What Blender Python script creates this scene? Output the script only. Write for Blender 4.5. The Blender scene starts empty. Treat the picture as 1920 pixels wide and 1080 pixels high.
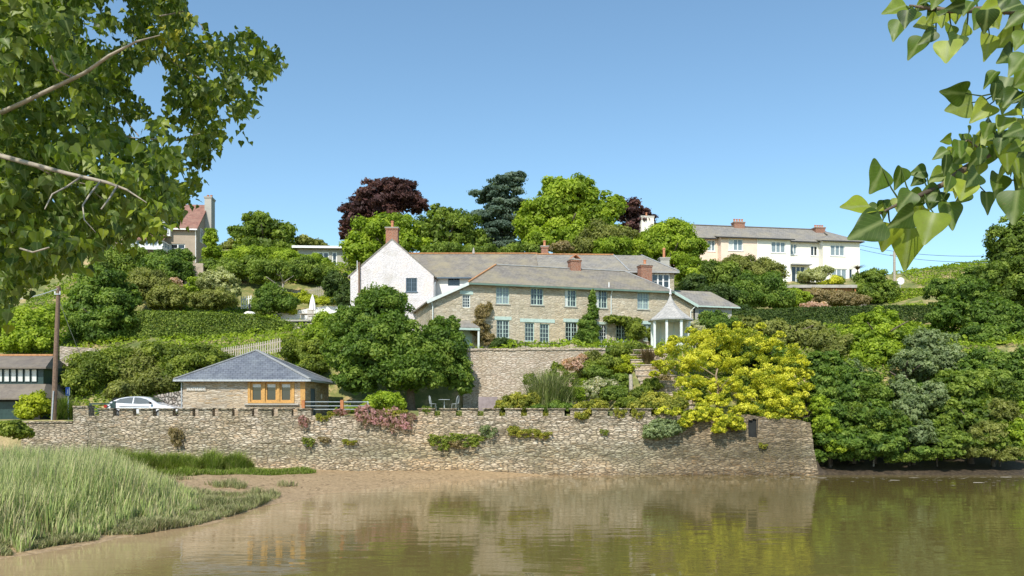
import bpy, math, random
import numpy as np
from mathutils import Vector, Matrix, noise as mnoise

scene = bpy.context.scene
col = scene.collection
R = math.radians

# ------------------------------------------------------------------ camera, sky, sun
F = 1493.0      # focal length in photo pixels
H = 4.2         # eye height above the water
YH = 765.0      # horizon row
cam_d = bpy.data.cameras.new('camera'); cam = bpy.data.objects.new('camera', cam_d); col.objects.link(cam)
cam.location = (0, 0, H); cam.rotation_euler = (R(90), 0, 0)
cam_d.sensor_width = 36; cam_d.lens = F/1920*36; cam_d.shift_y = (YH-540)/1920
cam_d.clip_start = 0.1; cam_d.clip_end = 9000
scene.camera = cam
scene.render.resolution_x = 1024; scene.render.resolution_y = 576

SUN = Vector((-0.24, -0.80, 0.86)).normalized()
world = bpy.data.worlds.new('World'); scene.world = world; world.use_nodes = True
wn = world.node_tree; wn.nodes.clear()
sky = wn.nodes.new('ShaderNodeTexSky'); sky.sky_type = 'NISHITA'; sky.sun_disc = False
sky.sun_elevation = math.asin(SUN.z); sky.sun_rotation = math.atan2(SUN.x, SUN.y)
sky.air_density = 1.0; sky.dust_density = 0.5; sky.ozone_density = 1.0; sky.altitude = 10
bg = wn.nodes.new('ShaderNodeBackground'); bg.inputs['Strength'].default_value = 0.15
wo = wn.nodes.new('ShaderNodeOutputWorld')
tint = wn.nodes.new('ShaderNodeMix'); tint.data_type = 'RGBA'; tint.blend_type = 'MULTIPLY'; tint.inputs[0].default_value = 1; tint.inputs[7].default_value = (.84, 1.0, 1.0, 1)
wn.links.new(sky.outputs[0], tint.inputs[6]); wn.links.new(tint.outputs[2], bg.inputs[0]); wn.links.new(bg.outputs[0], wo.inputs[0])
sl = bpy.data.lights.new('sun', 'SUN'); sl.energy = 4.1; sl.angle = R(0.53); sl.color = (1.0, 0.945, 0.86)
so = bpy.data.objects.new('sun', sl); col.objects.link(so)
so.rotation_euler = SUN.to_track_quat('Z', 'Y').to_euler(); so.location = (0, 0, 60)
scene.view_settings.view_transform = 'Standard'; scene.view_settings.look = 'None'
scene.view_settings.exposure = 0.36; scene.view_settings.gamma = 1
scene.cycles.max_bounces = 6; scene.cycles.transparent_max_bounces = 8
scene.cycles.use_denoising = True
scene.cycles.sample_clamp_indirect = 6

def at(px, py, Y): return Vector(((px-960)/F*Y, Y, H+(YH-py)/F*Y))
def Xp(px, Y): return (px-960)/F*Y
def Zp(py, Y): return H+(YH-py)/F*Y

# ------------------------------------------------------------------ materials
M = {}
def mat(name):
    m = bpy.data.materials.new(name); m.use_nodes = True
    nt = m.node_tree; nt.nodes.clear()
    out = nt.nodes.new('ShaderNodeOutputMaterial'); b = nt.nodes.new('ShaderNodeBsdfPrincipled')
    nt.links.new(b.outputs[0], out.inputs[0]); M[name] = m
    return m, nt, b, out
def N(nt, t, **kw):
    n = nt.nodes.new(t)
    for k, v in kw.items():
        if k in n.inputs: n.inputs[k].default_value = v
        else: setattr(n, k, v)
    return n
def ramp(nt, fac, stops, interp='LINEAR'):
    r = nt.nodes.new('ShaderNodeValToRGB'); r.color_ramp.interpolation = interp
    e = r.color_ramp.elements
    while len(e) > 1: e.remove(e[0])
    e[0].position = stops[0][0]; e[0].color = (*stops[0][1], 1)
    for p, c in stops[1:]:
        k = e.new(p); k.color = (*c, 1)
    if fac is not None: nt.links.new(fac, r.inputs[0])
    return r.outputs[0]
def mixc(nt, fac, a, b, mode='MIX'):
    m = nt.nodes.new('ShaderNodeMix'); m.data_type = 'RGBA'; m.blend_type = mode
    for i, v in ((0, fac), (6, a), (7, b)):
        if isinstance(v, (int, float)): m.inputs[i].default_value = v
        elif isinstance(v, tuple): m.inputs[i].default_value = (*v, 1)
        else: nt.links.new(v, m.inputs[i])
    return m.outputs[2]
def mth(nt, op, a, b=None, c=None, clamp=False):
    m = nt.nodes.new('ShaderNodeMath'); m.operation = op; m.use_clamp = clamp
    for i, v in enumerate((a, b, c)):
        if v is None: continue
        if isinstance(v, (int, float)): m.inputs[i].default_value = v
        else: nt.links.new(v, m.inputs[i])
    return m.outputs[0]
def uv_wall(nt, su, sv):
    """wall coordinates: along the wall (x+y), up (z)"""
    tc = nt.nodes.new('ShaderNodeTexCoord'); s = nt.nodes.new('ShaderNodeSeparateXYZ')
    nt.links.new(tc.outputs['Object'], s.inputs[0])
    u = mth(nt, 'ADD', s.outputs[0], s.outputs[1])
    c = nt.nodes.new('ShaderNodeCombineXYZ')
    nt.links.new(mth(nt, 'MULTIPLY', u, su), c.inputs[0]); nt.links.new(mth(nt, 'MULTIPLY', s.outputs[2], sv), c.inputs[1])
    return c.outputs[0], tc.outputs['Object']
def bump(nt, b, h, strength, dist=0.05):
    n = N(nt, 'ShaderNodeBump'); n.inputs['Strength'].default_value = strength; n.inputs['Distance'].default_value = dist
    nt.links.new(h, n.inputs['Height']); nt.links.new(n.outputs[0], b.inputs['Normal'])

def rubble(name, su, sv, cols, mortar, stain, stain_amt=.5, bs=1.0, warp=.35, mw=.06, stain_scale=.5, tide_shade=False):
    m, nt, b, o = mat(name)
    v, oc = uv_wall(nt, su, sv)
    nz = N(nt, 'ShaderNodeTexNoise', Scale=1.3, Detail=4.0); nt.links.new(v, nz.inputs[0])
    sub = nt.nodes.new('ShaderNodeVectorMath'); sub.operation = 'SUBTRACT'; nt.links.new(nz.outputs[1], sub.inputs[0]); sub.inputs[1].default_value = (.5, .5, .5)
    sc = nt.nodes.new('ShaderNodeVectorMath'); sc.operation = 'SCALE'; nt.links.new(sub.outputs[0], sc.inputs[0]); sc.inputs['Scale'].default_value = warp*2
    ad = nt.nodes.new('ShaderNodeVectorMath'); nt.links.new(v, ad.inputs[0]); nt.links.new(sc.outputs[0], ad.inputs[1])
    vo = N(nt, 'ShaderNodeTexVoronoi', Scale=1.0); vo.voronoi_dimensions = '2D'; nt.links.new(ad.outputs[0], vo.inputs['Vector'])
    ve = N(nt, 'ShaderNodeTexVoronoi', Scale=1.0); ve.voronoi_dimensions = '2D'; ve.feature = 'DISTANCE_TO_EDGE'; nt.links.new(ad.outputs[0], ve.inputs['Vector'])
    sp = nt.nodes.new('ShaderNodeSeparateColor'); nt.links.new(vo.outputs['Color'], sp.inputs[0])
    n = len(cols); c = ramp(nt, sp.outputs[0], [(i/(n-1), cols[i]) for i in range(n)])
    fn = N(nt, 'ShaderNodeTexNoise', Scale=9.0, Detail=6.0, Roughness=.7); nt.links.new(oc, fn.inputs[0])
    c = mixc(nt, .55, c, ramp(nt, fn.outputs[0], [(.3, (.45, .43, .40)), (.7, (1.0, 1.0, 1.0))]), 'MULTIPLY')
    st = N(nt, 'ShaderNodeTexNoise', Scale=stain_scale, Detail=7.0, Roughness=.65); nt.links.new(oc, st.inputs[0])
    sf = mth(nt, 'MULTIPLY', ramp(nt, st.outputs[0], [(.44, (0, 0, 0)), (.62, (1, 1, 1))]), stain_amt)
    c = mixc(nt, sf, c, stain)
    lg = N(nt, 'ShaderNodeTexNoise', Scale=stain_scale*.45, Detail=5.0, Roughness=.6); nt.links.new(oc, lg.inputs[0])
    c = mixc(nt, .75, c, ramp(nt, lg.outputs[0], [(.35, (.70, .68, .60)), (.5, (1.0, 1.0, 1.0)), (.65, (1.08, .98, .84))]), 'MULTIPLY')
    if tide_shade:
        sx = nt.nodes.new('ShaderNodeSeparateXYZ'); nt.links.new(oc, sx.inputs[0])
        tn = N(nt, 'ShaderNodeTexNoise', Scale=.9, Detail=6.0, Roughness=.7); nt.links.new(oc, tn.inputs[0])
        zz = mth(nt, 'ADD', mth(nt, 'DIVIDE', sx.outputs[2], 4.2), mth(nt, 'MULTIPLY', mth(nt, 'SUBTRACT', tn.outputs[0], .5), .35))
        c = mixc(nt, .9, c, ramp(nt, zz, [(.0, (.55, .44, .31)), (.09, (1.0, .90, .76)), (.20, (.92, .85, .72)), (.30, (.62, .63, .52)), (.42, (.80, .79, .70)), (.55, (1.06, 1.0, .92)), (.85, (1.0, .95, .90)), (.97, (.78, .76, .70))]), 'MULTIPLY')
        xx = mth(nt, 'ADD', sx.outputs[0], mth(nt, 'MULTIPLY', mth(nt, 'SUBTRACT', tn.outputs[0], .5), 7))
        c = mixc(nt, ramp(nt, mth(nt, 'DIVIDE', xx, 20), [(.42, (0, 0, 0)), (.56, (.75, .75, .75)), (.88, (.8, .8, .8)), (.95, (.35, .35, .35))]), c, mixc(nt, 1.0, c, (.40, .36, .29), 'MULTIPLY'))  # right end darkened: algae plus tree shade put into the stone colour
    mk = ramp(nt, ve.outputs['Distance'], [(0, (1, 1, 1)), (mw, (.6, .6, .6)), (mw*2.2, (0, 0, 0))])
    c = mixc(nt, mk, c, mortar)
    nt.links.new(c, b.inputs['Base Color']); b.inputs['Roughness'].default_value = .9; b.inputs['Specular IOR Level'].default_value = .2
    hh = ramp(nt, ve.outputs['Distance'], [(0, (0, 0, 0)), (mw*3, (.8, .8, .8)), (.6, (1, 1, 1))])
    h2 = mth(nt, 'ADD', hh, mth(nt, 'MULTIPLY', fn.outputs[0], .5)); h2 = mth(nt, 'ADD', h2, mth(nt, 'MULTIPLY', sp.outputs[1], .7))
    bump(nt, b, h2, bs, .08)
    return m

def paint(name, c, rough=.6, var=.15, scale=3.0, bs=.15, metal=0.0, spec=.4, dirt=None, damt=.4):
    m, nt, b, o = mat(name)
    tc = nt.nodes.new('ShaderNodeTexCoord')
    n1 = N(nt, 'ShaderNodeTexNoise', Scale=scale, Detail=6.0, Roughness=.65); nt.links.new(tc.outputs['Object'], n1.inputs[0])
    d = tuple(x*(1-var*1.6) for x in c); l = tuple(min(1, x*(1+var*.6)) for x in c)
    cc = ramp(nt, n1.outputs[0], [(.3, d), (.55, c), (.75, l)])
    if dirt:
        n2 = N(nt, 'ShaderNodeTexNoise', Scale=scale*.25, Detail=5.0, Roughness=.7); nt.links.new(tc.outputs['Object'], n2.inputs[0])
        cc = mixc(nt, mth(nt, 'MULTIPLY', ramp(nt, n2.outputs[0], [(.48, (0, 0, 0)), (.68, (1, 1, 1))]), damt), cc, dirt)
    nt.links.new(cc, b.inputs['Base Color']); b.inputs['Roughness'].default_value = rough; b.inputs['Metallic'].default_value = metal
    b.inputs['Specular IOR Level'].default_value = spec
    if bs: bump(nt, b, n1.outputs[0], bs, .02)
    return m

def slate(name, c1, c2, mortar, sv=2.1, w=.3, h=.22, lich=(.35, .33, .22), lamt=.35, su=1.0):
    m, nt, b, o = mat(name)
    tc = nt.nodes.new('ShaderNodeTexCoord'); s = nt.nodes.new('ShaderNodeSeparateXYZ'); nt.links.new(tc.outputs['Object'], s.inputs[0])
    c = nt.nodes.new('ShaderNodeCombineXYZ'); nt.links.new(mth(nt, 'MULTIPLY', mth(nt, 'ADD', s.outputs[0], mth(nt, 'MULTIPLY', s.outputs[1], .3)), su), c.inputs[0]); nt.links.new(mth(nt, 'MULTIPLY', s.outputs[2], sv), c.inputs[1])
    br = N(nt, 'ShaderNodeTexBrick'); nt.links.new(c.outputs[0], br.inputs['Vector'])
    br.inputs['Color1'].default_value = (*c1, 1); br.inputs['Color2'].default_value = (*c2, 1); br.inputs['Mortar'].default_value = (*mortar, 1)
    br.inputs['Scale'].default_value = 1; br.inputs['Brick Width'].default_value = w; br.inputs['Row Height'].default_value = h; br.inputs['Mortar Size'].default_value = .012; br.inputs['Bias'].default_value = 0
    n1 = N(nt, 'ShaderNodeTexNoise', Scale=2.2, Detail=8.0, Roughness=.75); nt.links.new(tc.outputs['Object'], n1.inputs[0])
    n2 = N(nt, 'ShaderNodeTexNoise', Scale=.45, Detail=8.0, Roughness=.75); nt.links.new(tc.outputs['Object'], n2.inputs[0])
    cc = mixc(nt, .8, br.outputs[0], ramp(nt, n1.outputs[0], [(.3, (.55, .54, .52)), (.5, (.9, .9, .9)), (.7, (1.25, 1.22, 1.15))]), 'MULTIPLY')
    cc = mixc(nt, mth(nt, 'MULTIPLY', ramp(nt, n2.outputs[0], [(.45, (0, 0, 0)), (.62, (1, 1, 1))]), lamt), cc, lich)
    nt.links.new(cc, b.inputs['Base Color']); b.inputs['Roughness'].default_value = .75; b.inputs['Specular IOR Level'].default_value = .3
    bump(nt, b, mth(nt, 'ADD', br.outputs[1], mth(nt, 'MULTIPLY', n1.outputs[0], .8)), .5, .02)
    return m

def leafmat(name, cs, trans=.40, rough=.55, spec=.25):
    """cs: colours along the per-leaf attribute 'tint'"""
    m, nt, b, o = mat(name)
    a = nt.nodes.new('ShaderNodeAttribute'); a.attribute_name = 'tint'
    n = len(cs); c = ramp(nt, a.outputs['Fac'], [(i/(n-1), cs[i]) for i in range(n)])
    nt.links.new(c, b.inputs['Base Color']); b.inputs['Roughness'].default_value = rough; b.inputs['Specular IOR Level'].default_value = spec
    t = nt.nodes.new('ShaderNodeBsdfTranslucent'); nt.links.new(mixc(nt, 1.0, c, (1.5, 1.6, .6), 'MULTIPLY'), t.inputs[0])
    mx = nt.nodes.new('ShaderNodeMixShader'); mx.inputs[0].default_value = trans
    nt.links.new(b.outputs[0], mx.inputs[1]); nt.links.new(t.outputs[0], mx.inputs[2]); nt.links.new(mx.outputs[0], o.inputs[0])
    return m

rubble('sea_wall_stone', 2.8, 9.8, [(.30, .27, .21), (.54, .47, .36), (.66, .58, .46), (.76, .69, .57), (.56, .44, .31), (.78, .73, .64)], (.21, .175, .13), (.22, .21, .14), .6, .9, .55, .06, .30, tide_shade=True)
rubble('house_stone', 2.6, 9.0, [(.42, .37, .28), (.58, .51, .38), (.70, .62, .48), (.52, .44, .33), (.74, .67, .54)], (.42, .37, .28), (.36, .31, .22), .35, .5, .4, .05)
rubble('terrace_stone', 2.8, 9.5, [(.48, .39, .30), (.64, .54, .43), (.74, .64, .53), (.58, .46, .36), (.78, .70, .60)], (.34, .27, .20), (.36, .32, .22), .35, .6, .5, .07)
rubble('annex_stone', 2.2, 11., [(.36, .30, .23), (.56, .48, .38), (.66, .58, .47), (.50, .36, .22), (.72, .65, .55)], (.36, .29, .21), (.52, .38, .22), .35, .5, .45, .05)
rubble('boulder_stone', 3.0, 3.6, [(.30, .26, .22), (.56, .50, .44), (.68, .62, .56), (.44, .36, .30)], (.07, .06, .05), (.3, .25, .2), .3, 1.0, .4, .1)
rubble('old_brick', 4.5, 13, [(.30, .13, .09), (.42, .18, .11), (.36, .16, .10)], (.36, .28, .22), (.22, .13, .09), .4, .4, .05, .06)
rubble('white_brick', 4.0, 12, [(.84, .79, .79), (.88, .84, .84), (.86, .81, .81)], (.76, .71, .72), (.74, .69, .69), .3, .6, .15, .05, 1.2)
slate('old_slate', (.26, .235, .20), (.21, .19, .165), (.15, .13, .11), lich=(.33, .28, .17), lamt=.6)
slate('grey_slate', (.29, .27, .245), (.235, .22, .20), (.16, .15, .13), lich=(.36, .31, .21), lamt=.5)
slate('pale_slate', (.50, .48, .45), (.42, .40, .37), (.26, .25, .23), lich=(.62, .60, .55), lamt=.5, w=.2, h=.15)
slate('new_slate', (.17, .185, .215), (.13, .145, .175), (.05, .055, .065), lich=(.33, .36, .36), lamt=.28, w=.32, h=.3)
slate('red_tile', (.33, .165, .12), (.26, .13, .10), (.18, .10, .08), lich=(.34, .24, .18), lamt=.4)
slate('felt_roof', (.20, .17, .14), (.18, .15, .125), (.16, .135, .11), lich=(.24, .2, .14), lamt=.5, w=3, h=1.2)
paint('cream_render', (.83, .79, .69), .85, .06, 1.5, .1, dirt=(.62, .55, .42), damt=.25)
paint('white_render', (.82, .79, .72), .85, .06, 1.5, .1, dirt=(.64, .6, .52), damt=.25)
paint('pink_render', (.82, .63, .50), .85, .07, 1.5, .1, dirt=(.62, .46, .36), damt=.35)
paint('lime_wash', (.80, .79, .77), .85, .12, 2.5, .4, dirt=(.50, .50, .47), damt=.5)
paint('tan_render', (.40, .32, .24), .9, .1, 1.2, .2, dirt=(.30, .25, .2), damt=.4)
paint('grey_render', (.42, .40, .35), .9, .1, 1.2, .2, dirt=(.30, .29, .25), damt=.4)
paint('mint_paint', (.44, .55, .49), .5, .12, 5, .05)
paint('dark_mint_paint', (.13, .20, .16), .5, .15, 5, .05)
paint('white_paint', (.80, .80, .77), .45, .08, 5, .05)
paint('pale_paint', (.66, .70, .66), .5, .1, 5, .05)
paint('slate_blue_paint', (.10, .14, .18), .5, .15, 5, .05)
paint('dark_green_paint', (.03, .06, .055), .4, .2, 5, .05)
paint('terracotta', (.52, .22, .11), .8, .2, 4, .2)
paint('orange_tile', (.50, .25, .11), .8, .3, 6, .3)
paint('lead', (.36, .36, .35), .6, .2, 3, .1)
paint('concrete', (.42, .39, .34), .9, .2, 2, .3, dirt=(.25, .24, .19), damt=.5)
paint('steel', (.62, .62, .62), .3, .1, 8, 0, metal=.8)
paint('black_metal', (.025, .025, .027), .45, .3, 8, 0)
paint('grey_metal', (.42, .45, .46), .45, .2, 8, .1)
paint('oak', (.56, .31, .09), .55, .22, 9, .2)
paint('orange_post', (.44, .17, .06), .6, .25, 9, .2)
paint('grey_wood', (.45, .39, .31), .85, .25, 8, .4)
paint('pole_wood', (.19, .125, .085), .85, .3, 9, .5)
paint('bark', (.15, .115, .08), .95, .35, 7, .8)
paint('pale_bark', (.38, .33, .26), .9, .3, 8, .6)
paint('brown_twig', (.30, .22, .13), .8, .3, 20, .3)
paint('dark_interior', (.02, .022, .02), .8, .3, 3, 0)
paint('curtain', (.22, .27, .29), .25, .15, 6, .1, spec=.8)
paint('drape', (.62, .62, .58), .3, .12, 6, .1, spec=.8)
paint('blue_sign', (.02, .09, .42), .4, .1, 4, 0)
paint('canvas', (.78, .75, .72), .9, .06, 6, .2)
paint('mauve_stone', (.30, .24, .24), .9, .2, 3, .3)
paint('tyre', (.02, .02, .02), .8, .2, 9, .2)
paint('tail_red', (.4, .02, .02), .2, .1, 9, 0)
paint('wood_panel', (.40, .20, .08), .7, .2, 4, .2)
m, nt, b, o = mat('car_paint'); b.inputs['Base Color'].default_value = (.72, .73, .75, 1); b.inputs['Roughness'].default_value = .25; b.inputs['Coat Weight'].default_value = .8; b.inputs['Coat Roughness'].default_value = .05
m, nt, b, o = mat('glass'); b.inputs['Base Color'].default_value = (.018, .024, .028, 1); b.inputs['Roughness'].default_value = .06; b.inputs['Specular IOR Level'].default_value = .8
m, nt, b, o = mat('car_glass'); b.inputs['Base Color'].default_value = (.10, .11, .11, 1); b.inputs['Roughness'].default_value = .05; b.inputs['Specular IOR Level'].default_value = 1

G = dict(
 oak=[(.06, .09, .018), (.12, .18, .03), (.19, .26, .045)],
 mid=[(.055, .090, .016), (.135, .195, .030), (.25, .31, .055)],
 bright=[(.090, .145, .012), (.21, .29, .024), (.35, .42, .045)],
 lime=[(.16, .20, .014), (.30, .34, .024), (.45, .48, .04)],
 dark=[(.030, .055, .014), (.065, .105, .026), (.12, .17, .045)],
 laurel=[(.042, .080, .014), (.105, .175, .026), (.22, .29, .055)],
 beech=[(.034, .018, .018), (.080, .038, .038), (.16, .078, .068)],
 cedar=[(.045, .075, .055), (.10, .15, .115), (.19, .24, .19)],
 olive=[(.085, .10, .026), (.18, .20, .048), (.29, .30, .09)],
 grey=[(.080, .115, .050), (.18, .23, .105), (.31, .36, .19)],
 yellow=[(.12, .18, .02), (.35, .38, .03), (.63, .60, .055), (.80, .77, .14)],
 gold=[(.10, .13, .02), (.24, .25, .04), (.44, .40, .07)],
 varieg=[(.16, .18, .06), (.32, .34, .16), (.52, .52, .30)],
 brown=[(.15, .13, .06), (.30, .24, .12), (.44, .35, .20)],
 pink=[(.30, .24, .14), (.60, .40, .34), (.75, .58, .50)],
 fuchsia=[(.11, .12, .04), (.24, .18, .10), (.48, .27, .28), (.62, .36, .42)],
 whiteflower=[(.12, .17, .04), (.26, .30, .12), (.50, .48, .34), (.80, .74, .66)],
 ivy=[(.055, .085, .012), (.145, .190, .026), (.29, .33, .055)],
)
for k, c in G.items(): f_ = 1.0 if k in ('yellow', 'pink', 'whiteflower', 'fuchsia', 'brown') else 1.2; leafmat('leaf_'+k, [(r*f_*1.02, g*f_, b*f_*.95) for r, g, b in c])
# ------------------------------------------------------------------ mesh helpers
def tag(o, label=None, cat=None, group=None, kind=None):
    if label: o['label'] = label
    if cat: o['category'] = cat
    if group: o['group'] = group
    if kind: o['kind'] = kind
    return o
def empty(name, loc, rz=0, label=None, cat=None, group=None):
    o = bpy.data.objects.new(name, None); col.objects.link(o); o.location = loc; o.rotation_euler = (0, 0, rz)
    o.empty_display_size = .3
    return tag(o, label, cat, group)
def link_mesh(name, me, m, parent=None, loc=None):
    o = bpy.data.objects.new(name, me); col.objects.link(o)
    if m: me.materials.append(M[m])
    if parent: o.parent = parent
    if loc is not None: o.location = loc
    return o
class MB:
    def __init__(s): s.v = []; s.f = []
    def add(s, vs, fs):
        n = len(s.v); s.v += [tuple(p) for p in vs]; s.f += [tuple(i+n for i in f) for f in fs]; return s
    def quad(s, *p): return s.add(p, [tuple(range(len(p)))])
    def box(s, x0, x1, y0, y1, z0, z1):
        v = [(x, y, z) for z in (z0, z1) for y in (y0, y1) for x in (x0, x1)]
        return s.add(v, [(0, 2, 3, 1), (4, 5, 7, 6), (0, 1, 5, 4), (1, 3, 7, 5), (3, 2, 6, 7), (2, 0, 4, 6)])
    def bar(s, a, b, w, h=None):
        a = Vector(a); b = Vector(b); h = h or w; d = (b-a).normalized()
        u = d.cross(Vector((0, 0, 1)));  u = Vector((1, 0, 0)) if u.length < 1e-3 else u.normalized(); t = u.cross(d)
        v = [p+u*i*w/2+t*j*h/2 for p in (a, b) for i, j in ((-1, -1), (1, -1), (1, 1), (-1, 1))]
        return s.add(v, [(0, 3, 2, 1), (4, 5, 6, 7), (0, 1, 5, 4), (1, 2, 6, 5), (2, 3, 7, 6), (3, 0, 4, 7)])
    def tube(s, pts, rad, n=7, cap=True):
        pts = [Vector(p) for p in pts]; rad = rad if hasattr(rad, '__len__') else [rad]*len(pts)
        vs = []; ref = Vector((.3, 1, .2)).normalized()
        for i, p in enumerate(pts):
            d = (pts[min(i+1, len(pts)-1)]-pts[max(i-1, 0)]).normalized()
            u = d.cross(ref); u = u.normalized() if u.length > 1e-3 else Vector((1, 0, 0)); t = d.cross(u)
            for k in range(n):
                a = 2*math.pi*k/n; vs.append(p+(u*math.cos(a)+t*math.sin(a))*rad[i])
        fs = [(i*n+k, i*n+(k+1) % n, (i+1)*n+(k+1) % n, (i+1)*n+k) for i in range(len(pts)-1) for k in range(n)]
        if cap: fs += [tuple(range(n-1, -1, -1)), tuple((len(pts)-1)*n+k for k in range(n))]
        return s.add(vs, fs)
    def lathe(s, prof, c=(0, 0, 0), n=16, rot=0):
        vs = [(c[0]+r*math.cos(2*math.pi*k/n+rot), c[1]+r*math.sin(2*math.pi*k/n+rot), c[2]+z) for r, z in prof for k in range(n)]
        fs = [(i*n+k, i*n+(k+1) % n, (i+1)*n+(k+1) % n, (i+1)*n+k) for i in range(len(prof)-1) for k in range(n)]
        return s.add(vs, fs)
    def slab(s, top, t=.12):
        """a roof plane: the polygon top thickened straight down by t"""
        n = len(top); top = [Vector(p) for p in top]; bot = [p-Vector((0, 0, t)) for p in top]
        fs = [tuple(range(n)), tuple(range(2*n-1, n-1, -1))]+[((i+1) % n, i, n+i, n+(i+1) % n) for i in range(n)]
        return s.add(top+bot, fs)
    def wall(s, x0, x1, zb, top, ops, y=0, rev=.16):
        """front wall (normal -y) with real openings; top = [(x, z)...]; ops = [(xa, xb, za, zb)]"""
        def tz(x):
            for (a, za), (b, zb_) in zip(top, top[1:]):
                if a-1e-6 <= x <= b+1e-6: return za+(zb_-za)*(x-a)/max(b-a, 1e-6)
            return top[0][1] if x < top[0][0] else top[-1][1]
        xs = sorted({round(q, 4) for q in [x0, x1]+[a for a, _ in top]+[v for o_ in ops for v in o_[:2]] if x0-1e-6 <= q <= x1+1e-6})
        for a, b in zip(xs, xs[1:]):
            if b-a < 1e-3: continue
            cur = zb
            for (xa, xb, za, zz) in sorted([o_ for o_ in ops if o_[0] <= a+1e-3 and o_[1] >= b-1e-3], key=lambda q: q[2]):
                if za > cur: s.quad((a, y, cur), (b, y, cur), (b, y, za), (a, y, za))
                cur = zz
            s.quad((a, y, cur), (b, y, cur), (b, y, max(cur, tz(b))), (a, y, max(cur, tz(a))))
        for (xa, xb, za, zz) in ops:
            r = y+rev
            s.quad((xa, y, za), (xa, r, za), (xa, r, zz), (xa, y, zz)); s.quad((xb, r, za), (xb, y, za), (xb, y, zz), (xb, r, zz))
            s.quad((xa, y, zz), (xa, r, zz), (xb, r, zz), (xb, y, zz)); s.quad((xa, r, za), (xa, y, za), (xb, y, za), (xb, r, za))
        return s
    def build(s, name, m, parent=None, loc=None, smooth=False):
        me = bpy.data.meshes.new(name)
        off = Vector(loc) if loc is not None else Vector((0, 0, 0))
        me.from_pydata([(v[0]-off[0], v[1]-off[1], v[2]-off[2]) for v in s.v] if loc is not None else s.v, [], s.f); me.update()
        if smooth: me.polygons.foreach_set('use_smooth', [True]*len(me.polygons))
        return link_mesh(name, me, m, parent, loc)
def np_mesh(name, V, Fc, tint, m, parent=None, loc=(0, 0, 0), vatt=None):
    """V (n,3), Fc (k, s) all faces with s corners (or list of such arrays)"""
    Fs = Fc if isinstance(Fc, list) else [Fc]
    me = bpy.data.meshes.new(name); me.vertices.add(len(V)); me.vertices.foreach_set('co', (V-np.array(loc)).astype(np.float32).ravel())
    li = np.concatenate([f.ravel() for f in Fs]); tot = np.concatenate([np.full(len(f), f.shape[1]) for f in Fs])
    me.loops.add(len(li)); me.loops.foreach_set('vertex_index', li.astype(np.int32))
    me.polygons.add(len(tot)); me.polygons.foreach_set('loop_start', np.concatenate([[0], np.cumsum(tot)[:-1]]).astype(np.int32))
    me.update(calc_edges=True)
    if tint is not None:  # unseen leaves above the frame, added to shade the crown below
        a = me.attributes.new('tint', 'FLOAT', 'FACE'); a.data.foreach_set('value', np.clip(tint, 0, 1).astype(np.float32))
    if vatt is not None:
        a = me.attributes.new(vatt[0], 'FLOAT', 'POINT'); a.data.foreach_set('value', vatt[1].astype(np.float32))
    return link_mesh(name, me, m, parent, loc)
def nrm(a): return a/np.maximum(np.linalg.norm(a, axis=1, keepdims=True), 1e-9)

def quads_for(P, Nn, size, rng, asp=.62, fold=.15):
    """leaf kites at P with normals Nn -> V, F"""
    n = len(P); r = rng.normal(size=(n, 3)); a = nrm(np.cross(Nn, r)); b = np.cross(Nn, a)
    s = size[:, None]
    V = np.empty((n, 4, 3)); V[:, 0] = P-b*s*.5; V[:, 1] = P+a*s*asp*.5+Nn*s*fold; V[:, 2] = P+b*s*.6; V[:, 3] = P-a*s*asp*.5+Nn*s*fold
    i = np.arange(n)[:, None]*4
    return V.reshape(-1, 3), np.concatenate([i+np.array([0, 1, 2]), i+np.array([0, 2, 3])])
def crown_arrays(blobs, leaf, rng, lobe=.30, nl=26, cover=1.5, flat=.8, jit=.55, up=.25, core=True, low=-.55):
    """blobs: (cx,cy,cz,rx,ry,rz). Returns V, F, tint: lobes of leaves over lumpy ellipsoids"""
    Ps = []; Ns = []; Ts = []; Ss = []
    for (cx, cy, cz, rx, ry, rz) in blobs:
        c = np.array([cx, cy, cz]); r = np.array([rx, ry, rz]); mr = (rx*ry*rz)**(1/3)
        k = nl
        d = nrm(rng.normal(size=(k*3, 3))); d = d[d[:, 2] > low][:k]
        L = c+d*r*rng.uniform(.60, .98, (len(d), 1)); lr = lobe*mr*rng.uniform(.45, 1.35, len(d))
        lt = rng.uniform(-.1, 1.1, len(d))
        for j in range(len(d)):
            m_ = int(cover*4*math.pi*lr[j]**2*.8/(.34*leaf*leaf))+6
            q = nrm(rng.normal(size=(m_*2, 3))); q = q[(q @ d[j]) > -.45][:m_]
            p = L[j]+q*lr[j]*np.array([1.1, 1.1, flat])*np.clip(rng.normal(.92, .26, (len(q), 1)), .2, 1.75)
            Ps.append(p); Ns.append(nrm(q*.9+d[j]*.35+rng.normal(size=q.shape)*jit+np.array([0, 0, up])))
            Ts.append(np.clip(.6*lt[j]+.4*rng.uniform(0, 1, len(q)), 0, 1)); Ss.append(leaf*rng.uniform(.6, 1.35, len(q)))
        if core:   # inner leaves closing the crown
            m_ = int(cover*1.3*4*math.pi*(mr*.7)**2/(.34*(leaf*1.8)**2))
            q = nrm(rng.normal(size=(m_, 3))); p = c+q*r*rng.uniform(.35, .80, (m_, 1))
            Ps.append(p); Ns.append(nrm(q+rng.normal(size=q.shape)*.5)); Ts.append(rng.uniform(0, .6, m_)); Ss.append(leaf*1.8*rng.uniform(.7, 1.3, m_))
    P = np.concatenate(Ps); Nn = np.concatenate(Ns); T = np.concatenate(Ts); S = np.concatenate(Ss)
    V, Fc = quads_for(P, Nn, S, rng); return V, Fc, np.concatenate([T, T])

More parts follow.
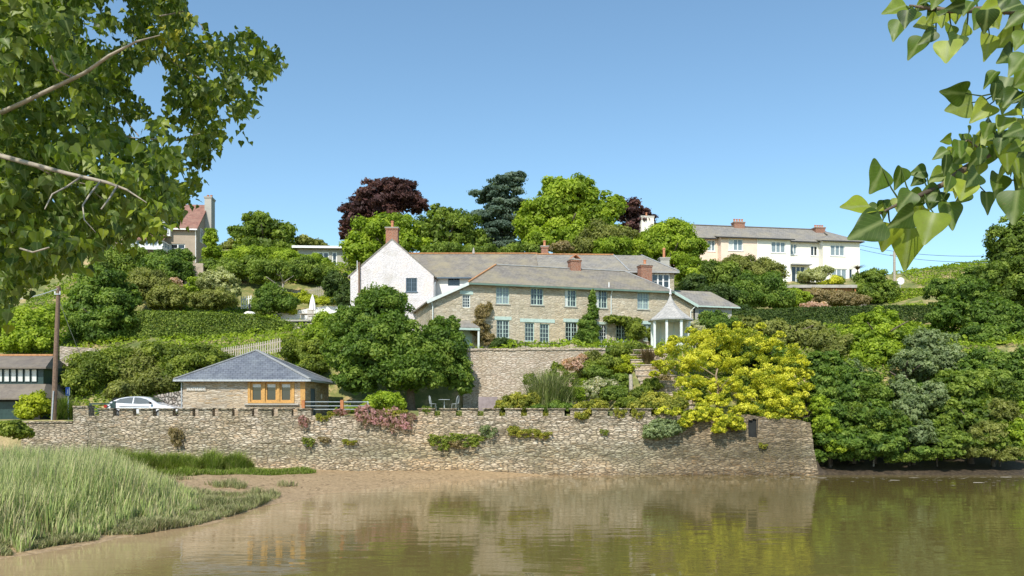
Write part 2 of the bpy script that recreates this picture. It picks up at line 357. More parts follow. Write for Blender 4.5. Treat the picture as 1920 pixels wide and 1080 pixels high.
# ------------------------------------------------------------------ the ground (one sheet)
SH = np.array([(9, -24), (15, -16), (22, -14.1), (23.7, -13.6), (28.5, -10.9), (32, -10.4), (35.8, -10.2), (38.5, -9.2), (41.8, -7.3), (46, -4.2), (49.4, 1.5), (50.2, 2.5)])
def shore_x(Y): return np.interp(Y, SH[:, 0], SH[:, 1])
PC = [(-70, [(50, 3.42), (55, 3.4), (58, 6.6), (66, 10), (74, 14), (84, 18.5), (92, 21.6), (104, 25), (115, 27.0), (170, 27)]),
      (-30, [(50, 3.42), (56, 3.45), (59, 6.3), (66, 9.6), (74, 12.8), (84, 18), (92, 21.6), (104, 25), (115, 27.0), (170, 27)]),
      (-17, [(50, 3.42), (57, 3.45), (60, 6.4), (66, 9.4), (70, 11.2), (72, 11.9), (77, 12.0), (84, 16.5), (92, 20.3), (104, 24), (115, 26.0), (170, 26)]),
      (-7, [(50, 3.6), (51.5, 4.0), (59.6, 4.05), (60.6, 8.6), (76, 9.3), (80, 12.5), (92, 19.5), (104, 23), (170, 26)]),
      (7.2, [(50, 3.6), (51.5, 4.0), (59.6, 4.05), (60.6, 8.9), (76, 9.3), (80, 12.5), (92, 19.5), (104, 22), (170, 24)]),
      (8.8, [(50, 3.6), (51.5, 4.0), (53.5, 4.1), (61.5, 8.9), (76, 9.3), (82, 12.5), (92, 19.5), (104, 21.4), (170, 21)]),
      (18.4, [(50, 3.0), (53, 3.4), (62, 8.8), (76, 9.6), (84, 13.0), (90, 15.6), (95, 17.6), (98.5, 19.8), (104, 20.5), (170, 20)]),
      (19.6, [(48, -.3), (49.6, -.05), (50.5, .2), (56, .9), (60, 6.0), (64, 9), (76, 11.4), (84, 13.6), (90, 15.6), (95, 17.6), (98.5, 19.8), (104, 20.5), (170, 20)]),
      (40, [(48, -.3), (49.6, -.05), (50.5, .2), (56, .9), (60, 6.0), (64, 9), (76, 12.0), (84, 13.8), (90, 15.6), (95, 17.6), (98.5, 19.8), (104, 20.5), (170, 20)]),
      (70, [(48, -.3), (49.6, -.05), (50.5, .2), (56, 1.1), (60, 7), (64, 11), (76, 17), (84, 20), (96, 23), (104, 24), (170, 23)])]
def tz(X, Y):
    X = np.atleast_1d(np.asarray(X, float)); Y = np.atleast_1d(np.asarray(Y, float)); X, Y = np.broadcast_arrays(X, Y)
    cx = np.array([p[0] for p in PC]); Z = np.stack([np.interp(Y, [a for a, _ in p[1]], [b for _, b in p[1]]) for p in PC])
    i = np.clip(np.searchsorted(cx, X)-1, 0, len(cx)-2); t = np.clip((X-cx[i])/(cx[i+1]-cx[i]), 0, 1)
    ii = np.indices(X.shape)
    hill = np.take_along_axis(Z, i[None], 0)[0]*(1-t)+np.take_along_axis(Z, (i+1)[None], 0)[0]*t
    d = shore_x(Y)-X
    bed = np.where(d > 0, np.minimum(.06*d, .55), np.maximum(.10*d, -1.3))
    bed = np.where((Y > 44) & (d > 0), np.minimum(bed, .30+.02*np.clip(-X-10, 0, 20)), bed)
    bed = np.where((X > 18) & (Y > 46), np.maximum(bed, np.interp(Y, [46, 49.6, 50.3], [-1.3, -.05, .15])), bed)
    near = np.interp(Y, [5, 11], [2.4, -1.3]); bed = np.where(Y < 11, np.maximum(near, np.where(d > 0, bed, -1.3)), bed)
    return np.where(Y > 50.25, hill, bed)
def gz(x, y): return float(tz(x, y)[0])
def make_ground():
    xs = np.concatenate([[-4000, -1500, -600, -300, -180], np.arange(-120, -34, 3), np.arange(-34, 40, .5), np.arange(40, 121, 3), [180, 300, 600, 1500, 4000]])
    ys = np.concatenate([[-3000, -800, -200, -60, -20, 0, 6], np.arange(8, 20, 1.0), np.arange(20, 50, .4), [50.2, 50.3], np.arange(50.6, 110, .6), np.arange(112, 172, 4), [220, 400, 1000, 2500, 6000]])
    X, Y = np.meshgrid(xs, ys); Z = tz(X, Y)
    rng = np.random.default_rng(3); nz = np.array([mnoise.noise(Vector((x*.35, y*.35, 0)))*.18+mnoise.noise(Vector((x*1.3, y*1.3, 4)))*.07 for x, y in zip(X.ravel(), Y.ravel())]).reshape(X.shape)
    amp = np.where((Y < 50.25), .35, np.where(Y < 56, .1, np.where(Z > 9.6, 1.6, .6))); inb = (abs(X) < 110) & (Y > 12) & (Y < 170)
    Z = Z+nz*amp*inb
    V = np.stack([X, Y, Z], -1).reshape(-1, 3); ny, nx = X.shape
    i = (np.arange(ny-1)[:, None]*nx+np.arange(nx-1)[None]).ravel(); Fc = np.stack([i, i+1, i+nx+1, i+nx], 1)
    wet = np.clip(((Y < 50.25) | ((X > 18.7) & (Y < 58)))*1.0, 0, 1)  # river bed and mud
    o = np_mesh('ground', V, Fc, None, 'ground', vatt=('mud', wet.ravel())); av = o.data.attributes.new('litter_shade', 'FLOAT', 'POINT'); av.data.foreach_set('value', (((X > 18.7) & (Y > 47) & (Y < 60))*1.0).ravel().astype(np.float32)); tag(o, kind='structure')
    me = o.data; me.polygons.foreach_set('use_smooth', [True]*len(me.polygons))
m, nt, b, o = mat('ground')
tc = nt.nodes.new('ShaderNodeTexCoord'); at_ = nt.nodes.new('ShaderNodeAttribute'); at_.attribute_name = 'mud'
n1 = N(nt, 'ShaderNodeTexNoise', Scale=.6, Detail=8.0, Roughness=.7); n2 = N(nt, 'ShaderNodeTexNoise', Scale=5.0, Detail=8.0, Roughness=.75)
for q in (n1, n2): nt.links.new(tc.outputs['Object'], q.inputs[0])
veg = ramp(nt, n1.outputs[0], [(.35, (.10, .13, .03)), (.5, (.20, .21, .06)), (.58, (.38, .30, .13)), (.68, (.50, .36, .19))])
mud = ramp(nt, n2.outputs[0], [(.35, (.25, .165, .085)), (.5, (.40, .275, .145)), (.68, (.49, .35, .20))])
lt_ = nt.nodes.new('ShaderNodeAttribute'); lt_.attribute_name = 'litter_shade'; c = mixc(nt, at_.outputs['Fac'], veg, mud); c = mixc(nt, lt_.outputs['Fac'], c, ramp(nt, n2.outputs[0], [(.35, (.03, .022, .014)), (.6, (.09, .065, .04)), (.7, (.16, .115, .06))])); c = mixc(nt, .5, c, ramp(nt, n2.outputs[0], [(.3, (.5, .5, .5)), (.65, (1.1, 1.1, 1.1))]), 'MULTIPLY')  # leaf litter under the bank trees, darkened with their shade in its colour
nt.links.new(c, b.inputs['Base Color']); nt.links.new(mth(nt, 'SUBTRACT', .95, mth(nt, 'MULTIPLY', at_.outputs['Fac'], .35)), b.inputs['Roughness'])
bump(nt, b, n2.outputs[0], .6, .08)
make_ground()

# ------------------------------------------------------------------ the river
m, nt, b, o = mat('river')
tc = nt.nodes.new('ShaderNodeTexCoord'); s = nt.nodes.new('ShaderNodeSeparateXYZ'); nt.links.new(tc.outputs['Object'], s.inputs[0])
a = nt.nodes.new('ShaderNodeAttribute'); a.attribute_name = 'depth'
n0 = N(nt, 'ShaderNodeTexNoise', Scale=.22, Detail=5.0, Roughness=.6); nt.links.new(tc.outputs['Object'], n0.inputs[0])
dd = mth(nt, 'ADD', a.outputs['Fac'], mth(nt, 'MULTIPLY', mth(nt, 'SUBTRACT', n0.outputs[0], .5), .35), clamp=True)
c = ramp(nt, dd, [(0, (.42, .29, .16)), (.15, (.34, .24, .125)), (.42, (.175, .130, .048)), (1.0, (.125, .098, .030))])
nt.links.new(c, b.inputs['Base Color']); b.inputs['IOR'].default_value = 1.33; b.inputs['Roughness'].default_value = .03; b.inputs['Specular IOR Level'].default_value = .5
def wnoise(sx, sy, det):
    mp = N(nt, 'ShaderNodeMapping'); mp.inputs['Scale'].default_value = (sx, sy, 1); nt.links.new(tc.outputs['Object'], mp.inputs[0])
    w = N(nt, 'ShaderNodeTexNoise', Scale=1.0, Detail=det, Roughness=.5); nt.links.new(mp.outputs[0], w.inputs[0]); return w.outputs[0]
patch = ramp(nt, wnoise(.10, .28, 3.0), [(.35, (.35, .35, .35)), (.65, (1, 1, 1))])
hgt_ = mth(nt, 'ADD', mth(nt, 'MULTIPLY', wnoise(.45, 1.3, 2.0), .013), mth(nt, 'MULTIPLY', mth(nt, 'MULTIPLY', wnoise(1.6, 5.0, 2.0), .0036), patch))
bn = N(nt, 'ShaderNodeBump'); bn.inputs['Strength'].default_value = 1; bn.inputs['Distance'].default_value = 1.0
nt.links.new(hgt_, bn.inputs['Height']); nt.links.new(bn.outputs[0], b.inputs['Normal'])
xs = np.concatenate([[-3000, -500, -150], np.arange(-60, 60, 1.0), [90, 150, 500, 3000]]); ys = np.concatenate([[-60, -20, 0, 8], np.arange(10, 50.2, .8), [50.2]])
X, Y = np.meshgrid(xs, ys); V = np.stack([X, Y, X*0], -1).reshape(-1, 3); nx = len(xs)
i = (np.arange(len(ys)-1)[:, None]*nx+np.arange(nx-1)[None]).ravel(); Fc = np.stack([i, i+1, i+nx+1, i+nx], 1)
dist = np.maximum(X-shore_x(Y), 0)
o = np_mesh('river', V, Fc, None, 'river', vatt=('depth', np.clip(dist/16, 0, 1).ravel())); tag(o, kind='structure')
# ------------------------------------------------------------------ building helpers
class Fr:
    """a vertical plane standing on the ground: px columns -> metres along it"""
    def __init__(s, px0, Y0, deg): s.Y0 = Y0; s.X0 = Xp(px0, Y0); s.a = R(deg); s.c = math.cos(s.a); s.s = math.sin(s.a)
    def u(s, px, v=0):
        k = (px-960)/F; return (k*(s.Y0+v*s.c)-s.X0+v*s.s)/(s.c-k*s.s)
    def Y(s, px, v=0): return s.Y0+v*s.c+s.u(px, v)*s.s
    def z(s, px, py, v=0): return H+(YH-py)*s.Y(px, v)/F
    def w(s, u, v, z): return Vector((s.X0+u*s.c-v*s.s, s.Y0+u*s.s+v*s.c, z))
class House:
    def __init__(s, fr, zb, name, label, cat, group=None):
        s.fr = fr; s.zb = zb; s.root = empty(name, (fr.X0, fr.Y0, zb), fr.a, label, cat, group)
    def U(s, px, v=0): return s.fr.u(px, v)
    def Z(s, px, py, v=0): return s.fr.z(px, py, v)-s.zb
    def P(s, px, py, v=0): return (s.U(px, v), v, s.Z(px, py, v))
    def rect(s, x0, y0, x1, y1, v=0):
        pc = (x0+x1)/2; return (s.U(x0, v), s.U(x1, v), s.Z(pc, y1, v), s.Z(pc, y0, v))
def window(root, r, cas=2, rows=3, cols=2, frame='mint_paint', pane='glass', sill='concrete', lintel=None, y=0, rev=.16, fw=.07, bw=.032, lw=.25, name='window', lh=.2, head=None, drape=None):
    x0, x1, z0, z1 = r; a, b = y+rev-.08, y+rev-.02; mb = MB()
    mb.box(x0, x1, a, b, z0, z0+fw); mb.box(x0, x1, a, b, z1-fw, z1); mb.box(x0, x0+fw, a+.001, b, z0+fw, z1-fw); mb.box(x1-fw, x1, a+.001, b, z0+fw, z1-fw)
    cw = (x1-x0-2*fw)/cas
    for i in range(cas):
        c0 = x0+fw+i*cw
        if i: mb.box(c0-fw*.6, c0+fw*.6, a-.01, b, z0+fw, z1-fw)
        for j in range(1, cols): q = c0+cw*j/cols; mb.box(q-bw/2, q+bw/2, a+.02, b-.01, z0+fw, z1-fw)
    for j in range(1, rows): q = z0+fw+(z1-z0-2*fw)*j/rows; mb.box(x0+fw, x1-fw, a+.025, b-.012, q-bw/2, q+bw/2)
    w = mb.build(name, frame, root)
    MB().quad((x0, b, z0), (x1, b, z0), (x1, b, z1), (x0, b, z1)).build('pane', pane, w)
    if drape:
        MB().box(x0+fw, x0+fw+drape*(x1-x0), b-.018, b-.006, z0+fw, z1-fw).build('curtain', 'drape', w)
    if head:
        MB().box(x0+fw, x1-fw, b-.016, b-.005, z1-fw-head, z1-fw).build('blind', 'drape', w)
    if sill: MB().box(x0-.08, x1+.08, y-.07, y+rev-.02, z0-.08, z0-.002).build('sill', sill, w)
    if lintel: MB().box(x0-lw, x1+lw, y-.03, y+.1, z1+.004, z1+lh).build('lintel', lintel, w)
    return w
def chimney(root, x, y, w, d, z0, z1, m, pots=1, pot='terracotta', cap='concrete', ph=.5, name='chimney', hood=False):
    mb = MB(); mb.box(x-w/2, x+w/2, y-d/2, y+d/2, z0, z1-.22); mb.box(x-w/2-.05, x+w/2+.05, y-d/2-.05, y+d/2+.05, z1-.22, z1-.08)
    ch = mb.build(name, m, root)
    MB().box(x-w/2-.09, x+w/2+.09, y-d/2-.09, y+d/2+.09, z1-.08, z1).build('cap', cap, ch)
    for i in range(pots):
        px = x+(i-(pots-1)/2)*(w/max(pots, 1))
        MB().lathe([(.13, 0), (.15, .05), (.125, .1), (.115, ph*.8), (.15, ph*.84), (.15, ph), (.09, ph), (.09, .1)], (px, y, z1), 10).build('chimney_pot', pot, ch)
    if hood:
        h = MB(); h.slab([(x-w/2, y-d/2, z1+.05), (x, y-d/2, z1+.42), (x, y+d/2, z1+.42), (x-w/2, y+d/2, z1+.05)], .06); h.slab([(x, y-d/2, z1+.42), (x+w/2, y-d/2, z1+.05), (x+w/2, y+d/2, z1+.05), (x, y+d/2, z1+.42)], .06)
        h.build('hood', 'terracotta', ch)
    return ch
def downpipe(root, pts, m='pale_paint', r=.045, name='downpipe'): return MB().tube(pts, r, 6).build(name, m, root)

# ------------------------------------------------------------------ the sea wall
def sea_wall():
    xl, xr = Xp(165, 50), 18.75
    def top(x):
        px = x/50*F+960
        return np.interp(px, [165, 1240, 1330, 1400, 1440, 1500, 1516, 1600], [3.70, 3.70, 3.85, 3.80, 3.60, 3.45, 3.3, 3.2])
    root = empty('sea_wall', (xl, 50, 0), 0, 'long rubble stone river wall with crenellated top rising from the mud and water', 'wall')
    xs = np.arange(xl, xr+.05, .13); nz = 40
    slit = (Xp(1405, 50), Xp(1419, 50), Zp(822, 50), Zp(788, 50))
    V = []; idx = {}
    for i, x in enumerate(xs):
        tp = float(top(x))+.05*mnoise.noise(Vector((x*2.3, 0, 7)))
        for j in range(nz+1):
            z = -.5+(tp+.5)*j/nz
            d = .13*mnoise.noise(Vector((x*.5, z*.8, 1)))+.07*mnoise.noise(Vector((x*1.6, z*4.5, 2)))+.035*mnoise.noise(Vector((x*3.5, z*9, 3)))
            batter = .10*max(0, 1.6-z)
            xx = x+(max(0, x-17.2)/1.55)*.14*(tp-z) if x > 17.2 else x
            V.append((xx, 50-d-batter, z))
    Fc = []; n1_ = nz+1
    for i in range(len(xs)-1):
        for j in range(nz):
            xm = (xs[i]+xs[i+1])/2; zm = V[i*n1_+j][2]
            if slit[0] < xm < slit[1] and slit[2] < zm < slit[3]: continue
            Fc.append((i*n1_+j, (i+1)*n1_+j, (i+1)*n1_+j+1, i*n1_+j+1))
    mb = MB(); mb.add(V, Fc)
    nb = len(mb.v); nX = len(xs)
    back = [(V[i*n1_+nz][0], 50.55, V[i*n1_+nz][2]) for i in range(nX)]; mb.v += back
    mb.f += [(i*n1_+nz, (i+1)*n1_+nz, nb+i+1, nb+i) for i in range(nX-1)]
    nb2 = len(mb.v); mb.v += [(x, y, 2.4) for x, y, z in back]; mb.f += [(nb+i, nb+i+1, nb2+i+1, nb2+i) for i in range(nX-1)]
    e = (nX-1)*n1_; k = len(mb.v)   # right return
    for j in range(nz+1):
        x, y, z = V[e+j]; mb.v += [(x-.2, 53.5, z), ]
    mb.f += [(e+j, k+j, k+j+1, e+j+1) for j in range(nz)]
    mb.quad(V[0], V[nz], (V[nz][0], 50.55, V[nz][2]), (V[0][0], 50.55, V[0][2]))
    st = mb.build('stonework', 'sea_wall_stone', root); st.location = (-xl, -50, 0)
    bx = MB(); bx.quad((slit[0]-.2, 50.19, slit[2]-.2), (slit[1]+.2, 50.19, slit[2]-.2), (slit[1]+.2, 50.19, slit[3]+.2), (slit[0]-.2, 50.19, slit[3]+.2))
    for a, b_ in ((slit[0]-.03, slit[0]-.06), (slit[1]+.03, slit[1]+.06)): bx.box(min(a, b_), max(a, b_), 50.0, 50.2, slit[2]-.1, slit[3]+.1)
    q = bx.build('drain_slot', 'dark_interior', root); q.location = (-xl, -50, 0)
    # merlons: individual blocks with a coping, between the embrasures
    gaps = [180+37.2*i for i in range(12)]+[630, 655]+[779+40.7*i for i in range(12)]
    edges = [168]+gaps+[1262]
    for a, b_ in zip(edges, edges[1:]):
        if a in (gaps[11], 630, 655): continue
        x0 = Xp(a, 50)+.19; x1 = Xp(b_, 50)-.19
        if x1-x0 < .3: continue
        mm = MB(); nn = max(2, int((x1-x0)/.12)); hh = .42
        rr = random.Random(int(a))
        vs = []; 
        for i in range(nn+1):
            x = x0+(x1-x0)*i/nn
            for (yy, z) in ((50.0, -.06), (50.0, hh*.5), (50.0, hh), (50.5, hh), (50.5, -.06)):
                vs.append((x+rr.uniform(-.02, .02)*(0 < i < nn), yy-(.05*mnoise.noise(Vector((x*2, z*4, 5)))-.03 if yy < 50.2 else 0), 3.70+z+(rr.uniform(-.02, .02) if z > .3 else 0)))
        fs = [(i*5+j, (i+1)*5+j, (i+1)*5+(j+1) % 5, i*5+(j+1) % 5) for i in range(nn) for j in range(5)]
        fs += [tuple(range(4, -1, -1)), tuple(nn*5+j for j in range(5))]
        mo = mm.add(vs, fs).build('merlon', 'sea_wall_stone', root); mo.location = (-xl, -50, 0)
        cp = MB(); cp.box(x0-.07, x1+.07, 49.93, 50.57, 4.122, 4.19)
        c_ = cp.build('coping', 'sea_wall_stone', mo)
sea_wall()
def wall_box(name, p0, p1, zb, zt, th, m, label, cat='wall', cop=None, zt2=None, parent=None):
    """a free-standing wall between two ground points"""
    p0 = Vector(p0[:2]).to_3d(); p1 = Vector(p1[:2]).to_3d(); L = (p1-p0).length; ang = math.atan2(p1.y-p0.y, p1.x-p0.x)
    r = empty(name, (p0.x, p0.y, zb), ang, label, cat) if parent is None else parent
    zt2 = zt if zt2 is None else zt2; n = max(2, int(L/.3)); vs = []; K = 8
    for i in range(n+1):
        u = L*i/n; h = (zt+(zt2-zt)*i/n)-zb+.05*mnoise.noise(Vector((u*1.7, 3, zb)))
        for j in range(K+1): vs.append((u, -.06*mnoise.noise(Vector((u*1.3, h*j/K*3, 2))), h*j/K))
        vs.append((u, th, h)); vs.append((u, th, 0))
    q = K+3; fs = [(i*q+j, (i+1)*q+j, (i+1)*q+j+1, i*q+j+1) for i in range(n) for j in range(q-1)]
    fs += [tuple(range(q-1, -1, -1)), tuple(n*q+j for j in range(q))]
    MB().add(vs, fs).build('stonework', m, r)
    if cop:
        cb = MB(); k = max(2, int(L/.55)); rr = random.Random(5)
        for i in range(k):
            a = L*i/k; h = (zt+(zt2-zt)*(i+.5)/k)-zb+rr.uniform(-.02, .02); cb.box(a+.01, L*(i+1)/k-.01, -.08, th+.05, h-.03, h+cop)
        cb.build('coping', m, r)
    return r
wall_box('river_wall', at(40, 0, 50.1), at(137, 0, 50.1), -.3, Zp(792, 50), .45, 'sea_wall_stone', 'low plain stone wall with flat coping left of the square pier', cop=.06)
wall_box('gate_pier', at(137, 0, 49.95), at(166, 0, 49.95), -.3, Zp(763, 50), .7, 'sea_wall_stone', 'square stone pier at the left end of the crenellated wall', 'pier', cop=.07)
# retaining wall below the long cottage
wall_box('retaining_wall', at(868, 0, 59.4), at(1135, 0, 59.4), 3.2, Zp(657, 59.4), .9, 'terrace_stone', 'tall pinkish stone retaining wall under the lawn edge of the long cottage', cop=.12, zt2=Zp(655, 59.4))
# rough boulder wall behind the car
wall_box('boulder_wall', at(288, 0, 56), at(352, 0, 54), 3.3, Zp(742, 56), .6, 'boulder_stone', 'rough heap of boulders rising behind the car to the slate-roofed annex', zt2=Zp(731, 55))

# ------------------------------------------------------------------ the slate-roofed annex on the river wall
def annex():
    fr = Fr(343, 51.2, 0); A = House(fr, 3.3, 'garden_annex', 'low stone annex with blue-grey hipped slate roof and oak windows on the wall', 'building')
    uR = A.U(572); zt = A.Z(343, 712); D = 6.6
    ops = [(A.U(465), A.U(552), A.Z(460, 756), A.Z(460, 713)-.02)]
    mb = MB(); mb.wall(0, uR, 0, [(0, zt), (uR, zt)], ops, 0, .2)
    mb.quad((0, D, 0), (0, 0, 0), (0, 0, zt), (0, D, zt)); mb.quad((uR, 0, 0), (uR, 1.4, 0), (uR, 1.4, zt), (uR, 0, zt)); mb.quad((uR, 2.6, 0), (uR, D, 0), (uR, D, zt), (uR, 2.6, zt)); mb.quad((uR, D, 0), (0, D, 0), (0, D, zt), (uR, D, zt))
    mb.quad((uR, 1.4, 2.2), (uR, 2.6, 2.2), (uR, 2.6, zt), (uR, 1.4, zt))
    mb.build('wall', 'annex_stone', A.root)
    MB().box(uR-.12, uR-.02, 1.42, 2.58, 0, 2.19).build('door', 'slate_blue_paint', A.root)
    # oak frame: posts, head, three casements
    x0, x1, z0, z1 = ops[0]; ok = MB()
    ok.box(x0-.02, x1+.02, -.07, .14, z1-.12, z1+.06); ok.box(x0, x1, -.06, .14, z0, z0+.1)
    for i in range(4):
        q = x0+.08+(x1-x0-.16)*i/3; ok.box(q-.085, q+.085, -.05, .14, z0+.1, z1-.12)
    of = ok.build('oak_frame', 'oak', A.root)
    for i in range(3):
        a = x0+.08+(x1-x0-.16)*i/3+.09; b_ = x0+.08+(x1-x0-.16)*(i+1)/3-.09
        window(A.root, (a, b_, z0+.1, z1-.12), 1, 1, 1, 'oak', 'glass', None, y=-.03, rev=.14, fw=.11, head=.2)
    MB().box(x0-.2, x1+.3, -.14, .05, z0-.12, z0-.02).build('sill', 'concrete', A.root)
    MB().box(uR-.3, uR+.01, -.02, 0.0, z0-.1, zt-.02).build('oak_post', 'oak', A.root)
    # hipped roof
    e = .42; ax = A.U(481, D/2); az = A.Z(481, 657, D/2); ze = zt+.02
    c = [(-e, -e, ze), (uR+e, -e, ze), (uR+e, D+e, ze), (-e, D+e, ze)]; ap = (ax, D/2, az)
    rf = MB()
    for i in range(4): rf.slab([c[i], c[(i+1) % 4], ap], .1)
    ro = rf.build('roof', 'new_slate', A.root)
    hp = MB()
    for q in c: hp.bar(Vector(q)+Vector((0, 0, .03)), Vector(ap)+Vector((0, 0, .03)), .2, .06)
    hp.build('hip_ridge', 'lead', ro)
    gt = MB()
    for i in range(4): gt.bar(Vector(c[i])-Vector((0, 0, .08)), Vector(c[(i+1) % 4])-Vector((0, 0, .08)), .1, .12)
    gt.build('gutter', 'grey_metal', A.root)
    downpipe(A.root, [(.0-.06, -.06, 0), (-.06, -.06, zt-.1), (-.3, -.3, zt-.06)], 'grey_metal', .04)
    MB().lathe([(0, 0), (.16, 0), (.18, .03), (.18, .05), (0, .06)], (0, 0, 0), 16).build('wall_lamp', 'white_paint', A.root).matrix_local = Matrix.Translation((uR+.02, 4.2, 1.7)) @ Matrix.Rotation(R(90), 4, 'Y')
    # name sign
    cu = bpy.data.curves.new('lettering', 'FONT'); cu.body = "WATERSIDE"; cu.size = .27; cu.extrude = .01; cu.align_x = 'CENTER'
    t = bpy.data.objects.new('lettering', cu); col.objects.link(t)
    s = MB().box(A.U(350), A.U(387), -.05, -.01, A.Z(350, 733), A.Z(350, 725)).build('name_board', 'grey_wood', A.root)
    dg = bpy.context.evaluated_depsgraph_get(); me = bpy.data.meshes.new_from_object(t.evaluated_get(dg)); col.objects.unlink(t); bpy.data.objects.remove(t)
    me.transform(Matrix.Translation((A.U(368.5), -.06, A.Z(350, 731.8))) @ Matrix.Rotation(R(90), 4, 'X') @ Matrix.Scale(.80, 4, (1, 0, 0)))
    me.materials.clear(); link_mesh('lettering', me, 'white_paint', s)
annex()

# ------------------------------------------------------------------ the long stone cottage
def long_cottage():
    fr = Fr(880, 64, 15.9); zb = 8.9
    C_ = House(fr, zb, 'stone_cottage', 'long buff stone cottage with mint green windows above the retaining wall', 'house')
    D = 7.0; uA = C_.U(806); uL = 0.0; uR = C_.U(1258); uB = C_.U(1300)
    zE = C_.Z(880, 528); zE2 = C_.Z(1258, 544); zE = zE2 = (zE+zE2)/2; zA = C_.Z(806, 563); zBz = C_.Z(1300, 571)
    up = [(930, 537, 955, 570), (995, 540, 1019, 572), (1059, 543, 1081, 575), (1117, 544, 1139, 578), (1195, 548, 1217, 580)]
    lo = [(931, 600, 955, 634), (984, 605, 1002, 640), (1012, 607, 1030, 642), (1060, 604, 1083, 641), (1119, 608, 1138, 653), (1155, 608, 1177, 641), (1206, 608, 1222, 640)]
    small = (867, 552, 882, 577); door = (860, 618, 885, 657)
    ops = [C_.rect(*r) for r in up+lo+[small, door]]
    mb = MB(); mb.wall(uA, uB, -1, [(uA, zA), (uL, zE), (uR, zE2), (uB, zBz)], ops, 0, .18)
    mb.quad((uA, D, -1), (uA, 0, -1), (uA, 0, zA), (uA, D, zA)); mb.quad((uB, 0, -1), (uB, D, -1), (uB, D, zBz), (uB, 0, zBz)); mb.quad((uB, D, -1), (uA, D, -1), (uA, D, zA), (uB, D, zBz))
    mb.build('wall', 'house_stone', C_.root)
    for k, r in enumerate(up): window(C_.root, C_.rect(*r), 2, 3, 2, 'mint_paint', 'curtain' if k in (0, 4) else 'glass', 'concrete', drape=.25 if k in (2, 3) else None, lw=.06, lh=.12, lintel='mint_paint')
    for k, r in enumerate(lo):
        if k == 4: window(C_.root, C_.rect(*r), 1, 6, 4, 'pale_paint', 'glass', 'concrete', name='french_door', lintel='mint_paint')
        elif k in (1, 2): window(C_.root, C_.rect(*r), 1, 4, 3, 'mint_paint', 'glass', 'concrete')
        else: window(C_.root, C_.rect(*r), 2, 4, 2, 'mint_paint', 'glass', 'concrete', lintel='mint_paint', lw=.18, lh=.28)
    a = C_.rect(975, 598, 1040, 604.5); MB().box(a[0], a[1], -.04, .1, a[2], a[3]).build('lintel', 'mint_paint', C_.root)
    window(C_.root, C_.rect(*small), 1, 4, 3, 'pale_paint', 'glass', None, lintel='mint_paint', lw=.22, lh=.3)
    d = C_.rect(*door); dr = MB().box(d[0]+.12, d[1]-.12, .1, .16, d[2], d[3]).build('door', 'mint_paint', C_.root)
    MB().box(d[0], d[0]+.12, .06, .17, d[2], d[3]).box(d[1]-.12, d[1], .06, .17, d[2], d[3]).build('door_frame', 'mint_paint', dr)
    # door hood: small hipped slate roof
    hx0, hx1 = C_.U(850), C_.U(893); hz = C_.Z(872, 616); ht = C_.Z(872, 601); y0 = -1.25
    hm = MB(); A_, B_, Cc, Dd = (hx0, y0, hz), (hx1, y0, hz), (hx1, -.01, hz), (hx0, -.01, hz); E_, G_ = ((hx0+.55), -.01, ht), ((hx1-.55), -.01, ht)
    hm.slab([A_, B_, G_, E_], .07); hm.slab([B_, Cc, G_], .07); hm.slab([Dd, A_, E_], .07)
    hd = hm.build('door_hood', 'grey_slate', C_.root)
    MB().box(hx0, hx1, y0-.02, y0+.06, hz-.24, hz-.075).box(hx0, hx0+.08, y0+.06, -.01, hz-.24, hz-.075).box(hx1-.08, hx1, y0+.06, -.01, hz-.24, hz-.075).build('fascia', 'mint_paint', hd)
    MB().box(hx0+.02, hx0+.16, y0+.04, y0+.18, -.6, hz-.24).box(hx1-.16, hx1-.02, y0+.04, y0+.18, -.6, hz-.24).build('hood_post', 'pale_paint', hd)
    # roof
    r1 = C_.U(930, 3.5); r2 = C_.U(1172, 3.5); zr = (C_.Z(930, 499, 3.5)+C_.Z(1172, 507, 3.5))/2; o_ = .35
    sl_ = (zE-zr)/(0-r1) if r1 else 1
    zf = zE-.12
    L0 = (uL-.12, -o_, zf); R0 = (uR+.12, -o_, zf); A0 = (uA-.3, -o_, zA-.1); B0 = (uB+.3, -o_, zBz-.1)
    bk = lambda p: (p[0], D+o_, p[2])
    R1 = (r1, D/2, zr); R2 = (r2, D/2, zr)
    rm = MB(); rm.slab([L0, R0, R2, R1]); rm.slab([bk(R0), bk(L0), R1, R2]); rm.slab([L0, R1, bk(L0)]); rm.slab([A0, L0, bk(L0), bk(A0)]); rm.slab([R0, bk(R0), R2]); rm.slab([R0, B0, bk(B0), bk(R0)])
    ro = rm.build('roof', 'old_slate', C_.root)
    MB().bar(Vector(L0)+Vector((0, 0, .05)), Vector(R1)+Vector((0, 0, .05)), .17, .09).build('hip_tiles', 'orange_tile', ro)
    MB().bar(Vector(R1)+Vector((0, 0, .04)), Vector(R2)+Vector((0, 0, .04)), .2, .08).bar(Vector(R0)+Vector((0, 0, .03)), Vector(R2)+Vector((0, 0, .03)), .16, .06).build('ridge_tiles', 'lead', ro)
    MB().bar((L0[0], -o_-.06, zf-.12), (R0[0], -o_-.06, zf-.12), .12, .14).build('gutter', 'dark_mint_paint', C_.root)
    MB().bar((A0[0], -o_-.02, A0[2]-.1), (L0[0], -o_-.02, L0[2]-.1), .05, .24).build('bargeboard', 'pale_paint', C_.root)
    MB().bar((R0[0], -o_-.02, R0[2]-.1), (B0[0], -o_-.02, B0[2]-.1), .05, .24).build('bargeboard', 'mint_paint', C_.root)
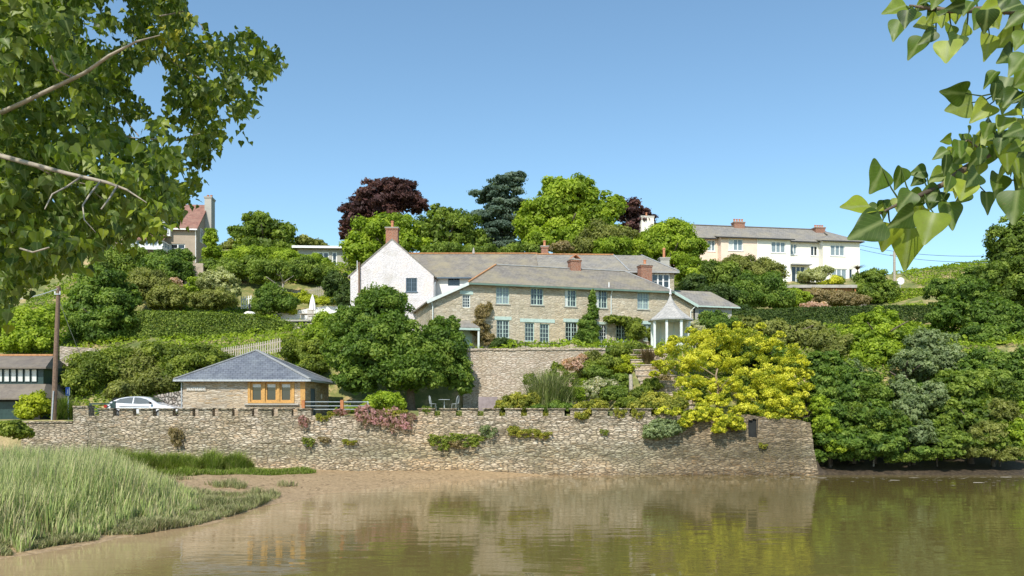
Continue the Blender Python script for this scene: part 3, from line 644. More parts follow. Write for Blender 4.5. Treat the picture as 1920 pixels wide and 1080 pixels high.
    u = C_.U(1145); downpipe(C_.root, [(u, -o_-.05, zf-.1), (u, -.1, zf-.5), (u, -.1, C_.Z(1145, 592))], 'pale_paint'); downpipe(C_.root, [(C_.U(1141), -.1, zf-.1), (C_.U(1141), -.1, zf+.55)], 'white_paint', .05, 'vent_pipe')
    u = C_.U(1113); downpipe(C_.root, [(u, -o_-.05, zf-.1), (u-.12, -.1, zf-.5), (u-.12, -.1, 0)], 'pale_paint')
    u = C_.U(811); downpipe(C_.root, [(u-.2, -.3, zA+.1), (u, -.1, zA-.5), (u, -.1, -.8)], 'pale_paint')
    u = C_.U(1296); downpipe(C_.root, [(u+.3, -.35, zBz-.1), (u-.1, -.1, zBz-.6), (u-.1, -.1, 0)], 'pale_paint')
    # chimneys on the front roof
    for px, py0, py1, w, hood in ((1077, 487, 512, .95, True), (1209, 497, 530, 1.05, False)):
        v = D/2 if px < 1150 else D/2-.6
        chimney(C_.root, C_.U(px, v), v, w, .8, C_.Z(px, py1, v)-.8, C_.Z(px, py0, v), 'old_brick', 0 if hood else 1, hood=hood, ph=.45)
    # low slate-roofed side wing at the right end
    v1 = 1.2; g = lambda px, py, v: C_.P(px, py, v)
    wm = MB(); a, b_ = C_.U(1303, v1), C_.U(1372, v1); zt_ = C_.Z(1340, 575, v1)
    rr = C_.rect(1310, 580, 1352, 606, v1); wm.wall(a, b_, -1, [(a, zt_), (b_, zt_)], [rr], v1, .15); wm.quad((b_, v1, -1), (b_, 6, -1), (b_, 6, zt_), (b_, v1, zt_)); wm.build('side_wing_wall', 'grey_render', C_.root)
    window(C_.root, rr, 3, 1, 1, 'mint_paint', 'glass', 'concrete', y=v1, rev=.15)
    e0 = g(1306, 572, v1-.3); e1 = g(1387, 573, v1-.3); t0 = g(1262, 544, 4.4); t1 = g(1332, 548, 4.4)
    e1 = (e1[0], e1[1], e0[2]); t1 = (t1[0], t1[1], t0[2]); sr = MB(); sr.slab([(uR, v1-.3, e0[2]), e1, t1, (uR, t0[1], t0[2])]); sr.slab([e1, (e1[0], 7.5, e1[2]), t1]); sr.slab([(e1[0], 7.5, e1[2]), (uR, 7.5, e1[2]), (uR, t0[1], t0[2]), t1])
    sr.build('side_wing_roof', 'grey_slate', C_.root)
    MB().bar((uB, v1-.36, e0[2]-.1), (e1[0], v1-.36, e0[2]-.1), .1, .12).build('side_wing_gutter', 'mint_paint', C_.root)
    return C_
COT = long_cottage()

# ------------------------------------------------------------------ the white gabled cottage with its long rear range
def white_cottage():
    fr = Fr(657, 70, 0); zb = 9.6
    W = House(fr, zb, 'gabled_cottage', 'white painted brick cottage with tall front gable and red chimney', 'house')
    x1 = W.U(813); zE = W.Z(700, 516); zP = W.Z(733, 449); D = 9; xm = W.U(735)
    win = W.rect(761, 521, 782, 547)
    mb = MB(); mb.wall(0, x1, -1.5, [(0, zE), (xm, zP), (x1, zE)], [win], 0, .14)
    mb.quad((0, D, -1.5), (0, 0, -1.5), (0, 0, zE), (0, D, zE)); mb.quad((x1, 0, -1.5), (x1, D, -1.5), (x1, D, zE), (x1, 0, zE)); mb.build('wall', 'white_brick', W.root)
    window(W.root, win, 2, 3, 2, 'slate_blue_paint', 'glass', 'slate_blue_paint', rev=.12)
    o_ = .04; s = (zP-zE)/(x1-xm); s0 = (zP-zE)/xm; e = .22
    rf = MB(); rf.slab([(-e, -o_, zE-e*s0+.1), (xm, -o_, zP+.1), (xm, D, zP+.1), (-e, D, zE-e*s0+.1)], .13); rf.slab([(xm, -o_, zP+.1), (x1+e, -o_, zE-e*s+.1), (x1+e, D, zE-e*s+.1), (xm, D, zP+.1)], .13)
    rf.build('roof', 'grey_slate', W.root)
    # terrace of slate behind: wing to the right
    v = 2.0; xe = W.U(1010, v); zw = W.Z(850, 520, v); z_r = W.Z(850, 476, v+3.6); w2 = W.rect(840, 519, 862, 536, v)
    wm = MB(); wm.wall(x1, xe, -1, [(x1, zw), (xe, zw)], [w2], v, .14); wm.build('rear_wing_wall', 'white_render', W.root)
    window(W.root, w2, 2, 2, 2, 'slate_blue_paint', 'glass', None, y=v, rev=.14)
    rs = MB(); a = xm+.3; rs.slab([(x1-.05, v-.3, zw-.05), (xe, v-.3, zw-.05), (xe, v+3.6, z_r), (a, v+3.6, z_r)], .12); rs.slab([(xe, v+7.5, zw-.05), (a, v+7.5, zw-.05), (a, v+3.6, z_r), (xe, v+3.6, z_r)], .12)
    ro = rs.build('rear_wing_roof', 'old_slate', W.root)
    MB().bar((a, v+3.6, z_r+.05), (xe, v+3.6, z_r+.05), .22, .1).build('ridge_tiles', 'orange_tile', ro)
    MB().bar((x1, v-.36, zw-.1), (W.U(884, v), v-.36, zw-.1), .1, .12).build('gutter', 'slate_blue_paint', W.root)
    downpipe(W.root, [(x1+.08, v-.4, zw-.15), (x1+.12, -.06, zw-.9), (x1+.12, -.06, -1)], 'grey_metal')
    downpipe(W.root, [(W.U(674), -.12, W.Z(674, 492)), (W.U(674), -.12, -1)], 'pole_wood', .10, 'soil_pipe')
    downpipe(W.root, [(W.U(671), -.30, W.Z(674, 490)), (W.U(671), -.30, W.Z(674, 525))], 'white_paint', .03, 'vent_pipe')
    chimney(W.root, W.U(734), .55, 1.05, .8, W.Z(734, 465), W.Z(734, 425), 'old_brick', 1, ph=.62)
    MB().lathe([(.16, 0), (.1, .3), (.05, .55), (0, .6)], (W.U(888, 5.6), 5.6, z_r), 8).build('finial', 'concrete', W.root)
    return W
WH = white_cottage()
def rear_cottage():
    fr = Fr(1005, 75.6, 2.5); zb = 9.6
    B_ = House(fr, zb, 'rear_cottage', 'slate-roofed stone house rising behind the long cottage with a grey chimney and white bay window', 'house')
    xr = B_.U(1264, -3.6); D = 3.6; z_r = B_.Z(1100, 478); zE = B_.Z(1160, 508, -3.6)
    bay = B_.rect(1221, 513, 1256, 541, -3.6)
    mb = MB(); mb.wall(0, xr, 0, [(0, zE), (xr, zE)], [bay], -3.6, .15); mb.quad((xr, -3.6, 0), (xr, 3.6, 0), (xr, 3.6, zE), (xr, -3.6, zE)); mb.build('wall', 'house_stone', B_.root)
    window(B_.root, bay, 3, 2, 1, 'white_paint', 'glass', None, y=-3.6-.1, rev=.2, fw=.12)
    f = -3.95; x2 = B_.U(1203); rm = MB(); P = [(0, f, zE-.05), (xr+.35, f, zE-.05), (xr+.35, 3.9, zE-.05), (0, 3.9, zE-.05)]
    rm.slab([P[0], P[1], (x2, 0, z_r), (0, 0, z_r)]); rm.slab([P[1], P[2], (x2, 0, z_r)]); rm.slab([P[2], P[3], (0, 0, z_r), (x2, 0, z_r)])
    ro = rm.build('roof', 'grey_slate', B_.root)
    MB().bar((0, 0, z_r+.05), (B_.U(1150), 0, z_r+.05), .2, .1).build('ridge_tiles', 'orange_tile', ro)
    MB().bar((x2, 0, z_r+.04), (xr+.35, f, zE), .16, .07).bar((B_.U(1150), 0, z_r+.04), (B_.U(1180, f), f, zE), .14, .05).build('hip_tiles', 'lead', ro)
    MB().bar((0, f-.05, zE-.15), (xr+.4, f-.05, zE-.15), .1, .12).build('gutter', 'lead', B_.root)
    chimney(B_.root, B_.U(1245, -.6), -.6, .85, .8, zE, B_.Z(1245, 484, -.6), 'grey_render', 1, ph=.95)
    chimney(B_.root, B_.U(1021, .6), .6, .65, .6, z_r-.7, B_.Z(1021, 462, .6), 'old_brick', 1, ph=.55)
rear_cottage()

# ------------------------------------------------------------------ the terrace of pink and cream houses on the hill
def hill_terrace():
    fr = Fr(1200, 102.5, 9.0)
    a_ = [(1200, 1420, 'pink', 'pink rendered semi-detached half with grey slate roof on the hilltop'), (1420, 1612, 'cream', 'cream rendered semi-detached half with hipped right end on the hilltop')]
    zb = 20.4; T = None
    T = House(fr, zb, 'terraced_house', 'row of pink and cream rendered houses under one grey slate roof on the hilltop', 'house')
    D = 8.0; zE = T.Z(1400, 449); z_r = T.Z(1400, 426, D/2)
    uE = T.U(1612); ub = [T.U(p) for p in (1200, 1350, 1420, 1482, 1542, 1612)]
    # returns: 1350-1482 and 1542-1612 stand forward by 1 m
    pr = -1.1
    ubp = [T.U(1352, pr), T.U(1420, pr), T.U(1482, pr), T.U(1543, pr), T.U(1612, pr)]
    W1 = [(1327, 450, 1341, 471)]; mb = MB()
    def R_(x0, y0, x1, y1, v=0): return T.rect(x0, y0, x1, y1, v)
    pk = [R_(*W1[0])]; mb.wall(0, ubp[0], -1, [(0, zE), (ubp[0], zE)], pk, 0)
    mb.quad((0, D, -1), (0, 0, -1), (0, 0, zE), (0, D, zE)); mb.quad((ubp[0], 0, -1), (ubp[0], pr, -1), (ubp[0], pr, zE), (ubp[0], 0, zE))
    pk2 = [R_(1366, 448, 1393, 470, pr)]; mb.wall(ubp[0], ubp[1], -1, [(ubp[0], zE), (ubp[1], zE)], pk2, pr); mb.build('pink_wall', 'pink_render', T.root)
    mb = MB(); c1 = [R_(1446, 453, 1473, 474, pr), R_(1447, 499, 1476, 520, pr)]; mb.wall(ubp[1], ubp[2], -1, [(ubp[1], zE), (ubp[2], zE)], c1, pr)
    mb.quad((ubp[2], pr, -1), (ubp[2], 0, -1), (ubp[2], 0, zE), (ubp[2], pr, zE))
    c2 = [R_(1482, 457, 1494, 477), R_(1520, 461, 1533, 480), R_(1484, 499, 1510, 530), R_(1521, 505, 1537, 530)]; mb.wall(ubp[2], ubp[3], -1, [(ubp[2], zE), (ubp[3], zE)], c2, 0)
    mb.quad((ubp[3], 0, -1), (ubp[3], pr, -1), (ubp[3], pr, zE), (ubp[3], 0, zE))
    c3 = [R_(1557, 459, 1584, 480, pr), R_(1559, 504, 1588, 528, pr), R_(1592, 504, 1599, 528, pr)]; mb.wall(ubp[3], ubp[4], -1, [(ubp[3], zE), (ubp[4], zE)], c3, pr)
    mb.quad((ubp[4], pr, -1), (ubp[4], D, -1), (ubp[4], D, zE), (ubp[4], pr, zE)); mb.quad((ubp[4], D, -1), (0, D, -1), (0, D, zE), (ubp[4], D, zE)); mb.build('cream_wall', 'cream_render', T.root)
    kw = dict(frame='white_paint', sill='white_paint', fw=.1)
    window(T.root, pk[0], 2, 1, 1, pane='curtain', **kw); window(T.root, pk2[0], 3, 1, 1, pane='curtain', y=pr, drape=.3, **kw)
    for r in c1: window(T.root, r, 3, 1, 1, pane='curtain', y=pr, **kw)
    window(T.root, c2[0], 2, 1, 1, pane='curtain', **kw); window(T.root, c2[1], 2, 1, 1, pane='glass', **kw); window(T.root, c2[2], 3, 1, 1, pane='glass', y=-.0, name='glazed_porch', **kw); window(T.root, c2[3], 2, 1, 1, pane='glass', name='door', **kw)
    window(T.root, c3[0], 3, 1, 1, pane='curtain', y=pr, **kw); window(T.root, c3[1], 3, 1, 1, pane='curtain', y=pr, **kw); window(T.root, c3[2], 1, 1, 1, pane='glass', y=pr, name='door', **kw)
    x, y_, z0, z1 = c2[2]; MB().box(x-.3, y_+.5, -.9, -.005, z1+.05, z1+.18).build('porch_canopy', 'lead', T.root)
    e = .4; rm = MB(); zf = zE-.02
    rm.slab([(-e, -e, zf), (ubp[4]+e, -e, zf), (ubp[4]-2.6, D/2, z_r), (3.5, D/2, z_r)], .14); rm.slab([(ubp[4]+e, D+e, zf), (-e, D+e, zf), (3.5, D/2, z_r), (ubp[4]-2.6, D/2, z_r)], .14)
    rm.slab([(-e, D+e, zf), (-e, -e, zf), (3.5, D/2, z_r)], .14); rm.slab([(ubp[4]+e, -e, zf), (ubp[4]+e, D+e, zf), (ubp[4]-2.6, D/2, z_r)], .14)
    for a, b_ in ((ubp[0]-e, ubp[2]+e),): rm.slab([(a, pr-e, zf-.02), (b_, pr-e, zf-.02), (b_, .5, zf+.5), (a, .5, zf+.5)], .12)
    a, b_ = ubp[3]-e, ubp[4]+e+.02; mx = T.U(1556, .6); zz = T.Z(1556, 440, .6)
    rm.slab([(a, pr-e, zf-.02), (b_, pr-e, zf-.02), (mx, .9, zz)], .12); rm.slab([(a, 1.2, zf+.6), (a, pr-e, zf-.02), (mx, .9, zz)], .12); rm.slab([(b_, pr-e, zf-.02), (b_+.0, 2.0, zf-.02), (ubp[4]-2.6, D/2, z_r), (mx, .9, zz)], .12)
    ro = rm.build('roof', 'grey_slate', T.root)
    MB().bar((3.5, D/2, z_r+.05), (ubp[4]-2.6, D/2, z_r+.05), .25, .1).build('ridge_tiles', 'felt_roof', ro)
    gm = MB()
    for (a, b_, q) in ((-e, ubp[0]-e, -e), (ubp[0]-e, ubp[2]+e, pr-e), (ubp[2]+e, ubp[3]-e, -e), (ubp[3]-e, ubp[4]+e, pr-e)): gm.bar((a, q-.05, zf-.12), (b_, q-.05, zf-.12), .1, .12)
    gm.build('gutter', 'black_metal', T.root)
    downpipe(T.root, [(T.U(1420, pr), pr-.08, zf-.1), (T.U(1420, pr), pr-.08, -1)], 'white_paint')
    chimney(T.root, T.U(1212, 2), 2, 1.7, 1.0, zE-1, T.Z(1212, 406, 2), 'cream_render', 1, ph=.5)
    chimney(T.root, T.U(1384, D/2), D/2, 1.5, 1.0, z_r-1.2, T.Z(1384, 417, D/2), 'old_brick', 4, ph=.45)
    chimney(T.root, T.U(1535, D/2-.6), D/2-.6, 1.4, 1.0, z_r-1.6, T.Z(1535, 427, D/2-.6), 'old_brick', 4, ph=.35)
hill_terrace()

# ------------------------------------------------------------------ the tan house at upper left
def tan_house():
    fr = Fr(318, 88, 6); zb = 21.3
    T = House(fr, zb, 'detached_house', 'tan rendered house with steep red tiled roof and tall chimney on the left hillside', 'house')
    x1 = T.U(369); zE = T.Z(345, 427); D = 8.5; z_r = T.Z(375, 384, D/2); 
    win = T.rect(319, 457, 347, 474); mb = MB(); mb.wall(-.4, x1, -1, [(-.4, zE), (x1, zE)], [win], 0)
    g = [(0, zE), (D/2, z_r-.1), (D, zE-2.6+.0)]
    zB = T.Z(424, 470, D)
    mb.quad((x1, 0, -1), (x1, D, -1), (x1, D, zE-1.9), (x1, D/2, z_r-.1), (x1, 0, zE)); mb.quad((-6, D, -1), (-6, 0, -1), (-6, 0, zE), (-6, D/2, z_r-.1), (-6, D, zE-1.9)); mb.quad((-6, 0, -1), (-.4, 0, -1), (-.4, 0, zE), (-6, 0, zE))
    mb.build('wall', 'tan_render', T.root); window(T.root, win, 2, 2, 1, 'white_paint', 'glass', 'white_paint', fw=.1)
    # gable window on the right-hand wall
    wg = MB(); y0, y1, a, b_ = 1.3, 2.3, zE-1.3, zE+.3; wg.box(x1-.02, x1+.05, y0, y1, a, a+.1).box(x1-.02, x1+.05, y0, y1, b_-.1, b_).box(x1-.02, x1+.05, y0, y0+.1, a+.1, b_-.1).box(x1-.02, x1+.05, y1-.1, y1, a+.1, b_-.1).box(x1-.02, x1+.05, (y0+y1)/2-.05, (y0+y1)/2+.05, a+.1, b_-.1)
    w = wg.build('window', 'white_paint', T.root); MB().quad((x1+.01, y0, a), (x1+.01, y1, a), (x1+.01, y1, b_), (x1+.01, y0, b_)).build('pane', 'glass', w)
    rm = MB(); rm.slab([(-6.3, -.35, zE-.15), (x1+.15, -.35, zE-.15), (x1+.15, D/2, z_r), (-6.3, D/2, z_r)], .14); rm.slab([(x1+.15, D+.6, zE-2.4), (-6.3, D+.6, zE-2.4), (-6.3, D/2, z_r), (x1+.15, D/2, z_r)], .14); rm.build('roof', 'red_tile', T.root)
    MB().bar((-6.3, -.42, zE-.25), (x1+.15, -.42, zE-.25), .1, .14).build('gutter', 'white_paint', T.root)
    downpipe(T.root, [(x1-.05, -.42, zE-.25), (x1-.1, -.08, zE-.8), (x1-.1, -.08, -1)], 'white_paint')
    chimney(T.root, x1+.35, D/2-.3, .75, 1.6, -1, T.Z(391, 373, D/2), 'grey_render', 2, ph=.35)
    # dormer and conservatory
    dx = T.U(311, .6); dz = zE-.15
    dm = MB(); dm.box(dx-.9, dx+.8, -.5, 2.6, dz-.9, dz+.75); dd_ = dm.build('dormer', 'white_paint', T.root)
    window(dd_, (dx-.75, dx+.65, dz-.6, dz+.6), 2, 2, 1, 'white_paint', 'glass', None, y=-.65, rev=.1)
    MB().slab([(dx-1.05, -.75, dz+.80), (dx+.95, -.75, dz+.80), (dx+.95, 2.7, dz+1.15), (dx-1.05, 2.7, dz+1.15)], .08).build('dormer_roof', 'lead', dd_)
    cx0, cx1 = T.U(238, -2.6), T.U(304, -2.6); zc = T.Z(280, 449, -2.6)
    k = MB(); n = 8; y = -2.6; fz = .3
    for i in range(n+1):
        q = cx0+(cx1-cx0)*i/n; k.box(q-.09, q+.09, y, y+.12, fz, zc)
    k.box(cx0, cx1, y+.01, y+.11, zc-.14, zc).box(cx0, cx1, y+.01, y+.11, fz-.4, fz)
    k.box(cx1-.1, cx1, y+.12, -.02, zc-.14, zc)
    for i in range(1, 4): k.box(cx1-.1, cx1, y+.0+i*.8, y+.14+i*.8, fz, zc-.14)
    k.box(cx1-.1, cx1, y+.12, -.02, fz-.4, fz)
    cv = k.build('conservatory', 'white_paint', T.root)
    MB().quad((cx0, y+.07, fz), (cx1, y+.07, fz), (cx1, y+.07, zc-.1), (cx0, y+.07, zc-.1)).quad((cx1-.05, y+.07, fz), (cx1-.05, 0, fz), (cx1-.05, 0, zc-.1), (cx1-.05, y+.07, zc-.1)).build('pane', 'curtain', cv)
    MB().slab([(cx0-.3, y-.3, zc), (cx1+.3, y-.3, zc), (T.U(316, 0)-.1, -.02, zc+1.25), (cx0-.3, -.02, zc+1.25)], .1).build('conservatory_roof', 'red_tile', cv)
tan_house()
def bungalow():
    fr = Fr(558, 92, 3); zb = 19.8
    T = House(fr, zb, 'flat_roofed_bungalow', 'grey flat-roofed bungalow with white fascia beside the dark copper tree', 'house')
    x1 = T.U(652); zt = T.Z(600, 466); ops = [T.rect(586, 472, 617, 486), T.rect(622, 472, 632, 503)]
    mb = MB(); mb.wall(0, x1, -1, [(0, zt), (x1, zt)], ops, 0); mb.quad((0, 6, -1), (0, 0, -1), (0, 0, zt), (0, 6, zt)); mb.quad((x1, 0, -1), (x1, 6, -1), (x1, 6, zt), (x1, 0, zt)); mb.build('wall', 'grey_render', T.root)
    window(T.root, ops[0], 3, 1, 1, 'white_paint', 'glass', None, fw=.14); window(T.root, ops[1], 1, 2, 1, 'white_paint', 'glass', None, fw=.14, name='door')
    MB().box(-.5, x1+.5, -.6, 6.4, zt, zt+.12).build('roof', 'felt_roof', T.root); MB().box(-.52, x1+.52, -.66, -.605, zt-.06, zt+.2).build('fascia', 'white_paint', T.root)
bungalow()
def boathouse():
    fr = Fr(-70, 54, 0); zb = 3.3
    T = House(fr, zb, 'boathouse_garage', 'brown two-tier garage with a band of pale upper windows at the left edge', 'garage')
    x1 = T.U(75); vb = 1.4
    # lower roof tier, upper window band, top roof
    mb = MB(); zl = T.Z(0, 746); mb.wall(0, x1, 0, [(0, zl), (x1, zl)], [(.6, x1-1.0, 0, zl-.25)], 0, .3); mb.quad((x1, 0, 0), (x1, 7, 0), (x1, 7, zl), (x1, 0, zl)); mb.build('wall', 'dark_interior', T.root)
    MB().quad((.6, .25, 0), (x1-1.0, .25, 0), (x1-1.0, .25, zl-.2), (.6, .25, zl-.2)).build('garage_door', 'dark_green_paint', T.root)
    z2 = T.Z(0, 720, vb)
    MB().slab([(-.3, -.35, zl), (x1+.35, -.35, zl), (T.U(86, vb), vb, z2), (-.3, vb, z2)], .12).slab([(x1+.35, -.35, zl), (x1+.35, 7, zl), (T.U(86, vb), 7, z2), (T.U(86, vb), vb, z2)], .12).build('lower_roof', 'felt_roof', T.root)
    xu = T.U(81, vb); z3 = T.Z(0, 688, vb)
    MB().box(-.2, xu, vb+.02, 6.5, z2-.3, z3).build('upper_wall', 'dark_green_paint', T.root)
    for i in range(9):
        a = T.U(70-12.9*i, vb)-.42; window(T.root, (a, a+.42, T.Z(0, 716, vb), T.Z(0, 692, vb)), 1, 1, 1, 'dark_green_paint', 'drape', None, y=vb-.11, rev=.12, fw=.03)
    zt_ = T.Z(0, 667, 3.6)
    MB().slab([(-.3, vb-.5, z3-.02), (T.U(86, vb-.5), vb-.5, z3-.02), (T.U(101, 3.6), 3.6, zt_), (-.3, 3.6, zt_)], .12).slab([(T.U(86, vb-.5), vb-.5, z3-.02), (T.U(115, 5), 6.6, z3-.02), (T.U(101, 3.6), 3.6, zt_)], .12).build('upper_roof', 'felt_roof', T.root)
    MB().bar((-.3, 3.6, zt_+.05), (T.U(101, 3.6), 3.6, zt_+.05), .2, .12).build('ridge_tiles', 'orange_tile', T.root)
boathouse()
# ------------------------------------------------------------------ plants
_seed = [100]
def nextrng():
    _seed[0] += 1; return np.random.default_rng(_seed[0])
def trunk_mesh(base, top, r0, rng, limbs=5, spread=1.5, n=8):
    mb = MB(); base = Vector(base); top = Vector(top); h = (top-base).length; pts = []
    for i in range(7):
        t = i/6; pts.append(base.lerp(top, t)+Vector((rng.normal()*.03*h*t, rng.normal()*.03*h*t, 0))*.6)
    mb.tube([pts[0]-Vector((0, 0, .3))]+pts, [r0*1.5, r0*1.2]+[r0*(1-.6*i/6) for i in range(1, 7)], n)
    for k in range(limbs):
        i = int(rng.integers(2, 6)); p = pts[i]; a = 2*math.pi*(k/limbs)+rng.uniform(-.5, .5); l = spread*rng.uniform(.6, 1.1)
        q = [p+Vector((math.cos(a)*l*t, math.sin(a)*l*t, l*.7*t-.1*l*t*t)) for t in (0, .25, .5, .75, 1)]
        mb.tube(q, [r0*.5*(1-.75*t) for t in (0, .25, .5, .75, 1)], 5)
    return mb
def plant(name, label, cat, mt, leaf, bl, group=None, trunk=None, tr=.2, bark='bark', dy=.85, **kw):
    """bl: blobs (px, py, Y, rx_px, rz_px): a crown standing at distance Y, sized in metres from its outline"""
    rng = nextrng(); B = []
    for b_ in bl:
        px, py, Y, rx, rz = b_[:5]; p = at(px, py, Y); mx = rx/F*Y; mz = rz/F*Y; B.append((p.x, p.y, p.z, mx, b_[5] if len(b_) > 5 else mx*dy, mz))
    A = np.array(B); cx = float(np.average(A[:, 0], weights=A[:, 3]**2)); cy = float(np.average(A[:, 1], weights=A[:, 3]**2))
    if isinstance(trunk, tuple): tp = at(*trunk); cx, cy = tp.x, tp.y
    zb = gz(cx, cy); base = (cx, cy, zb)
    V, Fc, T = crown_arrays(B, leaf, rng, **kw)
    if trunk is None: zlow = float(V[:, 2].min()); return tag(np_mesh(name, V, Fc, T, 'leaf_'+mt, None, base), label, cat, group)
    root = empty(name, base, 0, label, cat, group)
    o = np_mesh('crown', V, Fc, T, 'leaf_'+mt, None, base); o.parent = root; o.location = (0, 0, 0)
    big = float(A[:, 5].max()); ztop = float(np.average(A[:, 2], weights=A[:, 3]**2))
    tb = trunk_mesh((0, 0, 0), (0, 0, max(1.0, ztop-zb)), tr, rng, 6, float(A[:, 3].max())*.8); tb.build('trunk', bark, root, smooth=True)
    return root

# --- skyline trees
plant('oak_tree', 'round green tree on the skyline between the red roofed house and the bungalow', 'tree', 'mid', .40, [(492, 432, 103, 42, 26), (462, 440, 103, 30, 20), (528, 438, 103, 26, 20), (480, 412, 103, 24, 12), (500, 465, 103, 60, 18)], trunk=True, tr=.3, lobe=.28, jit=.8)
plant('hill_tree', 'green trees on the far left skyline behind the hanging poplar leaves', 'tree', 'mid', .4, [(60, 420, 104, 90, 40), (170, 440, 103, 70, 30), (-40, 430, 104, 80, 50), (110, 480, 98, 90, 34), (20, 500, 95, 80, 40)], trunk=True, tr=.3, nl=30)
plant('hill_shrub', 'small olive shrubs on the skyline beside the round tree', 'shrub', 'olive', .38, [(575, 455, 104, 22, 10), (595, 458, 106, 18, 7), (435, 462, 104, 18, 14)])
plant('copper_beech', 'dark purple spreading tree on the skyline left of the blue conifer', 'tree', 'beech', .34, [(700, 385, 100, 55, 45), (755, 370, 100, 42, 36), (668, 410, 100, 32, 40), (730, 350, 100, 40, 18), (780, 385, 100, 22, 22), (655, 440, 100, 18, 22), (700, 430, 100, 40, 35)], trunk=True, tr=.5, lobe=.24, nl=30, flat=.5, jit=.7)
plant('lime_tree', 'bright yellow-green tree between the copper tree and the gabled cottage', 'tree', 'bright', .34, [(715, 440, 90, 50, 36), (745, 425, 90, 36, 26), (680, 470, 89, 36, 32), (760, 455, 89, 45, 25)], trunk=True, tr=.35, lobe=.26, nl=34)
plant('ash_tree', 'loose soft green tree rising behind the slate ridge of the gabled cottage', 'tree', 'mid', .32, [(830, 440, 93, 60, 38), (860, 415, 93, 36, 26), (800, 430, 93, 30, 26), (890, 455, 93, 28, 26), (825, 400, 93, 28, 14)], trunk=True, tr=.35, lobe=.22, nl=34, cover=1.0, jit=.9)
plant('cedar_tree', 'tall blue-green conifer with layered branches between the soft and the big green tree', 'tree', 'cedar', .32, [(945, 345, 98, 34, 16), (935, 368, 98, 44, 14), (955, 388, 98, 44, 14), (930, 408, 98, 46, 14), (950, 428, 98, 44, 14), (920, 448, 98, 46, 14), (945, 465, 98, 38, 14), (965, 332, 98, 20, 9)], trunk=True, tr=.5, lobe=.34, nl=26, flat=.35, jit=.5)
plant('sycamore_tree', 'largest rounded leafy green tree on the skyline behind the long cottage', 'tree', 'bright', .36, [(1050, 395, 94, 62, 52), (1015, 420, 94, 52, 48), (1080, 365, 94, 44, 34), (1110, 415, 94, 46, 46), (1045, 355, 94, 34, 24), (1140, 395, 95, 30, 34), (1060, 450, 92, 60, 30)], trunk=True, tr=.6, lobe=.24, nl=38)
plant('copper_beech', 'smaller dark purple tree behind the left chimney of the hilltop houses', 'tree', 'beech', .34, [(1185, 400, 106, 30, 26), (1205, 412, 106, 26, 18), (1160, 390, 106, 24, 18), (1195, 430, 106, 36, 20)], trunk=True, tr=.35, lobe=.24, flat=.5, jit=.7)
plant('garden_tree', 'olive green bushy tree behind the brick chimney of the long cottage', 'tree', 'olive', .28, [(1125, 455, 88, 40, 34), (1095, 465, 87, 26, 20), (1165, 450, 89, 26, 24)], trunk=True, tr=.2, nl=30)
plant('garden_shrub', 'vivid green rounded shrub above the ridge of the long cottage', 'shrub', 'bright', .26, [(1150, 468, 85, 36, 22), (1010, 455, 86, 26, 20), (1190, 475, 86, 30, 20)], nl=32)
plant('palm_shrub', 'spiky brownish shrub behind the small ridge chimney', 'shrub', 'brown', .30, [(1052, 464, 85, 22, 10)], cover=1.0)
plant('garden_hedge', 'low green hedge line behind the ridge of the long slate roof', 'hedge', 'mid', .24, [(985, 471, 86, 44, 8), (840, 470, 86, 50, 9), (900, 472, 86, 40, 8)], nl=30)
plant('hill_tree', 'tall green tree in front of the left end of the pink house', 'tree', 'bright', .28, [(1255, 455, 90, 50, 38), (1285, 475, 89, 36, 40), (1225, 475, 90, 34, 34), (1260, 430, 90, 30, 18), (1300, 510, 87, 34, 26), (1210, 455, 91, 20, 20)], trunk=True, tr=.3, lobe=.26, nl=40)
# --- right-hand hillside
plant('hillside_shrub', 'mixed green shrub below the pink house wall', 'shrub', 'mid', .24, [(1365, 525, 86, 46, 26), (1330, 510, 86, 26, 22)], nl=36)
plant('hillside_shrub', 'brownish flowering shrub at the foot of the cream house', 'shrub', 'olive', .24, [(1405, 505, 92, 40, 20), (1380, 495, 93, 26, 14), (1440, 512, 91, 30, 18)], nl=36)
plant('hillside_shrub', 'large soft green bush below the cream and pink houses', 'shrub', 'laurel', .24, [(1425, 548, 82, 44, 34), (1455, 560, 81, 30, 24), (1390, 560, 81, 34, 26)], nl=40)
plant('hillside_shrub', 'small vivid green bush beside the brown hedge', 'shrub', 'bright', .22, [(1495, 560, 82, 20, 19), (1480, 572, 81, 14, 12)], nl=36)
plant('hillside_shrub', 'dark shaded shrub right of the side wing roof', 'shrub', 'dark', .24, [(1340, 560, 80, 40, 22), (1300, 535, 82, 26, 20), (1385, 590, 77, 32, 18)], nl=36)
plant('variegated_shrub', 'cream and green variegated shrub under the cream house', 'shrub', 'varieg', .24, [(1525, 518, 98, 26, 12), (1545, 510, 98, 18, 10)], nl=30)
plant('golden_shrub', 'low yellow dome shrub above the flat roof of the carport', 'shrub', 'yellow', .18, [(1567, 528, 97, 20, 8), (1560, 532, 97, 24, 5)], nl=20)
plant('round_tree', 'round dark green tree right of the carport', 'tree', 'mid', .26, [(1637, 530, 92, 34, 28), (1625, 555, 91, 30, 22), (1655, 550, 91, 28, 22)], trunk=True, tr=.2, nl=44, lobe=.22)
plant('brown_hedge', 'patchy brown creeper hedge below the carport', 'hedge', 'brown', .20, [(1530, 560, 84, 26, 16, 1.2), (1560, 562, 84, 30, 16, 1.2), (1590, 563, 84, 22, 14, 1.2), (1610, 565, 84, 16, 10, 1.2)], nl=40)
plant('pink_shrub', 'low pale pink flowering shrub behind the long dark hedge', 'shrub', 'pink', .20, [(1525, 576, 80, 24, 8), (1550, 578, 80, 16, 5)], nl=24)
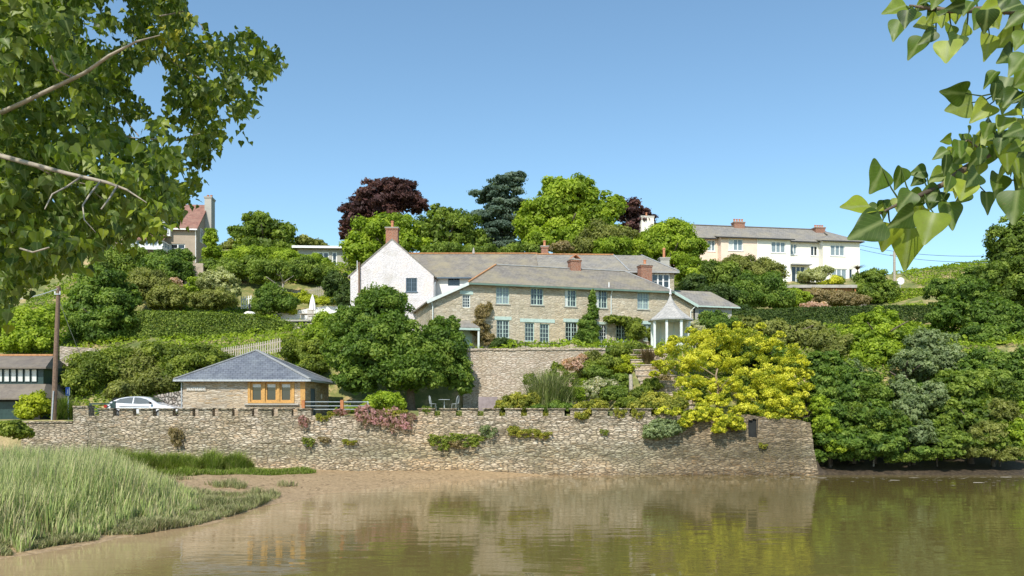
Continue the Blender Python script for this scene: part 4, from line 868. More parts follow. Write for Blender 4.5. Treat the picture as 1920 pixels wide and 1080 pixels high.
# --- left-hand hillside
plant('dark_shrub', 'dark green bushes under the tan house windows', 'shrub', 'mid', .26, [(220, 500, 82, 46, 28), (260, 490, 83, 40, 20), (200, 520, 80, 36, 26)], nl=36)
plant('dark_shrub', 'dark laurel bank left of the tall stone pier', 'shrub', 'laurel', .24, [(300, 497, 82, 40, 26), (330, 510, 80, 30, 28), (340, 480, 83, 20, 14)], nl=38)
plant('climbing_shrub', 'tall narrow green climber on the gable of the tan house', 'shrub', 'bright', .22, [(395, 450, 84, 12, 22), (396, 470, 84, 15, 14)], nl=30)
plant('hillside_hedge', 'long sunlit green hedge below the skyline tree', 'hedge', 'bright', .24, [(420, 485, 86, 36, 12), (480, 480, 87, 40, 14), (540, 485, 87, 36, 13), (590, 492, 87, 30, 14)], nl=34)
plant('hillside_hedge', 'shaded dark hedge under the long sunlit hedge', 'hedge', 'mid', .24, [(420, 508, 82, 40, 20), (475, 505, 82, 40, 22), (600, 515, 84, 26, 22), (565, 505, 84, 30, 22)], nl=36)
plant('apple_tree', 'small spreading tree with a pale twisted trunk above the white wall', 'tree', 'mid', .20, [(515, 508, 80, 42, 20), (540, 515, 80, 30, 16), (490, 520, 80, 26, 14)], trunk=(530, 540, 79), tr=.16, bark='pale_bark', nl=40, lobe=.24, cover=1.1)
plant('conifer_shrub', 'dark blue-green upright shrub left of the gabled cottage', 'shrub', 'dark', .20, [(632, 540, 78, 26, 34), (645, 560, 77, 24, 26)], nl=44, lobe=.22)
plant('laurel_tree', 'large rounded glossy green tree behind the utility pole', 'tree', 'laurel', .24, [(190, 545, 69, 50, 40), (165, 580, 68, 45, 48), (215, 590, 67, 45, 45), (180, 620, 67, 56, 34), (240, 560, 70, 24, 30)], trunk=True, tr=.3, nl=46, lobe=.22)
plant('hillside_shrub', 'grey-green and brown shrubs right of the glossy rounded tree', 'shrub', 'olive', .22, [(285, 545, 74, 34, 36), (315, 560, 73, 34, 28), (270, 525, 76, 30, 20)], nl=40)
plant('blossom_shrub', 'pale pink blossom shrub below the dark laurel bank', 'shrub', 'pink', .20, [(325, 530, 76, 16, 9), (340, 545, 75, 14, 10)], nl=20, cover=.8)
plant('dome_shrub', 'pale variegated dome-shaped shrub above the clipped hedge', 'shrub', 'varieg', .18, [(405, 530, 74, 36, 27), (425, 545, 74, 26, 26)], nl=50, lobe=.18)
plant('dome_shrub', 'olive green rounded shrub resting on the clipped hedge', 'shrub', 'olive', .18, [(400, 563, 70, 42, 22), (378, 568, 70, 26, 16)], nl=50, lobe=.18)
plant('golden_shrub', 'yellow-green shrub between the blossom and the pale dome', 'shrub', 'bright', .18, [(368, 540, 74, 18, 18)], nl=36)
plant('patio_shrub', 'dense green shrub between the pizza oven and the white curved wall', 'shrub', 'laurel', .20, [(508, 562, 75, 30, 24), (535, 568, 75, 24, 20), (490, 575, 74, 18, 14)], nl=44)
plant('patio_creeper', 'yellow-green creeper spilling over the white curved wall', 'creeper', 'lime', .18, [(560, 560, 77.5, 26, 12, .8), (595, 565, 77.5, 24, 8, .8), (535, 580, 76.5, 18, 10, .8), (622, 566, 77.5, 18, 6, .8)], nl=36)
plant('bright_shrub', 'sunlit yellow-green bushes above the brown garage roof', 'shrub', 'bright', .22, [(40, 615, 63, 50, 32), (85, 600, 64, 30, 24), (20, 640, 61, 36, 22), (75, 640, 61, 36, 22)], nl=44)
plant('bank_shrub', 'straggly green bramble bank left of the annex roof', 'shrub', 'ivy', .20, [(165, 700, 59, 50, 30), (215, 690, 60, 56, 34), (150, 725, 58, 34, 26)], nl=44)
plant('bank_shrub', 'brown-green thicket in the middle of the bank above the car', 'shrub', 'olive', .20, [(260, 700, 60, 40, 34), (300, 720, 58.5, 40, 24), (235, 735, 57.5, 36, 20)], nl=44)
plant('bank_shrub', 'bright ivy-clad bank just left of the annex roof', 'shrub', 'ivy', .20, [(345, 680, 60, 46, 28), (390, 672, 60, 40, 20), (330, 710, 59, 34, 26), (300, 665, 61, 40, 20)], nl=44)
plant('bank_shrub', 'ivy mound behind the annex roof beside the broad dark tree', 'shrub', 'ivy', .18, [(555, 658, 62, 30, 20), (585, 685, 60, 24, 20), (545, 645, 63, 22, 12), (590, 655, 62, 18, 18)], nl=44)
plant('hillside_shrub', 'soft green bush right of the rough stone patio wall', 'shrub', 'bright', .20, [(622, 615, 67, 34, 28), (600, 632, 65, 24, 20), (645, 600, 68, 22, 20)], nl=44)
plant('roadside_shrub', 'lime green bush beside the foot of the utility pole', 'shrub', 'lime', .20, [(68, 762, 52.5, 30, 26), (52, 775, 52, 20, 16)], nl=60, lobe=.22)
plant('wall_foot_shrub', 'dark green straggly bush at the left end of the low wall', 'shrub', 'ivy', .18, [(22, 806, 47.5, 26, 16), (44, 812, 48, 16, 12)], nl=50)
# --- the broad dark tree by the annex
plant('walnut_tree', 'broad dense dark green tree between the annex and the retaining wall', 'tree', 'laurel', .22,
      [(705, 600, 57, 48, 52), (655, 615, 56.5, 40, 44), (650, 670, 56, 36, 44), (700, 665, 55, 58, 60), (765, 640, 55.5, 50, 50), (815, 660, 56, 46, 52), (780, 700, 54.5, 52, 44), (850, 700, 56, 32, 42), (722, 572, 57.5, 50, 30), (825, 615, 57, 24, 24), (665, 715, 55, 40, 30), (855, 650, 57, 20, 30), (738, 625, 55.5, 36, 40), (745, 700, 54.4, 50, 40), (690, 560, 58, 20, 16), (848, 610, 57.5, 14, 16), (618, 650, 57, 16, 20), (872, 725, 56, 14, 24)], trunk=(770, 760, 56), tr=.35, nl=50, lobe=.24, cover=1.15, jit=.8)
plant('wall_top_shrub', 'low light green shrub on the river wall beside the steel railing', 'shrub', 'bright', .17, [(722, 752, 51.2, 30, 14), (705, 758, 51.0, 18, 10), (742, 758, 51, 16, 10)], nl=50, jit=.8)
# --- garden right of the retaining wall
plant('golden_shrub', 'yellow flowering shrub in the middle of the crenellated wall', 'shrub', 'gold', .14, [(975, 755, 51.6, 34, 20), (948, 762, 51.4, 20, 13), (1000, 748, 51.8, 18, 14)], nl=60, lobe=.2)
plant('pink_shrub', 'dusty pink shrub against the retaining wall behind the feathery shrub', 'shrub', 'pink', .16, [(1072, 685, 57, 18, 14), (1090, 675, 58, 12, 10)], nl=36, cover=1.0)
plant('rose_shrub', 'white flowering rose bush left of the weathered wooden post', 'shrub', 'whiteflower', .14, [(1120, 728, 54.5, 32, 18), (1098, 738, 53.5, 22, 16), (1142, 722, 55, 18, 12)], nl=60, lobe=.2, jit=.8)
plant('garden_shrub', 'green bush beside the steps below the cottage garden', 'shrub', 'mid', .16, [(1160, 720, 55.5, 22, 18), (1118, 700, 57, 26, 14), (1150, 740, 53.5, 26, 14)], nl=50)
plant('garden_shrub', 'mixed green and yellow plants on the slope under the french door', 'shrub', 'ivy', .16, [(1130, 682, 59, 36, 14), (1160, 660, 61, 34, 10), (1190, 655, 61.5, 26, 10), (1105, 690, 58, 20, 12)], nl=50)
plant('grassy_shrub', 'straw yellow plants over the crenellated wall left of the steps', 'plant', 'gold', .14, [(1095, 768, 50.6, 20, 14), (1120, 760, 51, 18, 12), (1090, 780, 50.1, 14, 8, .3)], nl=50, jit=.9)
plant('garden_shrub', 'orange and green bush trailing at the wall top under the yellow tree', 'shrub', 'gold', .15, [(1230, 755, 51.4, 34, 16), (1260, 760, 51, 26, 14), (1200, 765, 51, 22, 10)], nl=50)
plant('trailing_shrub', 'blue-grey bush hanging from the river wall under the yellow tree', 'shrub', 'grey', .13, [(1232, 812, 49.7, 28, 16, .5), (1262, 806, 49.7, 20, 14, .5), (1245, 795, 49.9, 30, 10, .4)], nl=60, lobe=.22)
plant('garden_shrub', 'fresh green mound between the rose bush and the feathery shrub', 'shrub', 'bright', .14, [(1078, 742, 53, 18, 16), (1088, 722, 54.5, 14, 12)], nl=50, jit=.9)
plant('garden_shrub', 'spreading green plants covering the left edge of the garden steps', 'shrub', 'ivy', .15, [(1205, 742, 53.4, 24, 16), (1222, 722, 55, 18, 12), (1178, 758, 52, 26, 12)], nl=50, jit=.9)
plant('garden_shrub', 'yellow-green cushion plants beside the bronze spiky plant', 'shrub', 'lime', .14, [(1180, 676, 60, 22, 8), (1200, 690, 59, 20, 8), (1165, 692, 58.5, 20, 8)], nl=44, jit=.9)
plant('garden_shrub', 'dark green mound on the lawn edge right of the iron railing', 'shrub', 'mid', .15, [(1150, 660, 61, 26, 8), (1185, 662, 61.2, 22, 8)], nl=44)
plant('garden_shrub', 'orange tinted shrub on the upper steps below the gazebo', 'shrub', 'brown', .14, [(1238, 692, 58.5, 16, 10), (1245, 712, 57, 14, 9)], nl=44, cover=.9)
plant('garden_shrub', 'tall loose green shrub against the right end of the retaining wall', 'shrub', 'olive', .15, [(1108, 672, 58.6, 18, 16), (1095, 700, 57.5, 16, 16)], nl=50, jit=.9, cover=1.0)
plant('garden_shrub', 'leafy plants along the wall top between the yellow shrub and the rose bush', 'shrub', 'laurel', .13, [(1045, 764, 51.2, 22, 10), (1008, 768, 51, 16, 8), (1072, 766, 51.1, 14, 9)], nl=50)
plant('bank_tree', 'leafy mid green tree filling the bank between the willow and the dark layered tree', 'tree', 'mid', .19, [(1640, 745, 53.5, 40, 30), (1600, 775, 52.5, 34, 26), (1660, 790, 51.6, 40, 26), (1620, 820, 51, 34, 20), (1570, 745, 54, 26, 22)], 'trees along the right bank', trunk=(1640, 860, 53), tr=.12, nl=44, lobe=.2, jit=.9)
for lb, mt_, xs_ in (('low green sprays over the waterline just right of the wall end', 'laurel', (1538, 1566, 1592, 1615, 1652)), ('low pale sprays over the waterline in the middle of the right bank', 'mid', (1676, 1698, 1734, 1752, 1780)), ('low dark sprays over the waterline toward the right edge', 'olive', (1806, 1822, 1850, 1880, 1896, 1915))):
    rr_ = random.Random(len(xs_)+xs_[0]); plant('bank_shrub', lb, 'shrub', mt_, .17, [(x_+rr_.uniform(-5, 5), 855+rr_.uniform(-8, 7), 50.5, rr_.uniform(12, 22), rr_.uniform(6, 13)) for x_ in xs_], nl=34, lobe=.3, jit=.9, cover=1.1)
# lavender and facade climbers
plant('lavender_shrub', 'low grey-green lavender mound against the long cottage', 'shrub', 'dark', .14, [(940, 645, 63.0, 18, 10), (958, 646, 63.2, 14, 8), (930, 648, 62.8, 12, 8)], nl=50)
plant('facade_climber', 'sparse brown climber on the wall right of the cottage door hood', 'creeper', 'brown', .15, [(905, 590, 64.0, 13, 20, .4), (900, 618, 63.9, 16, 20, .4), (912, 640, 63.8, 18, 14, .4), (918, 575, 64.2, 6, 8, .3)], nl=44, cover=.6, jit=.9, core=False)
plant('facade_climber', 'green climber rising beside the drainpipe of the long cottage', 'creeper', 'laurel', .16, [(1110, 565, 66.0, 6, 20, .3), (1112, 590, 65.9, 10, 16, .4), (1102, 612, 65.4, 18, 18, .8), (1100, 635, 65.2, 20, 18, 1)], nl=44)
plant('facade_climber', 'arching creeper over the french door and window of the long cottage', 'creeper', 'ivy', .15, [(1150, 600, 66.6, 20, 8, .4), (1172, 603, 67.0, 18, 10, .4), (1185, 615, 67.0, 12, 12, .5)], nl=40)
plant('facade_shrub', 'upright green shrub between the cottage windows and the gazebo', 'shrub', 'ivy', .16, [(1193, 622, 66.6, 16, 24, .8), (1225, 628, 68, 10, 20, .5)], nl=50)
plant('garden_shrub', 'pale pink and white shrub right of the gazebo', 'shrub', 'whiteflower', .15, [(1312, 620, 63, 12, 10), (1302, 608, 66, 9, 8)], nl=36)
plant('garden_shrub', 'dense green shrub against the side wing window', 'shrub', 'laurel', .18, [(1335, 598, 69, 24, 16), (1355, 615, 67, 30, 18), (1320, 612, 68, 14, 14)], nl=46)
# --- the yellow tree
plant('yellow_tree', 'golden-yellow spreading tree leaning over the right part of the river wall', 'tree', 'yellow', .125,
      [(1290, 655, 56, 44, 28), (1340, 640, 56, 44, 26), (1400, 645, 56, 48, 28), (1455, 665, 55, 38, 30), (1262, 690, 54.5, 36, 22), (1328, 682, 54, 46, 26), (1395, 690, 54, 50, 28), (1450, 712, 53, 44, 30), (1490, 730, 53, 26, 28), (1425, 748, 51.6, 46, 26), (1472, 762, 51.4, 34, 26), (1298, 716, 53, 34, 16), (1365, 725, 52, 38, 18), (1485, 690, 53.5, 28, 24), (1372, 628, 57, 30, 14), (1310, 634, 57, 22, 12), (1505, 705, 53.5, 12, 18), (1340, 755, 51.2, 34, 16), (1290, 742, 51.8, 28, 14), (1395, 770, 50.6, 30, 14), (1250, 660, 57, 22, 14)]+[(x_, y_, 54, 11, 7) for x_, y_ in ((1232, 682), (1238, 660), (1262, 636), (1296, 620), (1352, 612), (1385, 609), (1426, 612), (1462, 628), (1488, 650), (1502, 672), (1516, 700), (1516, 726), (1508, 750), (1495, 778), (1228, 702), (1448, 790), (1420, 782), (1470, 786), (1490, 790))]+[(1455, 778, 50.6, 30, 12), (1492, 770, 50.8, 20, 14)],
      trunk=(1345, 770, 52), tr=.12, bark='brown_twig', nl=44, lobe=.2, flat=.65, cover=.80, core=False, up=.4, jit=.9)
plant('garden_tree', 'green leafy tree filling the gaps behind the golden tree', 'tree', 'laurel', .18, [(1400, 665, 59, 60, 30), (1460, 680, 58, 40, 30), (1350, 655, 60, 40, 16), (1430, 720, 56, 44, 24)], trunk=True, tr=.12, nl=40, cover=1.0)
plant('yellow_shrub', 'yellow foliage hanging over the river wall left of the drain slot', 'shrub', 'yellow', .16, [(1365, 790, 49.5, 30, 16, .5), (1348, 804, 49.5, 14, 10, .4), (1385, 800, 49.6, 14, 10, .4), (1305, 782, 49.8, 28, 12, .6), (1285, 794, 49.6, 14, 10, .4), (1325, 774, 50.2, 34, 10, .7), (1250, 772, 50.2, 28, 9, .6)], nl=44, lobe=.24, flat=.7, jit=.9, cover=.95)
plant('garden_shrub', 'green shrub seen under the golden tree', 'shrub', 'mid', .17, [(1330, 740, 55, 34, 18), (1400, 715, 57, 40, 20), (1420, 770, 53, 40, 14)], nl=40, cover=1.0)
# --- right bank trees
RB = 'trees along the right bank'
plant('bank_tree', 'olive-tinted tree between the golden tree and the bright green tree', 'tree', 'olive', .24, [(1440, 625, 66, 44, 26), (1400, 610, 68, 36, 18), (1485, 640, 65, 36, 28), (1555, 650, 64, 50, 30), (1520, 625, 67, 40, 22)], RB, trunk=True, tr=.25, nl=44, lobe=.2)
plant('bank_tree', 'bright sunlit green tree below the long dark hedge', 'tree', 'bright', .22, [(1650, 610, 66, 46, 34), (1620, 640, 64.5, 50, 34), (1690, 635, 65, 40, 34), (1645, 670, 63, 60, 30)], RB, trunk=True, tr=.25, nl=46, lobe=.2)
plant('bank_tree', 'silvery green tree right of the bright green tree', 'tree', 'grey', .20, [(1745, 650, 61, 46, 36), (1720, 685, 59.5, 44, 32), (1775, 680, 60, 36, 36), (1585, 705, 58, 50, 26)], RB, trunk=True, tr=.25, nl=50, lobe=.19)
plant('bank_tree', 'pale grey-green willow hanging low in the middle of the right bank', 'tree', 'grey', .19, [(1705, 770, 51.6, 34, 34), (1725, 815, 50.9, 30, 26), (1690, 730, 53, 26, 26), (1745, 745, 52.4, 30, 28)], RB, trunk=(1712, 860, 52.5), tr=.12, nl=46, lobe=.2, jit=.8)
plant('bank_tree', 'yellow-green young tree at the water edge just right of the wall end', 'tree', 'bright', .19, [(1548, 800, 51, 26, 22), (1575, 838, 50.6, 34, 14), (1540, 765, 52, 22, 22)], RB, trunk=(1556, 860, 51.8), tr=.10, nl=46, lobe=.22, jit=.8)
plant('bank_tree', 'olive leaved tree low on the bank toward the right edge', 'tree', 'olive', .19, [(1850, 815, 50.8, 34, 26), (1880, 780, 52, 30, 28), (1825, 845, 50.5, 30, 12)], RB, trunk=(1862, 860, 52), tr=.12, nl=46, lobe=.22, jit=.8)
plant('bank_tree', 'large layered dark green tree hanging over the water beside the wall end', 'tree', 'laurel', .22, [(1600, 740, 54.5, 72, 50), (1560, 790, 53, 52, 44), (1640, 790, 52.5, 66, 48), (1545, 735, 55, 44, 44), (1685, 755, 54, 52, 46), (1590, 825, 50.9, 62, 22), (1640, 842, 50.4, 44, 15), (1665, 830, 50.8, 40, 22), (1730, 846, 50.3, 26, 10), (1545, 815, 51.2, 30, 26), (1700, 815, 51.5, 30, 34), (1560, 700, 57, 40, 40), (1535, 690, 57, 36, 34)], RB, trunk=(1600, 860, 53), tr=.2, nl=44, lobe=.2, flat=.55)
plant('bank_tree', 'dark green tree over the muddy bank near the right edge', 'tree', 'mid', .22, [(1800, 740, 55, 62, 50), (1770, 790, 53, 50, 40), (1840, 790, 53, 52, 48), (1860, 735, 56, 46, 46), (1790, 830, 51, 50, 20), (1845, 828, 51, 40, 22), (1880, 815, 52, 34, 30), (1740, 815, 51.6, 34, 28), (1770, 848, 50.4, 34, 10), (1900, 840, 51, 26, 18)], RB, trunk=(1820, 850, 53), tr=.2, nl=46, lobe=.2, flat=.6)
plant('bank_tree', 'tall leafy tree on the right skyline behind the hanging leaves', 'tree', 'mid', .26, [(1893, 470, 76, 42, 62), (1915, 440, 76, 36, 40), (1870, 520, 75, 40, 36), (1925, 540, 74, 50, 60)], RB, trunk=True, tr=.4, nl=46, lobe=.2)
plant('bank_tree', 'sloping mass of soft green foliage below the right skyline', 'tree', 'laurel', .24, [(1820, 560, 74, 56, 38), (1780, 590, 71, 44, 34), (1860, 600, 70, 52, 44), (1900, 620, 68, 44, 50), (1840, 640, 67, 44, 34), (1770, 545, 80, 36, 20), (1830, 525, 79, 40, 22)], RB, trunk=True, tr=.3, nl=44, lobe=.2)
plant('bank_tree', 'mid green tree at the right edge above the muddy bank', 'tree', 'laurel', .22, [(1850, 690, 60, 50, 36), (1900, 700, 59, 40, 50), (1815, 700, 59, 30, 30), (1910, 760, 57, 34, 40)], RB, trunk=True, tr=.25, nl=46, lobe=.2)
plant('bank_shrub', 'bright leafed bush low on the right edge of the bank', 'shrub', 'bright', .20, [(1912, 815, 51, 24, 34), (1925, 780, 52, 20, 24)], nl=50)
# the clipped hedges
def hedge(name, label, mt, pts, hgt, th, leaf, dens=1.7, cat='hedge', top_mt=None):
    """a clipped hedge along ground points (px, py_top, Y)"""
    rng = nextrng(); Ps = []; Ns = []
    P3 = [at(*p) for p in pts]; base = P3[0].copy(); base.z -= hgt
    for a, b_ in zip(P3, P3[1:]):
        L = (b_-a).length; d = (b_-a).normalized(); s = Vector((d.y, -d.x, 0)).normalized()
        for (area, kind) in ((L*hgt, 0), (L*th, 1), (L*hgt*.4, 2), (L*hgt*.8, 3)):
            n = int(dens*area/(.32*leaf*leaf)); t = rng.uniform(0, 1, n)[:, None]; c = np.array(a)*(1-t)+np.array(b_)*t
            q = rng.uniform(0, 1, n)[:, None]
            bu = np.array([mnoise.noise(Vector((x*.7, y*.7, z*.7)))*.22 for x, y, z in c+np.array([0, 0, 1])*q*hgt])[:, None]
            if kind in (0, 3): p = c-np.array([0, 0, 1])*q*hgt+np.array(s)*(bu+rng.normal(size=(n, 1))*.05-(.28 if kind == 3 else 0)); nn = np.array(s)[None]+rng.normal(size=(n, 3))*.5+[0, 0, .2]
            elif kind == 1: p = c-np.array(s)*q*th+np.array([0, 0, 1])*(bu*.5+rng.normal(size=(n, 1))*.05); nn = np.array([[0, 0, 1.]])+rng.normal(size=(n, 3))*.5
            else: p = c-np.array(s)*th-np.array([0, 0, 1])*q*hgt; nn = -np.array(s)[None]+rng.normal(size=(n, 3))*.5
            Ps.append(p); Ns.append(nrm(nn))
    P = np.concatenate(Ps); V, Fc = quads_for(P, np.concatenate(Ns), leaf*rng.uniform(.6, 1.3, len(P)), rng); T = rng.uniform(0, 1, len(P))
    return tag(np_mesh(name, V, Fc, np.concatenate([T, T]), 'leaf_'+mt, None, tuple(base)), label, cat)
hedge('clipped_hedge', 'long flat-topped clipped hedge above the annex and below the white patio wall', 'mid', [(235, 583, 67), (360, 585, 67), (480, 590, 68.5), (548, 605, 70)], 2.9, 1.4, .17)
hedge('clipped_hedge', 'long dark flat-topped hedge across the right hillside', 'dark', [(1318, 590, 74), (1400, 583, 75), (1500, 577, 76), (1640, 574, 77), (1765, 573, 78)], 2.4, 1.6, .18)
hedge('clipped_hedge', 'low green hedge behind the round dark tree and street pole', 'bright', [(1665, 541, 90), (1765, 541, 90), (1840, 545, 90)], 1.8, 1.2, .2)
hedge('patio_hedge', 'thick green hedge top in front of the stone patio wall', 'bright', [(525, 630, 65.5), (615, 628, 65.5)], 1.6, 1.2, .17)

# --- plants rooted in the joints of the river wall: shared meshes, own objects
def wall_tuft_mesh(mt, leaf, seed, blob, **kw):
    rng = np.random.default_rng(seed); V, Fc, T = crown_arrays(blob, leaf, rng, **kw)
    o = np_mesh('wall_plant', V, Fc, T, 'leaf_'+mt); me = o.data; bpy.data.objects.remove(o); return me
TU = {k: wall_tuft_mesh(k, .085, 7+i, [(0, -.10, 0, .46, .22, .30), (.15, -.14, -.22, .34, .16, .26), (-.3, -.08, .1, .26, .14, .2), (.45, -.08, .02, .2, .12, .16)], nl=22, lobe=.30, cover=.55, jit=1.1, core=False) for i, k in enumerate(('gold', 'brown', 'grey', 'fuchsia', 'ivy', 'mid'))}
def wall_plant(px, py, k, sx, sz, label, Y=49.85, name='wall_plant', group='plants growing from the river wall'):
    o = bpy.data.objects.new(name, TU[k]); col.objects.link(o); o.location = at(px, py, Y); o.scale = (sx, min(sx, 1.0), sz); o.rotation_euler = (0, 0, 0)
    return tag(o, label, 'plant', group)
wall_plant(690, 778, 'fuchsia', 1.5, 1.9, 'pink flowering plant trailing over the wall just right of the railing'); wall_plant(742, 785, 'fuchsia', 2.0, 2.1, 'widest pink flowering plant trailing down the river wall')
wall_plant(742, 772, 'gold', 1.2, .9, 'yellow tinted growth on top of the widest pink plant')
wall_plant(825, 828, 'ivy', 1.3, 1.5, 'dark green tuft low on the wall under the bistro table'); wall_plant(872, 824, 'ivy', 1.9, 1.3, 'wide dark green tuft low on the wall below the stone planter')
wall_plant(858, 832, 'brown', 1.1, .9, 'brown dry tuft between two dark green tufts low on the wall'); wall_plant(915, 808, 'grey', 1.0, 1.2, 'thin grey tuft half way up the wall')
wall_plant(976, 808, 'gold', 1.5, 1.1, 'round yellow-green tuft below the yellow flowering shrub'); wall_plant(1016, 813, 'gold', 1.0, .9, 'smaller yellow-green tuft right of the round one')
wall_plant(578, 828, 'ivy', .7, .9, 'small green tuft on the wall below the annex corner'); wall_plant(607, 824, 'brown', .7, .6, 'small rusty tuft on the wall below the railing'); wall_plant(655, 828, 'gold', .8, .6, 'faint yellow tuft on the wall under the railing end')
wall_plant(330, 818, 'brown', .8, 1.9, 'tall reddish brown weed against the wall below the annex edge'); wall_plant(605, 782, 'gold', .8, .8, 'rusty yellow plant in the gap beneath the steel rails', 49.95)
wall_plant(569, 790, 'fuchsia', .6, 1.2, 'small pink weed beneath the first orange post'); wall_plant(625, 775, 'gold', .7, .5, 'small yellow weed on the wall top between the posts', 50.1)
wall_plant(640, 772, 'fuchsia', .9, .6, 'mauve weed on the wall top beside the second orange post', 50.1); wall_plant(800, 768, 'mid', .6, .8, 'leafy weed in the first wall gap under the table', 50.1)
for i, (px, k) in enumerate(((820, 'ivy'), (860, 'mid'), (900, 'ivy'), (941, 'gold'), (982, 'gold'), (1023, 'gold'))):
    wall_plant(px, 776, k, .34, .6, ['first', 'second', 'third', 'fourth', 'fifth', 'sixth'][i]+' weed filling a wall gap counted from the bistro chairs', 50.15, group='weeds in the wall gaps')
wall_plant(1195, 775, 'gold', .7, 1.0, 'yellow weed over the wall top below the wooden post', 50.0); wall_plant(1162, 772, 'gold', .7, 1.1, 'straw coloured weed in the last gap before the golden tree', 50.0)
wall_plant(1132, 810, 'ivy', .5, .6, 'tiny green tuft on the wall below the straw yellow plants'); wall_plant(1430, 835, 'gold', .5, .6, 'tiny yellow tuft beside the drain slot')

# --- blades: phormium, reeds, tussocks
def blades(name, P, hgt, wid, mt, rng, lean=.35, seg=3, parent=None, loc=(0, 0, 0), tint=None, wind=(0, 0)):
    n = len(P); a = rng.uniform(0, 2*math.pi, n); d = np.stack([np.cos(a), np.sin(a), a*0], 1)*(lean*rng.uniform(.1, 1, n))[:, None]+np.array([wind[0], wind[1], 0])
    w = np.stack([-np.sin(a), np.cos(a), a*0], 1); vs = []; hs = []
    for k in range(seg+1):
        t = k/seg; c = P+d*hgt[:, None]*t**1.8+np.array([0, 0, 1])*hgt[:, None]*(t-.25*lean*t*t)
        ww = (np.asarray(wid)*(1-t**1.5)*.5+.002)[:, None]*w; vs += [c-ww, c+ww]; hs += [np.full(n, t)]*2
    V = np.stack(vs, 1).reshape(-1, 3); Hh = np.stack(hs, 1).ravel(); m_ = 2*(seg+1); b0 = np.arange(n)[:, None]*m_
    Fc = np.concatenate([b0+np.array([2*k, 2*k+1, 2*k+3, 2*k+2]) for k in range(seg)])
    T = rng.uniform(0, 1, n) if tint is None else tint
    return np_mesh(name, V, Fc, np.tile(T, seg), mt, parent, loc, vatt=('hgt', Hh))
def bladmat(name, low, mid, top, dry):
    m, nt, b, o = mat(name)
    h = nt.nodes.new('ShaderNodeAttribute'); h.attribute_name = 'hgt'; t = nt.nodes.new('ShaderNodeAttribute'); t.attribute_name = 'tint'
    c = ramp(nt, h.outputs['Fac'], [(0, low), (.35, mid), (.75, mid), (1, top)])
    c = mixc(nt, ramp(nt, t.outputs['Fac'], [(.55, (0, 0, 0)), (.95, (.85, .85, .85))]), c, dry)
    c = mixc(nt, .6, c, ramp(nt, mth(nt, 'FRACT', mth(nt, 'MULTIPLY', t.outputs['Fac'], 7.3)), [(0, (.6, .6, .6)), (1, (1.2, 1.2, 1.2))]), 'MULTIPLY')
    nt.links.new(c, b.inputs['Base Color']); b.inputs['Roughness'].default_value = .6; b.inputs['Specular IOR Level'].default_value = .2
    tr = nt.nodes.new('ShaderNodeBsdfTranslucent'); nt.links.new(c, tr.inputs[0]); mx = nt.nodes.new('ShaderNodeMixShader'); mx.inputs[0].default_value = .3
    nt.links.new(b.outputs[0], mx.inputs[1]); nt.links.new(tr.outputs[0], mx.inputs[2]); nt.links.new(mx.outputs[0], o.inputs[0])
bladmat('reed_blade', (.42, .33, .17), (.37, .46, .145), (.54, .53, .24), (.64, .54, .32))
bladmat('grass_blade', (.08, .11, .02), (.17, .26, .022), (.29, .38, .04), (.42, .40, .16))
bladmat('marsh_blade', (.28, .22, .11), (.26, .29, .10), (.37, .38, .16), (.50, .42, .25))
bladmat('willow_blade', (.12, .14, .04), (.20, .25, .06), (.34, .38, .13), (.42, .42, .20))
bladmat('phormium_blade', (.10, .09, .03), (.17, .13, .05), (.24, .17, .07), (.32, .20, .12))
def zs(x, y): return tz(x, y)
rng = nextrng()
RX = np.array([(22, -14.9), (24, -14.3), (28, -12.4), (31, -12.2), (34, -13.2), (37, -15.5), (40, -19), (43, -23), (46, -28)])
n = 40000; y = rng.uniform(21.8, 46, n); xr_ = np.interp(y, RX[:, 0], RX[:, 1]); x = xr_-np.abs(rng.uniform(0, 1, n)**1.2)*(np.interp(y, [22, 46], [6, 15])); x += np.array([mnoise.noise(Vector((q*.8, 1, 0))) for q in y])*.8
ok_ = (x > -.66*y-1) & ((xr_-x > 1.6) | (np.array([mnoise.noise(Vector((a*.9, b_*.9, 2))) for a, b_ in zip(x, y)]) > -.12)); x, y = x[ok_], y[ok_]
P = np.stack([x, y, zs(x, y)-.05], 1); edge = np.clip((xr_[ok_]-x)/3, 0, 1)
cl = np.array([mnoise.noise(Vector((a*.35, b_*.35, 9))) for a, b_ in zip(x, y)])
hg = (.5+1.25*edge)*rng.uniform(.45, 1.2, len(x))*(1+.45*cl)
o = blades('reeds', P, hg, rng.uniform(.03, .08, len(x)), 'reed_blade', rng, lean=.34, tint=np.clip(rng.uniform(0, 1, len(x))*.9+.15*(1-edge)+.15*cl, 0, 1), wind=(.05, 0)); tag(o, 'bed of tall green and straw reeds on the muddy left bank', 'reeds', kind='stuff')
